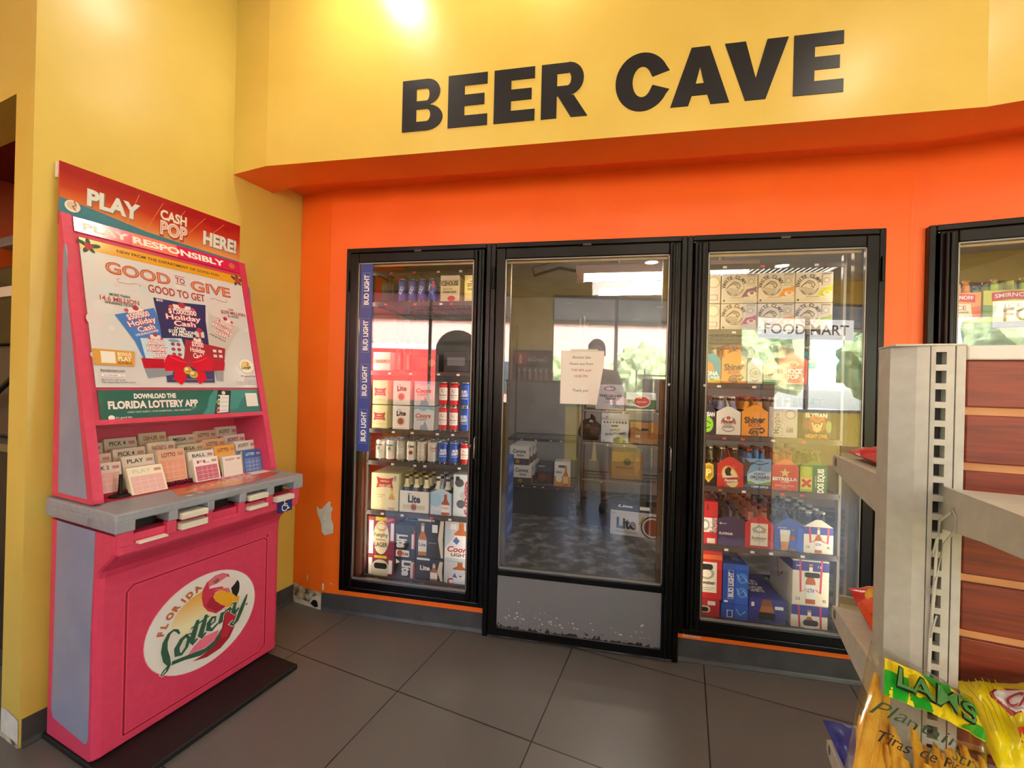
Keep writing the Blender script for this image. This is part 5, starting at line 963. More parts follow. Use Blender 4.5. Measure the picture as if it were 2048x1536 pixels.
# bags on the far shelves
cor4 = [T2W(.296, .985, .955), T2W(.45, .985, .975), T2W(.45, .83, .925), T2W(.297, .835, .920)]
S4_ = pillow(cor4, .05, wr=.0035, seed=6); W, H = .16, .17; t = thing('chip_bag', 'red and yellow chip bag lying on the lower shelf left of the upright', 'snack bag', (0, 0, 0))
mb = MB(); bag_skin(mb, S4_, M('C82218', .2, 0, .6)); P = bagprint(mb, S4_, W, H); grid_poly(P, .0, .0, .24, .72, M('E2501E', .25)); ell_patch(P, .26, .74, .18, .15, M('E0A81A', .3), .2); ell_patch(P, .34, .84, .13, .09, M('F0C83A', .3)); ell_patch(P, .36, .36, .22, .2, M('8A0E12', .3)); P.k += 4; P.stroke([(.2, .3), (.3, .42), (.4, .3), (.5, .4)], .003, 'E85A4A'); P.stroke([(.26, .2), (.36, .3), (.48, .22)], .003, 'F08A7A'); mb.build('pouch', t)
cor5 = [T2W(.287, .988, 1.216), T2W(.44, .985, 1.24), T2W(.44, .85, 1.222), T2W(.296, .868, 1.214)]
S5_ = pillow(cor5, .028, wr=.002, seed=8); t = thing('chip_bag', 'red and cream chip bag lying flat on the upper shelf left of the upright', 'snack bag', (0, 0, 0))
mb = MB(); bag_skin(mb, S5_, M('B8202A', .3, 0, .6)); P = bagprint(mb, S5_, .14, .13); grid_poly(P, .26, .0, .5, 1, M('E2D8B0', .35)); grid_poly(P, .5, .55, 1, 1, M('E2D8B0', .35)); P.stroke([(.4, .7), (.44, .8), (.38, .86)], .002, K); P.stroke([(.6, .75), (.7, .85), (.8, .75), (.9, .85)], .003, K); mb.build('pouch', t)
S6_ = pillow([T2W(.33, .9, 1.222), T2W(.47, .9, 1.224), T2W(.46, .815, 1.216), T2W(.31, .815, 1.214)], .018, wr=.002, seed=12); t = thing('chip_bag', 'dark orange snack bag in front of the red and cream bag, upper shelf', 'snack bag', (0, 0, 0))
mb = MB(); bag_skin(mb, S6_, M('A8481E', .3, 0, .6)); mb.build('pouch', t)
# ------------------------------------------------------------------ pink lottery kiosk against the yellow wall
# local frame: x to the right along the wall, -y into the room, z up; base at the wall
kloc = Vector((math.cos(ANG) * -1.689 + math.sin(ANG) * -1.019, -math.sin(ANG) * -1.689 + math.cos(ANG) * -1.019, 0))
KR = math.pi / 2 - ANG
kp = kloc
kiosk = thing('lottery_kiosk', 'tall pink and grey lottery play station standing on a black base plate', 'kiosk', kp, KR)
XL, XR = -.339, .340
def KY(u): return -u
mb = MB(); mb.rbox(-.345, .30, KY(.53), KY(.015), 0, .022, BLKM, .004); mb.build('base_plate', kiosk)
# lower body: rounded front profile swept across the width
prof = [(.03, .024), (.335, .024), (.345, .034), (.345, .60), (.348, .64), (.36, .665), (.39, .69), (.425, .715), (.448, .74), (.455, .765), (.456, .80), (.03, .80)]
mb = MB(); c = .022
def sect(x, k): return [(x, KY(max(.03, u - k if u > .1 else u + k * .3)), z) for u, z in prof]
xs = [(XL, .016), (XL + .006, .006), (XL + .02, 0), (XR - .02, 0), (XR - .006, .006), (XR, .016)]
rings = [sect(x, k) for x, k in xs]; n = len(prof)
mb.add([p for r in rings for p in r], [(i * n + j, i * n + (j + 1) % n, (i + 1) * n + (j + 1) % n, (i + 1) * n + j) for i in range(len(xs) - 1) for j in range(n)], PINK, False)
mb.face(rings[0], PINK); mb.face(rings[-1][::-1], PINK)
body = mb.build('body', kiosk, recalc=True)
# groove painted flat on the front panel: dark shade line, pale highlight edges
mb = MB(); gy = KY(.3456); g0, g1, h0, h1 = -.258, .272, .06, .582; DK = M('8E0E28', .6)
def groove(a, b, c, d): mb.box(a, b, gy - .0004, gy + .004, c, d, DK)
cs = .02
pts = [(g0 + cs, h1), (g1 - .012, h1), (g1, h1 - .012), (g1, h0 + .02), (g1 - .03, h0), (g0, h0), (g0, h1 - cs), (g0 + cs, h1)]
for (xa, za), (xb, zb) in zip(pts, pts[1:]):
    d = Vector((xb - xa, zb - za)); L = d.length; nv = Vector((-d.y, d.x)) / L * .0032
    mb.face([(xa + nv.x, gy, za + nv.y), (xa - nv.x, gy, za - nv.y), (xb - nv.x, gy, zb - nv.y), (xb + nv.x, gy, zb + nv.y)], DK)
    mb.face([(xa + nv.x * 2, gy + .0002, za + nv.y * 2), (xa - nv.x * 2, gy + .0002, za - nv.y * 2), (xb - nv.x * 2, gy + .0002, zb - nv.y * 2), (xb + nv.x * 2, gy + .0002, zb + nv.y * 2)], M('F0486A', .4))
mb.face([(.274 + .006 * math.cos(a * .524), gy - .0003, .588 + .006 * math.sin(a * .524)) for a in range(12)], DK)
mb.build('painted_groove', kiosk)
# grey side insets
def side_inset(pts, name):
    for x, s in ((XL, -1), (XR, 1)):
        mb = MB(); P_ = [(x + s * .0012, KY(u), z) for u, z in pts]; mb.face(P_ if s < 0 else P_[::-1], SGREY)
        for k in range(len(pts)):
            a, b = pts[k], pts[(k + 1) % len(pts)]; mb.face([(x + s * .0012, KY(a[0]), a[1]), (x + s * .0012, KY(b[0]), b[1]), (x - s * .003, KY(b[0]), b[1]), (x - s * .003, KY(a[0]), a[1])], SGREY)
        mb.build(name, kiosk)
side_inset([(.075, .80), (.07, .30), (.065, .12), (.08, .095), (.30, .075), (.315, .10), (.315, .45), (.322, .62), (.328, .80)], 'side_panel')
# counter with five slots
SL_ = [(-.298, -.203), (-.173, -.073), (-.048, .050), (.079, .173), (.204, .303)]
mb = MB(); zt, zm, zb = .879, .848, .815
mb.rbox(-.352, .352, KY(.476), KY(.02), zm, zt, GREY, .006)
ed = [-.352] + [v for p in SL_ for v in p] + [.352]
for a, b in zip(ed[::2], ed[1::2]): mb.rbox(a, b, KY(.476), KY(.30), zb, zm + .006, GREY, .004)
mb.rbox(-.352, .352, KY(.36), KY(.02), zb, zm + .004, GREY, .004); mb.build('counter', kiosk)
mb = MB()
for a, b in SL_: mb.box(a, b, KY(.40), KY(.362), .76, zm, M('0A0A0B', .6))
mb.build('slot_liner', kiosk)
mb = MB(); ed2 = [-.338] + [v for p in SL_ for v in p] + [.338]
for a, b in zip(ed2[::2], ed2[1::2]): mb.rbox(a, b, KY(.468), KY(.44), .765, zb, PINK, .004)
mb.rbox(-.338, .338, KY(.466), KY(.43), .735, .775, PINK, .008); mb.build('slot_lip', kiosk)
# upper cabinet: two side wings, back, head rail, sloping shelf lip
UT = [(.028, .884), (.309, .884), (.309, .90), (.042, 1.91), (.028, 1.916)]
mb = MB(); mb.prism([(KY(u), z) for u, z in UT], 'x', XL, XL + .028, PINK); mb.build('side_wing', kiosk, bevel=.004)
mb = MB(); mb.prism([(KY(u), z) for u, z in UT], 'x', XR - .028, XR, PINK); mb.build('side_wing', kiosk, bevel=.004)
side_inset([(.075, .90), (.27, .90), (.105, 1.62), (.09, 1.76), (.08, 1.79), (.072, 1.785), (.07, 1.7)], 'wing_panel')
A0, B0 = Vector((.309, .884)), Vector((.042, 1.905)); SD = (B0 - A0).normalized(); SN = Vector((SD.y, -SD.x)); SLEN = (B0 - A0).length
def sl(x, s, o=0.0): q = A0 + SD * s + SN * o; return (x, KY(q.x), q.y)
mb = MB(); IL, IR = XL + .028, XR - .028
def slab_s(mb, xa, xb, s0, s1, o0, o1, m):
    v = [sl(x, s, o) for o in (o0, o1) for s in (s0, s1) for x in (xa, xb)]
    mb.add(v, [(0, 1, 3, 2), (4, 6, 7, 5), (0, 4, 5, 1), (2, 3, 7, 6), (0, 2, 6, 4), (1, 5, 7, 3)], m)
slab_s(mb, IL, IR, .28, SLEN, -.03, -.010, PINK); slab_s(mb, IL, IR, .272, .29, -.05, .002, PINK)
mb.box(IL, IR, KY(.038), KY(.027), .884, 1.89, PINK); mb.build('back_panel', kiosk)
mb = MB()   # stepped slip tray
for k, (u0, u1, z) in enumerate(((.03, .09, .95), (.09, .155, .915), (.155, .22, .895), (.22, .285, .88))): mb.box(IL, IR, KY(u1), KY(u0), .879, z, M('B01A3C', .5))
mb.build('slip_tray', kiosk)
def sprint(x0, x1, s0, s1, o):
    W = x1 - x0; H = s1 - s0; mb = MB(); return mb, Print(mb, lambda u, v, e: sl(x0 + u, s0 + v, o + e), W, H)
FX = -1.019
# PLAY RESPONSIBLY strip
mb, P = sprint(-.305, .329 - .018, 1.003, 1.060, -.004); slab_s(mb, -.305, .311, 1.003, 1.060, -.009, -.004, M('D8285A', .12, 0, .6, .5)); P.rect(.28, .02, .55, .98, M('F07A6A', .12)); P.text('PLAY RESPONSIBLY', .46, .5, .5, WHT, w=.84, bold=.04); P.ring(.94, .5, .022, .004, GOLD); P.text('18+', .94, .5, .3, GOLD, w=.032, bold=.03); mb.build('slogan_strip', kiosk)
# gold-banded poster
mb, P = sprint(-.295, .3105, .415, .972, -.004); P.st = .000022; slab_s(mb, -.295, .3105, .410, .985, -.009, -.004, M('DAD6DA', .14, 0, .5, .4))
rnd = random.Random(5)
for k in range(34): P.ell(rnd.random(), rnd.uniform(.02, .9), rnd.uniform(.012, .05), m=M(rnd.choice(['DEDADD', 'DED4D8', 'D4DAE0', 'E2DEDE', 'DCD0D4', 'D0D8DE']), .14, 0, .5, .4), n=12)
P.rect(.0, .94, 1, 1.02, M('E2A22A', .16, 0, .5, .4)); P.rect(.0, 1.018, 1, 1.023, '9A5A1A'); P.text('NEW FROM THE DEPARTMENT OF GOOD FUN', .5, .982, .022, '3A2A1A', w=.64, bold=.02)
for cx, cy in ((.04, .965), (.965, .975)):
    for a, r in ((.3, .06), (1.6, .05), (2.6, .055), (4.2, .05), (5.3, .045)): P.ell(cx + r * .5 * math.cos(a), cy + r * .55 * math.sin(a), r * .55, r * .26, '2E5A34', rot=a, n=10)
    for a in (0, 2.1, 4.2): P.ell(cx + .012 * math.cos(a), cy + .014 * math.sin(a), .012, m='C8283A', n=10)
RD = 'B23A34'
P.text('GOOD', .29, .846, .085, RD, w=.36, bold=.03); P.text('GOOD', .29, .846, .079, 'DE8A5A', w=.35, bold=-.012); P.text('TO', .533, .856, .045, RD, w=.06, bold=.02); P.rect(.5, .888, .566, .892, RD); P.rect(.5, .822, .566, .826, RD); P.text('GIVE', .745, .84, .085, RD, w=.29, bold=.03); P.text('GIVE', .745, .84, .079, 'DE8A5A', w=.28, bold=-.012)
P.text('GOOD TO GET', .508, .745, .062, RD, w=.36, bold=.02)
for sx, x0 in ((1, .19), (-1, .83)): P.stroke([(x0 - .01 * sx, .775), (x0 - .03 * sx, .765), (x0 - .02 * sx, .745), (x0 + .03 * sx, .745), (x0 + .07 * sx, .76), (x0 + .1 * sx, .752), (x0 + .09 * sx, .738)], .0022, 'C88A86')
P.text('MORE THAN', .167, .646, .02, '4A4A4A', w=.106, bold=.02); P.text('14.6 MILLION', .165, .613, .034, RD, w=.2, bold=.015); P.text('WINNING TICKETS', .168, .584, .02, '4A4A4A', w=.165, bold=.02)
P.text('OVER', .875, .683, .016, '4A4A4A', w=.04, bold=.02); P.text('$270 MILLION', .89, .654, .03, RD, w=.19, bold=.015); P.text('IN PRIZES', .887, .622, .016, '4A4A4A', w=.085, bold=.02)
def ticket(pts, col, tx, ty, tw, rot, amount, extra=None):
    P.poly(pts, col); r = 1
    gx, gy = tx + .0 - math.sin(rot) * .07, ty + math.cos(rot) * .078
    P.poly([(gx - .05 * tw / .2, gy - .03), (gx + .05 * tw / .2, gy - .03), (gx + .05 * tw / .2, gy + .02), (gx - .05 * tw / .2, gy + .02)], 'E8DCD8'); P.ell(gx, gy + .02, .02 * tw / .2, m='B8283A', n=12); P.ell(gx - .06 * tw / .2, gy - .005, .014 * tw / .2, m='C84A5A', n=10); P.ell(gx + .06 * tw / .2, gy - .005, .014 * tw / .2, m='C84A5A', n=10)
    for dy, s, ww in ((.045, amount, .8), (-.002, 'Holiday', 1.0), (-.05, 'Cash', .62)):
        x, y = tx - math.sin(rot) * dy, ty + math.cos(rot) * dy; P.text(s, x, y, .044, 'B8283A', w=tw * ww, bold=.07, rot=rot); P.text(s, x, y, .04, 'F4EAEA', w=tw * ww * .97, bold=.02, rot=rot)
ticket([(.128, .502), (.347, .593), (.372, .47), (.40, .2), (.251, .2), (.217, .322)], '3F78C8', .268, .478, .17, .38, '$500,000'); P.text('OVER $62 MILLION IN PRIZES', .29, .395, .016, WHT, w=.14, rot=.38, bold=.02)
ticket([(.70, .62), (.932, .519), (.861, .425), (.80, .3), (.763, .205), (.64, .3), (.671, .432)], 'C9C2BE', .79, .5, .16, -.42, '$100,000'); P.text('OVER $57 MILLION', .74, .415, .014, K, w=.12, rot=-.42, bold=.02)
ticket([(.349, .675), (.52, .672), (.685, .685), (.67, .55), (.668, .2), (.371, .2), (.368, .45)], '2A2460', .523, .55, .23, .04, '$1,000,000')
P.text('$25', .385, .662, .016, WHT, w=.04, bold=.03); P.text('OVER', .49, .455, .022, WHT, w=.075, bold=.04); P.text('$125 MILLION', .5, .43, .024, WHT, w=.17, bold=.04); P.text('IN PRIZES!', .5, .403, .022, WHT, w=.13, bold=.04); P.rect(.585, .4, .645, .45, 'D8C8C8'); P.rect(.61, .4, .622, .45, 'B8283A'); P.ell(.615, .458, .02, m='C0283A', n=10)
ticket([(.246, .349), (.489, .377), (.506, .289), (.475, .18), (.265, .18)], 'C6DAE8', .335, .285, .12, .04, '$50,000')
for i in range(2):
    for j in range(3): P.ell(.43 + .035 * i, .325 - .04 * j, .013, m='A83A3A', n=10)
P.ell(.44, .352, .035, .012, '7A9AB8')
ticket([(.512, .372), (.785, .325), (.76, .19), (.483, .18)], 'A81E2E', .585, .295, .1, -.1, '$5,000')
for i in range(2):
    for j in range(2): P.rect(.69 + .04 * i, .285 - .042 * j, .715 + .04 * i, .308 - .042 * j, 'E4D0D0')
P.poly([(.371, .19), (.683, .19), (.671, .03), (.365, .029)], '3A3668'); P.poly([(.25, .14), (.42, .14), (.40, .085), (.265, .06)], '8A909C'); P.poly([(.68, .15), (.75, .15), (.735, .04), (.69, .05)], '9A96A0'); P.rect(.4, .05, .66, .056, '8A88A8')
RB = M('C41830', .25, 0, .5, .4); P.poly([(.238, .202), (.367, .205), (.36, .134), (.248, .128)], RB); P.poly([(.677, .209), (.766, .203), (.753, .134), (.667, .127)], RB)
for k in range(3): P.stroke([(.245, .185 - .018 * k), (.3, .178 - .015 * k), (.36, .19 - .018 * k)], .0016, '8E1020'); P.stroke([(.68, .185 - .018 * k), (.72, .178 - .015 * k), (.755, .19 - .018 * k)], .0016, '8E1020')
BW = M('D81C38', .2, 0, .5, .4); P.poly([(.417, .12), (.485, .13), (.487, .053), (.45, .009), (.41, .051)], BW); P.poly([(.555, .132), (.614, .112), (.62, .056), (.566, .014), (.548, .062)], BW)
P.poly([(.391, .240), (.37, .2), (.359, .155), (.363, .113), (.40, .115), (.457, .124), (.507, .165), (.515, .19), (.45, .236)], BW); P.poly([(.656, .250), (.676, .21), (.678, .17), (.66, .126), (.61, .122), (.562, .129), (.52, .165), (.515, .19), (.60, .24)], BW)
P.stroke([(.37, .16), (.43, .175), (.505, .18)], .003, '9E1024'); P.stroke([(.665, .17), (.61, .18), (.53, .18)], .003, '9E1024'); P.stroke([(.40, .225), (.45, .2), (.5, .185)], .002, 'F0506A'); P.stroke([(.64, .235), (.59, .205), (.53, .188)], .002, 'F0506A'); P.ell(.516, .18, .02, .03, 'B81430')
for bx_, by_ in ((.502, .123), (.535, .093)): P.ell(bx_, by_, .028, m='C8A040', n=16); P.ell(bx_ - .008, by_ + .01, .012, m='F0DC90', n=10); P.stroke([(bx_ - .014, by_ - .008), (bx_ + .014, by_ - .004)], .002, '4A3414')
P.poly([(.0, .25), (.206, .246), (.196, .139), (.0, .141)], 'D89A3A'); P.rect(.036, .155, .105, .235, 'EFE8E0'); P.text('BONUS', .152, .222, .024, 'F4E4C0', w=.07, bold=.03); P.text('PLAY', .152, .19, .03, 'F4ECD8', w=.068, bold=.04); P.text('ELIGIBLE', .15, .16, .018, '7A3A10', w=.07, bold=.03)
P.text('floridalottery.com', .085, .105, .018, '4A5A70', w=.118, bold=.02); P.rrect(.027, .062, .142, .083, .008, 'F4F0F0'); P.text('PLAY RESPONSIBLY', .075, .0725, .01, 'A04A54', w=.07, bold=.02); P.ring(.128, .0725, .008, .0016, 'B04A54'); P.text('Must be 18 or older to play.', .085, .042, .011, '5A5A60', w=.115); P.text('Play responsibly. Florida Lottery', .11, .026, .011, '5A5A60', w=.165)
P.ell(.93, .18, .056, m='F4F2EE'); P.ell(.925, .185, .038, m='E8CC80'); P.stroke([(.935, .215), (.95, .205), (.935, .19), (.955, .175), (.94, .15)], .005, 'C8303A'); P.text('Lottery', .928, .17, .026, '2E5A44', w=.085, rot=.12, shear=.25, bold=.03); P.text("it's good fun", .933, .092, .018, 'A83A5A', w=.12)
for k, ww in enumerate((.1, .16, .15)): P.text(('Valid only where sold', 'See rules for game details and odds', 'Scratch games end when sold')[k], .99 - ww / 2, .056 - .017 * k, .009, '6A6A70', w=ww)
mb.build('poster', kiosk)
# green banner
mb, P = sprint(-.292, .338 - .03, .29, .398, -.004); slab_s(mb, -.292, .308, .288, .400, -.009, -.004, M('2A6A60', .16, 0, .5, .4))
P.poly([(.56, 0), (.6, .3), (.62, .7), (.66, 1), (1, 1), (1, 0)], '3A8A86'); P.poly([(.7, .1), (.82, .2), (.86, .6), (.93, .9), (1, .95), (1, 0), (.7, 0)], '2E7672'); P.text('DOWNLOAD THE', .29, .8, .17, 'F0E8E6', w=.235, bold=.05); P.text('FLORIDA LOTTERY APP', .29, .5, .26, 'F0E4E6', w=.5, bold=.045); P.text('CHECK YOUR TICKETS  |  ENTER PROMOTIONS  |  FIND GAME DETAILS', .31, .23, .055, 'D8E4E0', w=.36)
P.ell(.05, .06, .016, m='F0E8E0'); P.text("it's good fun", .11, .06, .07, 'E8E8E4', w=.08); P.poly([(.69, 1.0), (.785, .97), (.75, .02), (.64, .0)], '17181C'); P.poly([(.685, .8), (.765, .78), (.742, .06), (.66, .04)], 'E4E2E6')
for k in range(4): P.poly([(.674 - .006 * k, .76 - .18 * k), (.70 - .006 * k, .755 - .18 * k), (.694 - .006 * k, .62 - .18 * k), (.668 - .006 * k, .625 - .18 * k)], ('3A5A4A', '8AA03A', '3A4A6A', 'A83A4A')[k]); P.rect(.705 - .006 * k, .66 - .18 * k, .755 - .006 * k, .68 - .18 * k, 'A8A6AA')
P.ell(.725, .88, .014, m='E8D0C8'); P.rect(.89, .26, .985, .86, 'E6E2DE'); mb.build('app_banner', kiosk)
# clear holder over poster and banner
# header board
HX0, HX1, HZ0, HZ1 = -.339, .324, 1.872, 2.10; mb = MB(); mb.box(HX0, HX1, KY(.024), KY(.018), HZ0, HZ1, M('C8402A', .2)); mb.box(HX0 - .004, HX1 + .004, KY(.018), KY(.004), HZ1 - .06, HZ1 - .004, M('E8E2D8', .4))
def grad_mat():
    m = bpy.data.materials.new('header_sunset_print'); m.use_nodes = True; t = m.node_tree; b = t.nodes['Principled BSDF']; b.inputs['Roughness'].default_value = .2
    tc = t.nodes.new('ShaderNodeTexCoord'); sp = t.nodes.new('ShaderNodeSeparateXYZ'); mr = t.nodes.new('ShaderNodeMapRange'); mr.inputs[1].default_value = HZ0; mr.inputs[2].default_value = HZ1; r = t.nodes.new('ShaderNodeValToRGB')
    n = t.nodes.new('ShaderNodeTexNoise'); n.inputs['Scale'].default_value = 9; ad = t.nodes.new('ShaderNodeMath'); ad.operation = 'MULTIPLY_ADD'; ad.inputs[1].default_value = .25
    t.links.new(tc.outputs['Object'], sp.inputs[0]); t.links.new(sp.outputs['Z'], mr.inputs[0]); t.links.new(tc.outputs['Object'], n.inputs[0]); t.links.new(n.outputs[0], ad.inputs[0]); t.links.new(mr.outputs[0], ad.inputs[2]); t.links.new(ad.outputs[0], r.inputs[0]); t.links.new(r.outputs[0], b.inputs['Base Color'])
    e = r.color_ramp.elements; e[0].position = .3; e[0].color = lin('E0A468'); e[1].position = 1.1 if False else 1.0; e[1].color = lin('A81E22'); x = e.new(.55); x.color = lin('DA7038'); x = e.new(.75); x.color = lin('C43A24'); return m
W, H = HX1 - HX0, HZ1 - HZ0; P = Print(mb, lambda u, v, o: (HX0 + u, KY(.024) - o, HZ0 + v), W, H)
P.rect(0, 0, 1, 1, grad_mat()); P.poly([(0, 0), (1, 0), (1, .2), (.75, .22), (.4, .27), (.15, .38), (0, .43)], '3F7F92'); P.poly([(0, 0), (1, 0), (1, .1), (.5, .13), (0, .2)], '3A7688')
for k in range(5): P.stroke([(.3 + .1 * k, .3), (.36 + .13 * k, .9)], .002, 'D88A4A')
for s, x, w_, h_ in (('PLAY', .24, .25, .27), ('HERE!', .855, .235, .27)): P.text(s, x + .004, .56 if s == 'PLAY' else .49, h_, '6A7A7A', w=w_, bold=.06); P.text(s, x, .57 if s == 'PLAY' else .5, h_, 'E4E2DC', w=w_, bold=.045)
P.text('CASH', .555, .68, .19, 'A8402A', w=.16, bold=.05); P.text('CASH', .552, .69, .18, 'F0E0CC', w=.155, bold=.035); P.text('POP', .558, .43, .27, 'B03A30', w=.17, bold=.08); P.text('POP', .555, .445, .25, 'F0DCCC', w=.16, bold=.05); P.text('POP', .555, .445, .23, 'D8A090', w=.15, bold=-.01)
P.ell(.055, .33, .033, m='F0EADC'); P.ell(.052, .34, .022, m='D8C8B0'); P.stroke([(.06, .42), (.07, .36), (.055, .33), (.068, .27)], .004, 'A83A34'); P.text("it's good fun", .055, .16, .04, 'D8E4E4', w=.075); P.text('MUST BE 18+', .945, .12, .04, 'D8E4E4', w=.07); P.text('PLAY RESPONSIBLY', .94, .06, .03, 'D8E4E4', w=.1)
mb.build('header_sign', kiosk)
# oval emblem on the front panel
mb = MB(); cx, cz, rx, rz = .007, .331, .211, .187; yb = KY(.3458); P = Print(mb, lambda u, v, o: (cx - rx + u, yb - o, cz - rz + v), 2 * rx, 2 * rz)
def E(pts): return [((x + 1) / 2, (y + 1) / 2) for x, y in pts]
P.ell(.5, .5, .503, .503, 'EFA8B8', n=48); P.ell(.5, .5, .497, .497, 'E6E2DE', n=48)
def sun_mat():
    m = noisy('emblem_sun', 'E6B030', 'F0E2A8', 1, .4); t = m.node_tree; b = t.nodes['Principled BSDF']
    tc = t.nodes.new('ShaderNodeTexCoord'); sp = t.nodes.new('ShaderNodeSeparateXYZ'); mr = t.nodes.new('ShaderNodeMapRange'); mr.inputs[1].default_value = .34; mr.inputs[2].default_value = .45; r = t.nodes.new('ShaderNodeValToRGB'); r.color_ramp.elements[0].color = lin('EEE6BC'); r.color_ramp.elements[1].color = lin('E2A020')
    t.links.new(tc.outputs['Object'], sp.inputs[0]); t.links.new(sp.outputs['Z'], mr.inputs[0]); t.links.new(mr.outputs[0], r.inputs[0]); t.links.new(r.outputs[0], b.inputs['Base Color']); return m
SUN = sun_mat()
P.poly(E([(-.60, .13), (-.588, .208), (-.533, .363), (-.416, .506), (-.249, .609), (-.073, .66), (.1, .6), (.3, .35), (.2, .05), (.1, -.1), (-.1, -.15), (-.4, -.1)]), SUN)
P.poly(E([(.157, .477), (.27, .52), (.454, .38), (.666, .16), (.63, -.003), (.45, .02), (.35, .09), (.295, .179), (.151, .338)]), 'E8A81E')
BR_, BD = 'C0243A', 'A0182E'
P.poly(E([(.52, -.112), (.617, -.274), (.566, -.5), (.476, -.679), (.298, -.816), (.041, -.849), (-.221, -.771), (-.044, -.752), (.173, -.673), (.292, -.523), (.324, -.335), (.35, -.1), (.36, .05), (.46, .0)]), BD)
P.poly(E([(.45, .02), (.617, -.23), (.55, -.45), (.42, -.62), (.30, -.60), (.36, -.35), (.38, -.1)]), BR_)
P.poly(E([(-.053, -.349), (.254, -.375), (.205, -.551), (.002, -.61), (-.303, -.57), (-.211, -.465)]), 'E8728E')
P.poly(E([(.416, .815), (.297, .891), (.157, .895), (.006, .815), (-.066, .691), (-.082, .521), (-.05, .325), (.036, .168), (.193, .029), (.297, .053), (.386, .087), (.295, .168), (.169, .328), (.132, .429), (.165, .514), (.27, .522), (.35, .48), (.3, .6), (.45, .73)]), 'C8304A')
P.poly(E([(.416, .815), (.297, .891), (.157, .895), (.03, .82), (.04, .7), (.2, .72), (.38, .76)]), 'E06A7E')
P.poly(E([(.0, .3), (.08, .2), (.2, .06), (.36, .09), (.295, .168), (.169, .328), (.132, .429), (.08, .45)]), 'A81E34')
P.poly(E([(.39, .765), (.5, .7), (.608, .587), (.56, .50), (.478, .491), (.268, .595), (.043, .657), (.067, .705), (.196, .703)]), 'ECD6D0'); P.poly(E([(.2, .585), (.43, .49), (.47, .38), (.44, .37), (.3, .5), (.12, .58)]), 'D86A78')
P.poly(E([(.608, .587), (.649, .5), (.655, .38), (.643, .291), (.597, .197), (.51, .316), (.475, .46), (.543, .512)]), '1A1416'); P.ell(.5885, .8865, .022, .02, '3A1A1E'); P.ell(.587, .888, .012, .012, 'D8C8B0'); P.ell(.588, .887, .007, .008, '1A1214')
for ch, (a, b), rr in zip('FLORIDA', [(-.757, .144), (-.704, .277), (-.621, .432), (-.522, .545), (-.405, .638), (-.30, .70), (-.165, .765)], (1.15, 1.05, .95, .82, .72, .62, .55)): P.text(ch, (a + 1) / 2, (b + 1) / 2, .062, 'C0642E', bold=.06, rot=rr)
GN = '2E5A48'
P.poly(E([(.306, -.366), (.275, -.553), (.139, -.692), (-.078, -.73), (-.364, -.636), (-.636, -.585), (-.574, -.52), (-.288, -.57), (.002, -.624), (.17, -.56)]), GN)
def S_(pts, w): P.stroke(E(pts), w, GN)
def LIGHT(pts, w): P.stroke(E(pts), w, 'EFE9D8')
strokes = [([(-.46, -.02), (-.50, .07), (-.56, .115), (-.63, .08), (-.69, -.06), (-.70, -.22), (-.66, -.42), (-.615, -.56), (-.65, -.66), (-.72, -.71), (-.745, -.68), (-.70, -.62), (-.62, -.565)], [.006, .01, .008, .012, .018, .022, .024, .012, .007, .005, .005, .006, .008]),
 ([(-.33, -.12), (-.42, -.16), (-.50, -.3), (-.49, -.43), (-.42, -.47), (-.34, -.38), (-.30, -.22), (-.34, -.11), (-.25, -.14)], [.012, .016, .02, .02, .012, .012, .014, .01, .006]),
 ([(-.15, .09), (-.20, -.1), (-.25, -.3), (-.23, -.37), (-.15, -.31)], [.012, .02, .022, .016, .008]), ([(-.27, -.03), (-.1, .02), (.06, .06)], [.005, .007, .005]),
 ([(.0, .12), (-.05, -.08), (-.10, -.27), (-.07, -.33), (.0, -.27)], [.012, .02, .022, .016, .008]),
 ([(.06, -.17), (.16, -.12), (.17, -.03), (.11, -.01), (.05, -.09), (.04, -.22), (.11, -.28), (.22, -.2)], [.006, .008, .01, .012, .018, .02, .014, .007]),
 ([(.27, -.02), (.30, .0), (.27, -.2), (.28, -.23)], [.008, .014, .02, .016]), ([(.29, -.08), (.37, .0), (.45, .01), (.46, -.05)], [.008, .008, .014, .016]),
 ([(.5, .09), (.56, .08), (.52, -.1), (.55, -.16), (.64, -.08)], [.008, .014, .02, .016, .008]), ([(.81, .15), (.77, .05), (.68, -.17), (.60, -.36), (.52, -.42), (.47, -.36), (.53, -.33)], [.005, .014, .02, .016, .01, .014, .01])]
for pts, w_ in strokes: LIGHT(pts, [x + .007 for x in w_])
for pts, w_ in strokes: S_(pts, w_)
P.ell(.9, .46, .012, m='6A6A68'); mb.build('oval_emblem', kiosk)
# wheelchair sign
mb = MB(); a0, a1, b0, b1 = .226, .298, .722, .782; mb.box(a0, a1, KY(.472), KY(.468), b0, b1, M('20246E', .35)); P = Print(mb, lambda u, v, o: (a0 + u, KY(.472) - o, b0 + v), a1 - a0, b1 - b0)
P.ell(.45, .84, .06, m=WHT); P.stroke([(.45, .76), (.47, .46), (.66, .44), (.74, .2), (.82, .22)], .0045, WHT); P.stroke([(.47, .6), (.64, .58)], .004, WHT); P.ring(.48, .34, .23, .05, WHT, a0=95, a1=350); mb.build('accessibility_sign', kiosk)
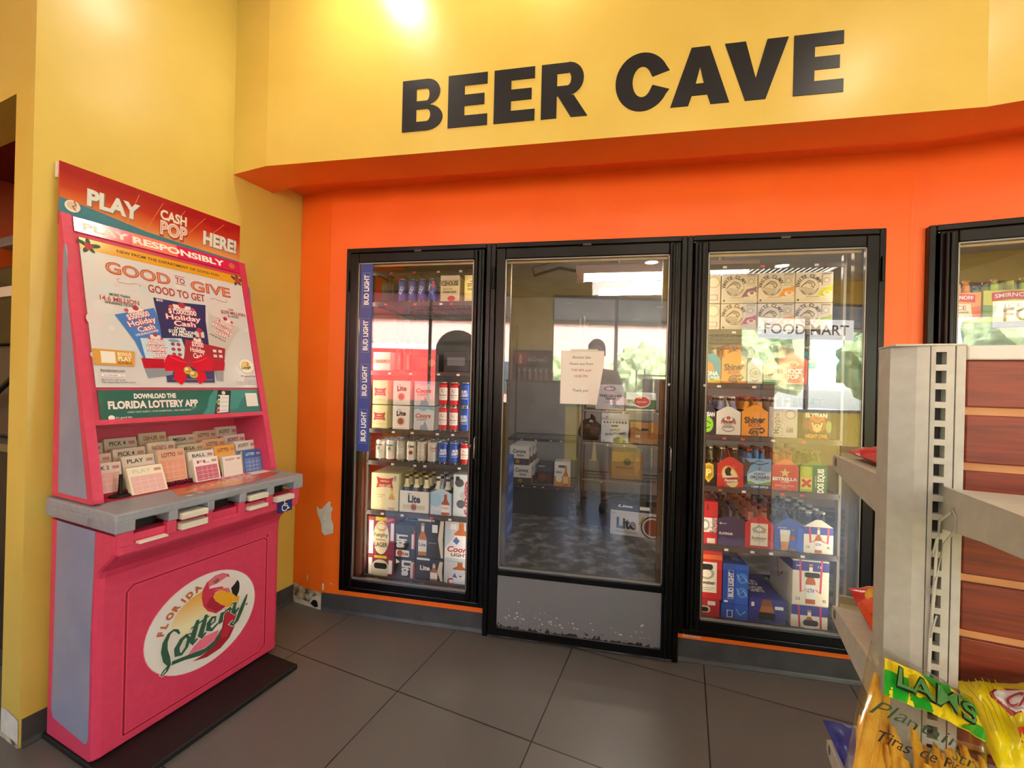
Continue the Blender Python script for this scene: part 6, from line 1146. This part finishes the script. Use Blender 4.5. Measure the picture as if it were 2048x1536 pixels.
# counter graphic, pen holder base, chain
mb = MB(); P = Print(mb, lambda u, v, o: (-.13 + u, KY(.44) + v, .8795 + o), .44, .2); P.poly([(.0, .2), (.6, 0), (1, .35), (.98, 1), (.65, .95), (.1, .95)], M('C8603A', .18)); P.poly([(.05, .3), (.6, .1), (.8, .5), (.4, .8)], M('DA9060', .18)); P.text('CASH POP', .5, .5, .18, 'E8C0A0', w=.5, bold=.03); P.ell(.04, .06, .025, m='D8D4D0'); P.ell(.14, .1, .025, m='D8D4D0'); mb.build('counter_graphic', kiosk)
mb = MB(); mb.lathe([(.033, .8795), (.033, .884), (.028, .888), (.008, .890), (.006, .92), (.005, .96), (0, .96)], BLKM, -.232, KY(.232), 22); mb.build('pen_base', kiosk)
mb = MB(); pts = [(-.09 + .2 * k / 90, KY(.222 + .008 * math.cos(k * 1.4)), .888 + .007 * math.sin(k * 1.4) + .003 * math.sin(k * .37)) for k in range(91)]; mb.tube(pts, .0026, BLKM, 6); mb.build('pen_coil', kiosk)
KM = Matrix.Translation(kp) @ Matrix.Rotation(KR, 4, 'Z')
def kpos(x, u, z): return KM @ Vector((x, -u, z))
# play slips: bundles in the tray
def slip_stack(label, xc, w, u, z0, h, col, title, tcol=K, body='E4A8A0', n=7, lean=.22, thick=.022, dx=0.0):
    mb = MB(); m0 = M('E4D6C4', .7)
    for k in range(n):
        o = -thick * k / n; e = .002 * math.sin(k * 2.3); f = [(x + e - w / 2 * 0, -o + lean * z * 0, 0) for x in (0,)]
        y0 = -o; q = [(-w / 2 + e, y0, 0), (w / 2 + e, y0, 0), (w / 2 + e, y0 + lean * h, h - .0015 * k), (-w / 2 + e, y0 + lean * h, h - .0015 * k)]
        t_ = .0012; q2 = [(x, y + t_, z) for x, y, z in q]
        mb.add(q + q2, [(0, 1, 2, 3), (7, 6, 5, 4), (0, 4, 5, 1), (2, 6, 7, 3), (1, 5, 6, 2), (0, 3, 7, 4)], M(col, .7) if k == 0 else m0)
    L = math.hypot(1, lean); P = Print(mb, lambda u_, v, o_: (-w / 2 + u_, lean * v - o_, v), w, h)
    P.rect(.06, .04, .94, .66, body); P.text(title, .4, .84, .13, tcol, w=.5, bold=.02); P.rect(.74, .78, .94, .88, 'C88A84')
    for r in range(3): P.rect(.1, .12 + .17 * r, .9, .13 + .17 * r, 'F4E4DC')
    for r in range(3): P.rect(.3 + .2 * r, .04, .31 + .2 * r, .62, 'F4E4DC')
    o = mb.build('play_slip_stack', None, kpos(xc, u, z0), KR); return tag(o, label, 'play slips', 'play slips in the kiosk tray')
rows = [(.082, .951, [(-.262, 'slip', 'E8D2BC', 'PICK 2', 'E0A090'), (-.155, 'slip', 'E6DACA', 'PICK 4', 'E09A8E'), (-.045, 'slip', 'E0D0B8', 'CASH 4 LIFE', 'D8C0A8'), (.065, 'slip', 'DED0BC', 'MEGA', 'D0B8A0'), (.165, 'slip', 'E8C0A4', 'LOTTO', 'E89A84'), (.262, 'slip', 'E6D4CC', 'JACKPOT', 'C8788A')], .115),
        (.146, .916, [(-.262, 's', 'E8D4C0', 'PICK 3', 'E0A498'), (-.155, 's', 'E4D6C8', 'PICK 4', 'D88890'), (-.045, 's', 'E8D2BC', 'FANTASY 5', 'E09A92'), (.065, 's', 'D8C8A8', 'MEGA', 'C8B088'), (.165, 's', 'E8B890', 'LOTTO', 'E8907A'), (.262, 's', 'E6CCCC', 'JACKPOT', 'C87088')], .115),
        (.212, .896, [(-.262, 's', 'ECDCD4', 'PICK 2', 'E8B4B0'), (-.150, 's', 'E8DCCC', 'PLAY', 'E4B0AC'), (-.045, 's', 'E8B89A', 'LOTTO', 'E8A088'), (.068, 's', 'EEE6E2', 'BALL', 'D88A9A'), (.172, 's', 'F0A850', 'LOTTO', 'F0C07A'), (.268, 's', 'DED6D6', 'JACKPOT', '6A86B8')], .11)]
for r, (u, z, cols, h) in enumerate(rows):
    for k, (x, _, col, ti, bd) in enumerate(cols):
        hh = h + .01 * ((k * 7 + r * 3) % 3 - 1)
        slip_stack('pink and cream play slips in the kiosk tray, %s row, %s from left' % (('back', 'middle', 'front')[r], ('first', 'second', 'third', 'fourth', 'fifth', 'sixth')[k]), x, .098 + .006 * (k % 2), u, z, hh * 1.06, col, ti, body=bd, tcol='3A3A3A' if k != 2 else '8A2A34', lean=.26 if not (r == 2 and k == 1) else .42)
slip_stack('white card bundle with red HOLIDAY CASH lettering at the front of the tray', .172, .085, .252, .881, .088, 'EAE2DE', 'HOLIDAY', 'B03A4A', 'E6DCD8', n=4)
slip_stack('blue leaflet bundle at the right front corner of the tray', .268, .088, .252, .881, .1, '3A5EA8', 'LOTTERY', 'D8E0F0', '5A7ABC', n=4)
slip_stack('white leaflet bundle with red swoosh in the middle front of the tray', .066, .1, .25, .881, .095, 'EEE8E4', 'FL', 'B03A5A', 'C86A84', n=9, lean=.34)
slip_stack('cream form bundle tilted forward at the left front of the tray', -.152, .115, .262, .881, .095, 'F0E8D0', 'PLAY', 'D8C8B0', 'E8B8B4', n=9, lean=.5)
# slips stacked in the counter slots
for k, zz, hh, lb in ((0, .768, .006, 'thin white slip stack in the first counter slot of the kiosk'), (1, .812, .02, 'thick cream slip pad on top in the second counter slot of the kiosk'), (1, .775, .022, 'white slip pad below in the second counter slot of the kiosk'), (3, .815, .02, 'cream slip pad on top in the fourth counter slot of the kiosk'), (3, .776, .014, 'white slip pad below in the fourth counter slot of the kiosk'), (4, .778, .02, 'white slip pad in the fifth counter slot of the kiosk')):
    a, b = SL_[k]; mb = MB(); m1, m2 = M('EFE8DA', .7), M('D8CDB8', .7); n = max(2, int(hh / .003))
    for j in range(n): mb.box(-(b - a) / 2 + .006, (b - a) / 2 - .006, -.055 + .001 * math.sin(j * 3), .04, hh * j / n, hh * (j + .92) / n, m1 if j % 2 else m2)
    o = mb.build('slip_pad', None, kpos((a + b) / 2, .432, zz), KR); tag(o, lb, 'play slips', 'slip pads in the counter slots')
mb = MB(); mb.box(0, .235, 0, .085, 0, .0012, M('EDE6E4', .6)); P = Print(mb, lambda u, v, o: (u, v, .0012 + o), .235, .085); P.rect(.02, .1, .55, .9, 'D85A72'); P.rect(.06, .55, .5, .8, 'F0D0D0'); P.rect(.78, .3, .95, .75, 'D8D0CC'); P.text('PLAY', .3, .3, .2, WHT, w=.3, bold=.03)
o = mb.build('flyer', None, kpos(.1, .315, .8805), KR + .05); tag(o, 'red and white flyer lying on the grey kiosk counter', 'flyer')

# ------------------------------------------------------------------ BEER CAVE letters on the soffit
BK = M('15151A', .35)
def letter(ch, x0, x1, z0, z1):
    W, H = x1 - x0, z1 - z0; mb = MB(); y0, y1 = -.405, -.402
    R = lambda pts: mb.prism([(x0 + a * W, z0 + b * H) for a, b in pts], 'y', y0, y1, BK)
    def ringpoly(cx, cz, rx, rz, ix, iz, a0, a1, n=26, jz=None):
        jz = cz if jz is None else jz
        for i in range(n):
            A_ = [math.radians(a0 + (a1 - a0) * (i + j) / n) for j in (0, 1)]
            R([(cx + ix * math.cos(A_[0]), jz + iz * math.sin(A_[0])), (cx + rx * math.cos(A_[0]), cz + rz * math.sin(A_[0])), (cx + rx * math.cos(A_[1]), cz + rz * math.sin(A_[1])), (cx + ix * math.cos(A_[1]), jz + iz * math.sin(A_[1]))])
    if ch == 'E': R([(0, 0), (.42, 0), (.42, 1), (0, 1)]); R([(.42, 0), (1, 0), (1, .215), (.42, .215)]); R([(.42, .785), (.99, .785), (.99, 1), (.42, 1)]); R([(.42, .4), (.92, .4), (.92, .61), (.42, .61)])
    if ch == 'B':
        R([(0, 0), (.35, 0), (.35, 1), (0, 1)]); R([(.35, .0), (.6, .0), (.6, .18), (.35, .18)]); R([(.35, .82), (.6, .82), (.6, 1), (.35, 1)]); R([(.35, .42), (.6, .42), (.6, .58), (.35, .58)])
        ringpoly(.6, .75, .33, .25, .07, .12, -90, 90, jz=.70); ringpoly(.6, .25, .40, .25, .1, .12, -90, 90, jz=.30)
    if ch == 'R':
        R([(0, 0), (.34, 0), (.34, 1), (0, 1)]); R([(.34, .81), (.58, .81), (.58, 1), (.34, 1)]); R([(.34, .4), (.58, .4), (.58, .58), (.34, .58)]); ringpoly(.58, .705, .33, .3, .06, .115, -90, 90); R([(.36, .4), (.70, .4), (1, 0), (.65, 0)])
    if ch == 'C': ringpoly(.5, .5, .5, .515, .18, .27, 28, 332, 40); R([(.5 + .18 * math.cos(.489), .5 + .27 * math.sin(.489)), (.941, .742), (1, .66), (.69, .575)]); R([(.659, .373), (.69, .43), (1, .33), (.941, .258)])
    if ch == 'A': R([(0, 0), (.31, 0), (.37, .17), (.5, .17), (.5, .37), (.43, .37), (.5, .66), (.5, 1), (.345, 1)]); R([(1, 0), (.69, 0), (.63, .17), (.5, .17), (.5, .37), (.57, .37), (.5, .66), (.5, 1), (.655, 1)])
    if ch == 'V': R([(0, 1), (.33, 1), (.5, .36), (.67, 1), (1, 1), (.66, 0), (.34, 0)])
    o = mb.build('wall_letter'); return o
NM = [('B', -.865, -.673), ('E', -.648, -.468), ('E', -.439, -.26), ('R', -.233, -.038), ('C', .074, .285), ('A', .29, .51), ('V', .49, .717), ('E', .736, .906)]
for k, (ch, a, b) in enumerate(NM):
    o = letter(ch, a, b, 2.455, 2.686); tag(o, 'black letter %s on the yellow soffit, %s letter of %s' % (ch, ('first', 'second', 'third', 'last')[k % 4], ('the left word', 'the right word')[k // 4]), 'letter', 'letters of the sign on the soffit')
# ------------------------------------------------------------------ things behind the camera, seen mirrored in the glass
def tplace(x, y, z=0.0): return T2W(x, y, z)
t = thing('milkshake_freezer', 'grey upright milkshake freezer by the shop window, mirrored in the left door', 'freezer', tplace(-1.62, -2.7), -ANG + math.pi)
mb = MB(); mb.rbox(-.36, .36, 0, .6, 0, 1.85, M('8E9094', .4, .2), .02); mb.build('body', t)
mb = MB(); mb.prism([(.36 * math.cos(a * .2618) * 1.0, 1.85 + .36 * math.sin(a * .2618) * .95) for a in range(13)], 'y', 0, .5, M('9A9894', .4)); P = Print(mb, front(.72, .3, 0.0, -.36, 1.87), .72, .3); P.text('Milkshakes', .5, .4, .3, '1E2024', w=.78, bold=.05); mb.build('arched_sign', t)
mb = MB(); mb.rbox(-.3, .3, -.02, 0, .95, 1.7, M('2A2E34', .15), .01); mb.box(-.28, -.02, -.024, -.02, 1.1, 1.66, M('5A626C', .1)); mb.build('door', t)
t = thing('drink_cooler', 'black drink cooler with a lit red sign beside the shop window', 'drink cooler', tplace(-.38, -2.75), -ANG + math.pi)
mb = MB(); mb.rbox(-.33, .33, 0, .55, 0, 1.62, BLKM, .015); mb.build('body', t)
mb = MB(); mb.rbox(-.33, .33, -.01, .4, 1.62, 1.9, BLKM, .02); P = Print(mb, front(.58, .2, -.012, -.29, 1.66), .58, .2); P.rect(0, 0, 1, 1, M('3A0A0C', .3)); P.rect(.66, 0, 1, 1, M('D01A24', .3)); P.text('Coca-Cola', .36, .48, .4, WHT, w=.56, shear=.3, bold=.03); P.poly([(.8, .1), (.88, .1), (.88, .55), (.86, .8), (.82, .8), (.8, .55)], WHT); P.stroke([(.1, .85), (.4, .7), (.62, .85)], .008, 'D01A24'); mb.build('sign_box', t)
mb = MB(); mb.box(-.28, .28, -.012, -.004, .2, 1.55, M('141618', .08)); mb.build('door', t)
for k in range(7):
    b, n = bottle_mesh(('8A1A14', '5A1A10', '8A6A1A')[k % 3], 'C01A1A', 'D8D0C0', .195); b.name = 'soda_bottle'; p = T2W(-.62 + .085 * k, -2.3, 1.4); b.location = p; tag(b, 'soda bottle on the counter behind the camera, %s in its row' % ordn[k], 'bottle', 'soda bottles on the counter')
t = thing('store_counter', 'low grey display counter behind the camera holding soda bottles', 'counter', tplace(-.35, -2.3), -ANG)
mb = MB(); mb.rbox(-.45, .45, -.15, .15, 0, 1.36, M('6A6C70', .5), .01); mb.build('body', t); mb = MB(); mb.rbox(-.47, .47, -.17, .17, 1.36, 1.398, M('4A4C50', .3), .008); mb.build('worktop', t)
t = thing('wire_display_rack', 'wire display rack standing in front of the shop windows', 'rack', tplace(1.85, -2.5), -ANG)
mb = MB()
for x in (-.5, .5):
    for y in (-.2, .2): mb.tube([(x, y, 0), (x, y, 1.62)], .01, ALU, 8)
mb.build('frame', t)
for k in range(5):
    mb = MB(); z = .2 + .33 * k
    for y in (-.2, -.1, 0, .1, .2): mb.tube([(-.5, y, z), (.5, y, z)], .005, ALU, 6)
    for x in (-.5, -.25, 0, .25, .5): mb.tube([(x, -.2, z), (x, .2, z)], .005, ALU, 6)
    mb.build('shelf', t)
# dark counter and machine in the room behind the left opening
t = thing('service_counter', 'dark counter with steel top in the room at the far left', 'counter', tplace(-3.25, 1.25), -ANG)
mb = MB(); mb.rbox(-.5, .5, -.35, .35, 0, .95, M('2A2426', .5), .01); mb.build('body', t); mb = MB(); mb.rbox(-.52, .52, -.37, .37, .95, .99, STEEL, .006); mb.build('worktop', t)
t = thing('drink_machine', 'black and grey drink machine on the counter at the far left', 'machine', tplace(-3.2, 1.25, .993), -ANG)
mb = MB(); mb.rbox(-.4, .4, -.3, .2, 0, .47, M('4A4240', .4), .02); mb.build('body', t); mb = MB(); mb.rbox(-.4, .4, -.33, .2, .47, .86, M('1C1A1B', .35), .02); mb.rbox(-.3, .38, -.336, -.33, .70, .75, M('D8D2C4', .5), .002); mb.build('head', t)
mb = MB(); mb.tube([(-.2, -.34, .1), (.36, -.34, .36)], .012, BLKM, 8); mb.build('lever', t)
t = thing('duct', 'grey metal duct under the ceiling of the room at the far left', 'duct', tplace(-3.3, 1.25, 2.1), -ANG)
mb = MB(); mb.rbox(-.7, .7, -.1, .1, 0, .06, M('8A8884', .5), .01); mb.build('run', t)
mb = MB(); [mb.box(x - .01, x + .01, -.01, .01, .06, .52, M('8A8884', .5)) for x in (-.5, .5)]; mb.build('hanger', t)

# ------------------------------------------------------------------ person holding a phone
def skin_obj(name, joints, edges, mat, parent, subs=2, root=0):
    me = bpy.data.meshes.new(name); me.from_pydata([j[:3] for j in joints], edges, []); me.materials.append(mat); o = bpy.data.objects.new(name, me); C.objects.link(o)
    if parent: o.parent = parent
    sk = o.modifiers.new('skin', 'SKIN'); lay = me.skin_vertices[0].data if me.skin_vertices else None
    if lay is None:
        bm = bmesh.new(); bm.from_mesh(me); bm.verts.layers.skin.verify(); bm.to_mesh(me); bm.free(); lay = me.skin_vertices[0].data
    for i, j in enumerate(joints):
        r = j[3]; lay[i].radius = (r, j[4]) if len(j) > 4 else (r, r); lay[i].use_root = (i == root)
    sk.use_smooth_shade = True; s = o.modifiers.new('sub', 'SUBSURF'); s.levels = subs; s.render_levels = subs; return o
SKIN = noisy('skin', 'B98068', 'C48A70', 12, .55); SHIRT = noisy('tan_shirt_cloth', 'A8977C', 'B5A488', 30, .9, .2); SHORT = noisy('pale_shorts_cloth', 'A89880', 'B0A088', 30, .9, .2); HAIR = noisy('brown_hair', '33241C', '46332A', 60, .7, .5, stretch=(1, 1, 4))
per = thing('person', 'person in a tan shirt and shorts holding up a phone, mirrored in the walk-in door', 'person', T2W(.141, -.338), -ANG + math.radians(22.67)); per.scale = (1.03, 1.0, 1.035)
# facing +y; body of skin: pelvis root, trunk, neck, head, legs, arms
J = [(0, 0, .93, .105, .085), (0, .0, 1.08, .11, .085), (0, .0, 1.26, .14, .1), (0, -.01, 1.40, .12, .085), (0, .0, 1.475, .05), (0, .012, 1.53, .046), (0, .03, 1.575, .058, .07), (0, .02, 1.64, .076, .094), (0, .015, 1.71, .072, .088),
     (-.09, 0, .84, .075), (-.105, .02, .50, .055), (-.11, .0, .36, .055), (-.11, -.02, .10, .036), (-.11, -.02, .05, .04), (-.115, .12, .03, .035),
     (.09, 0, .84, .075), (.105, .02, .50, .055), (.11, .0, .36, .055), (.11, -.02, .10, .036), (.11, -.02, .05, .04), (.115, .12, .03, .035),
     (-.17, -.01, 1.39, .06), (-.225, .02, 1.16, .045), (-.17, .16, 1.20, .038), (-.095, .27, 1.285, .028),
     (.17, -.01, 1.39, .06), (.225, .02, 1.16, .045), (.17, .16, 1.20, .038), (.095, .27, 1.285, .028)]
ED = [(0, 1), (1, 2), (2, 3), (3, 4), (4, 5), (5, 6), (6, 7), (7, 8), (0, 9), (9, 10), (10, 11), (11, 12), (12, 13), (13, 14), (0, 15), (15, 16), (16, 17), (17, 18), (18, 19), (19, 20), (3, 21), (21, 22), (22, 23), (23, 24), (3, 25), (25, 26), (26, 27), (27, 28)]
skin_obj('body', J, ED, SKIN, per)
# face
mb = MB()
for s in (-1, 1):
    bm = bmesh.new(); bmesh.ops.create_uvsphere(bm, u_segments=12, v_segments=8, radius=.0115); bm.verts.index_update(); mb.add([(v.co.x + s * .031, v.co.y * .8 + .0915, v.co.z * .7 + 1.642) for v in bm.verts], [[v.index for v in f.verts] for f in bm.faces], M('F0ECE6', .2), True); bm.free()
    mb.prism([(s * .031 + .0052 * math.cos(a * .524), 1.642 + .0052 * math.sin(a * .524)) for a in range(12)], 'y', .0995, .1015, M('2A1A12', .2)); mb.tube([(s * .016, .1, 1.662), (s * .032, .102, 1.667), (s * .047, .092, 1.662)], [.003, .004, .0025], HAIR, 6)
mb.build('eyes', per)
mb = MB(); mb.tube([(0, .1, 1.648), (0, .11, 1.625), (0, .117, 1.606), (0, .1, 1.598)], [.007, .010, .013, .009], SKIN, 10); mb.build('nose', per)
mb = MB(); mb.tube([(-.022, .088, 1.572), (0, .097, 1.572), (.022, .088, 1.572)], [.003, .0065, .003], M('8E4A40', .5), 8); mb.build('mouth', per)
for s in (-1, 1): mb = MB(); mb.tube([(s * .074, .01, 1.65), (s * .086, .0, 1.64), (s * .086, .0, 1.61), (s * .076, .01, 1.60)], [.008, .013, .012, .007], SKIN, 8); mb.build('ear', per)
bm = bmesh.new(); bmesh.ops.create_icosphere(bm, subdivisions=4, radius=1)
for v in bm.verts:
    c = v.co; x, y, z = c.x * .089, c.y * .108 - .004, c.z * .104
    if c.y > .25: z = max(z, .035 + .02 * c.y)
    else: z = max(z, -.05)
    k = 1 + .03 * math.sin(60 * c.x) * math.sin(50 * c.z + 20 * c.y); v.co = Vector((x * k, y * k + .01, z * k + 1.675))
bm.verts.index_update(); mb = MB(); mb.add([v.co for v in bm.verts], [[v.index for v in f.verts] for f in bm.faces], HAIR, True); bm.free(); mb.build('hair', per)
skin_obj('shirt', [(0, 0, .82, .175, .135), (0, 0, 1.08, .155, .115), (0, 0, 1.26, .17, .125), (0, -.01, 1.40, .145, .105), (0, -.005, 1.46, .075), (-.175, -.01, 1.39, .078), (-.225, .01, 1.24, .068), (-.235, .025, 1.19, .064), (.175, -.01, 1.39, .078), (.225, .01, 1.24, .068), (.235, .025, 1.19, .064)], [(0, 1), (1, 2), (2, 3), (3, 4), (3, 5), (5, 6), (6, 7), (3, 8), (8, 9), (9, 10)], SHIRT, per)
skin_obj('shorts', [(0, 0, 1.0, .155, .118), (0, 0, .86, .15, .12), (-.1, .005, .78, .1), (-.108, .015, .55, .092), (-.108, .015, .50, .09), (.1, .005, .78, .1), (.108, .015, .55, .092), (.108, .015, .50, .09)], [(0, 1), (1, 2), (2, 3), (3, 4), (1, 5), (5, 6), (6, 7)], SHORT, per)
for s in (-1, 1): skin_obj('shoe', [(s * .11, -.05, .045, .048), (s * .112, .06, .04, .046), (s * .116, .17, .03, .034)], [(0, 1), (1, 2)], M('17130F', .5), per); skin_obj('sock', [(s * .11, -.02, .07, .045), (s * .11, -.02, .13, .043)], [(0, 1)], M('17130F', .9), per)
# hands: palm, four fingers of unequal length curled behind the phone, thumb on its face side
for s in (-1, 1):
    w0 = Vector((s * .095, .27, 1.285)); pj = [(w0.x, w0.y, w0.z, .026, .02), (s * .092, .295, 1.305, .03, .016), (s * .088, .315, 1.325, .032, .014)]; ed = [(0, 1), (1, 2)]
    for f, (dz, ln) in enumerate(((.028, .9), (.010, 1.0), (-.008, .95), (-.024, .75))):
        b = len(pj); pj += [(s * .084, .318, 1.328 + dz, .0085), (s * (.084 - .010 * ln), .345, 1.332 + dz * 1.1, .008), (s * (.080 - .036 * ln), .356, 1.330 + dz * 1.1, .0075), (s * (.076 - .055 * ln), .352, 1.328 + dz * 1.1, .0065)]; ed += [(2, b), (b, b + 1), (b + 1, b + 2), (b + 2, b + 3)]
    b = len(pj); pj += [(s * .085, .300, 1.33, .012), (s * .07, .312, 1.352, .010), (s * .052, .318, 1.358, .008)]; ed += [(1, b), (b, b + 1), (b + 1, b + 2)]
    skin_obj('hand', pj, ed, SKIN, per, 1)
mb = MB(); mb.rbox(-.076, .076, 0, .008, -.037, .037, M('141416', .2), .004, 3)
o = mb.build('phone', None, T2W(.0135, -.033, 1.3286), -ANG + math.radians(22.67)); tag(o, 'black phone held up sideways by the person', 'phone')
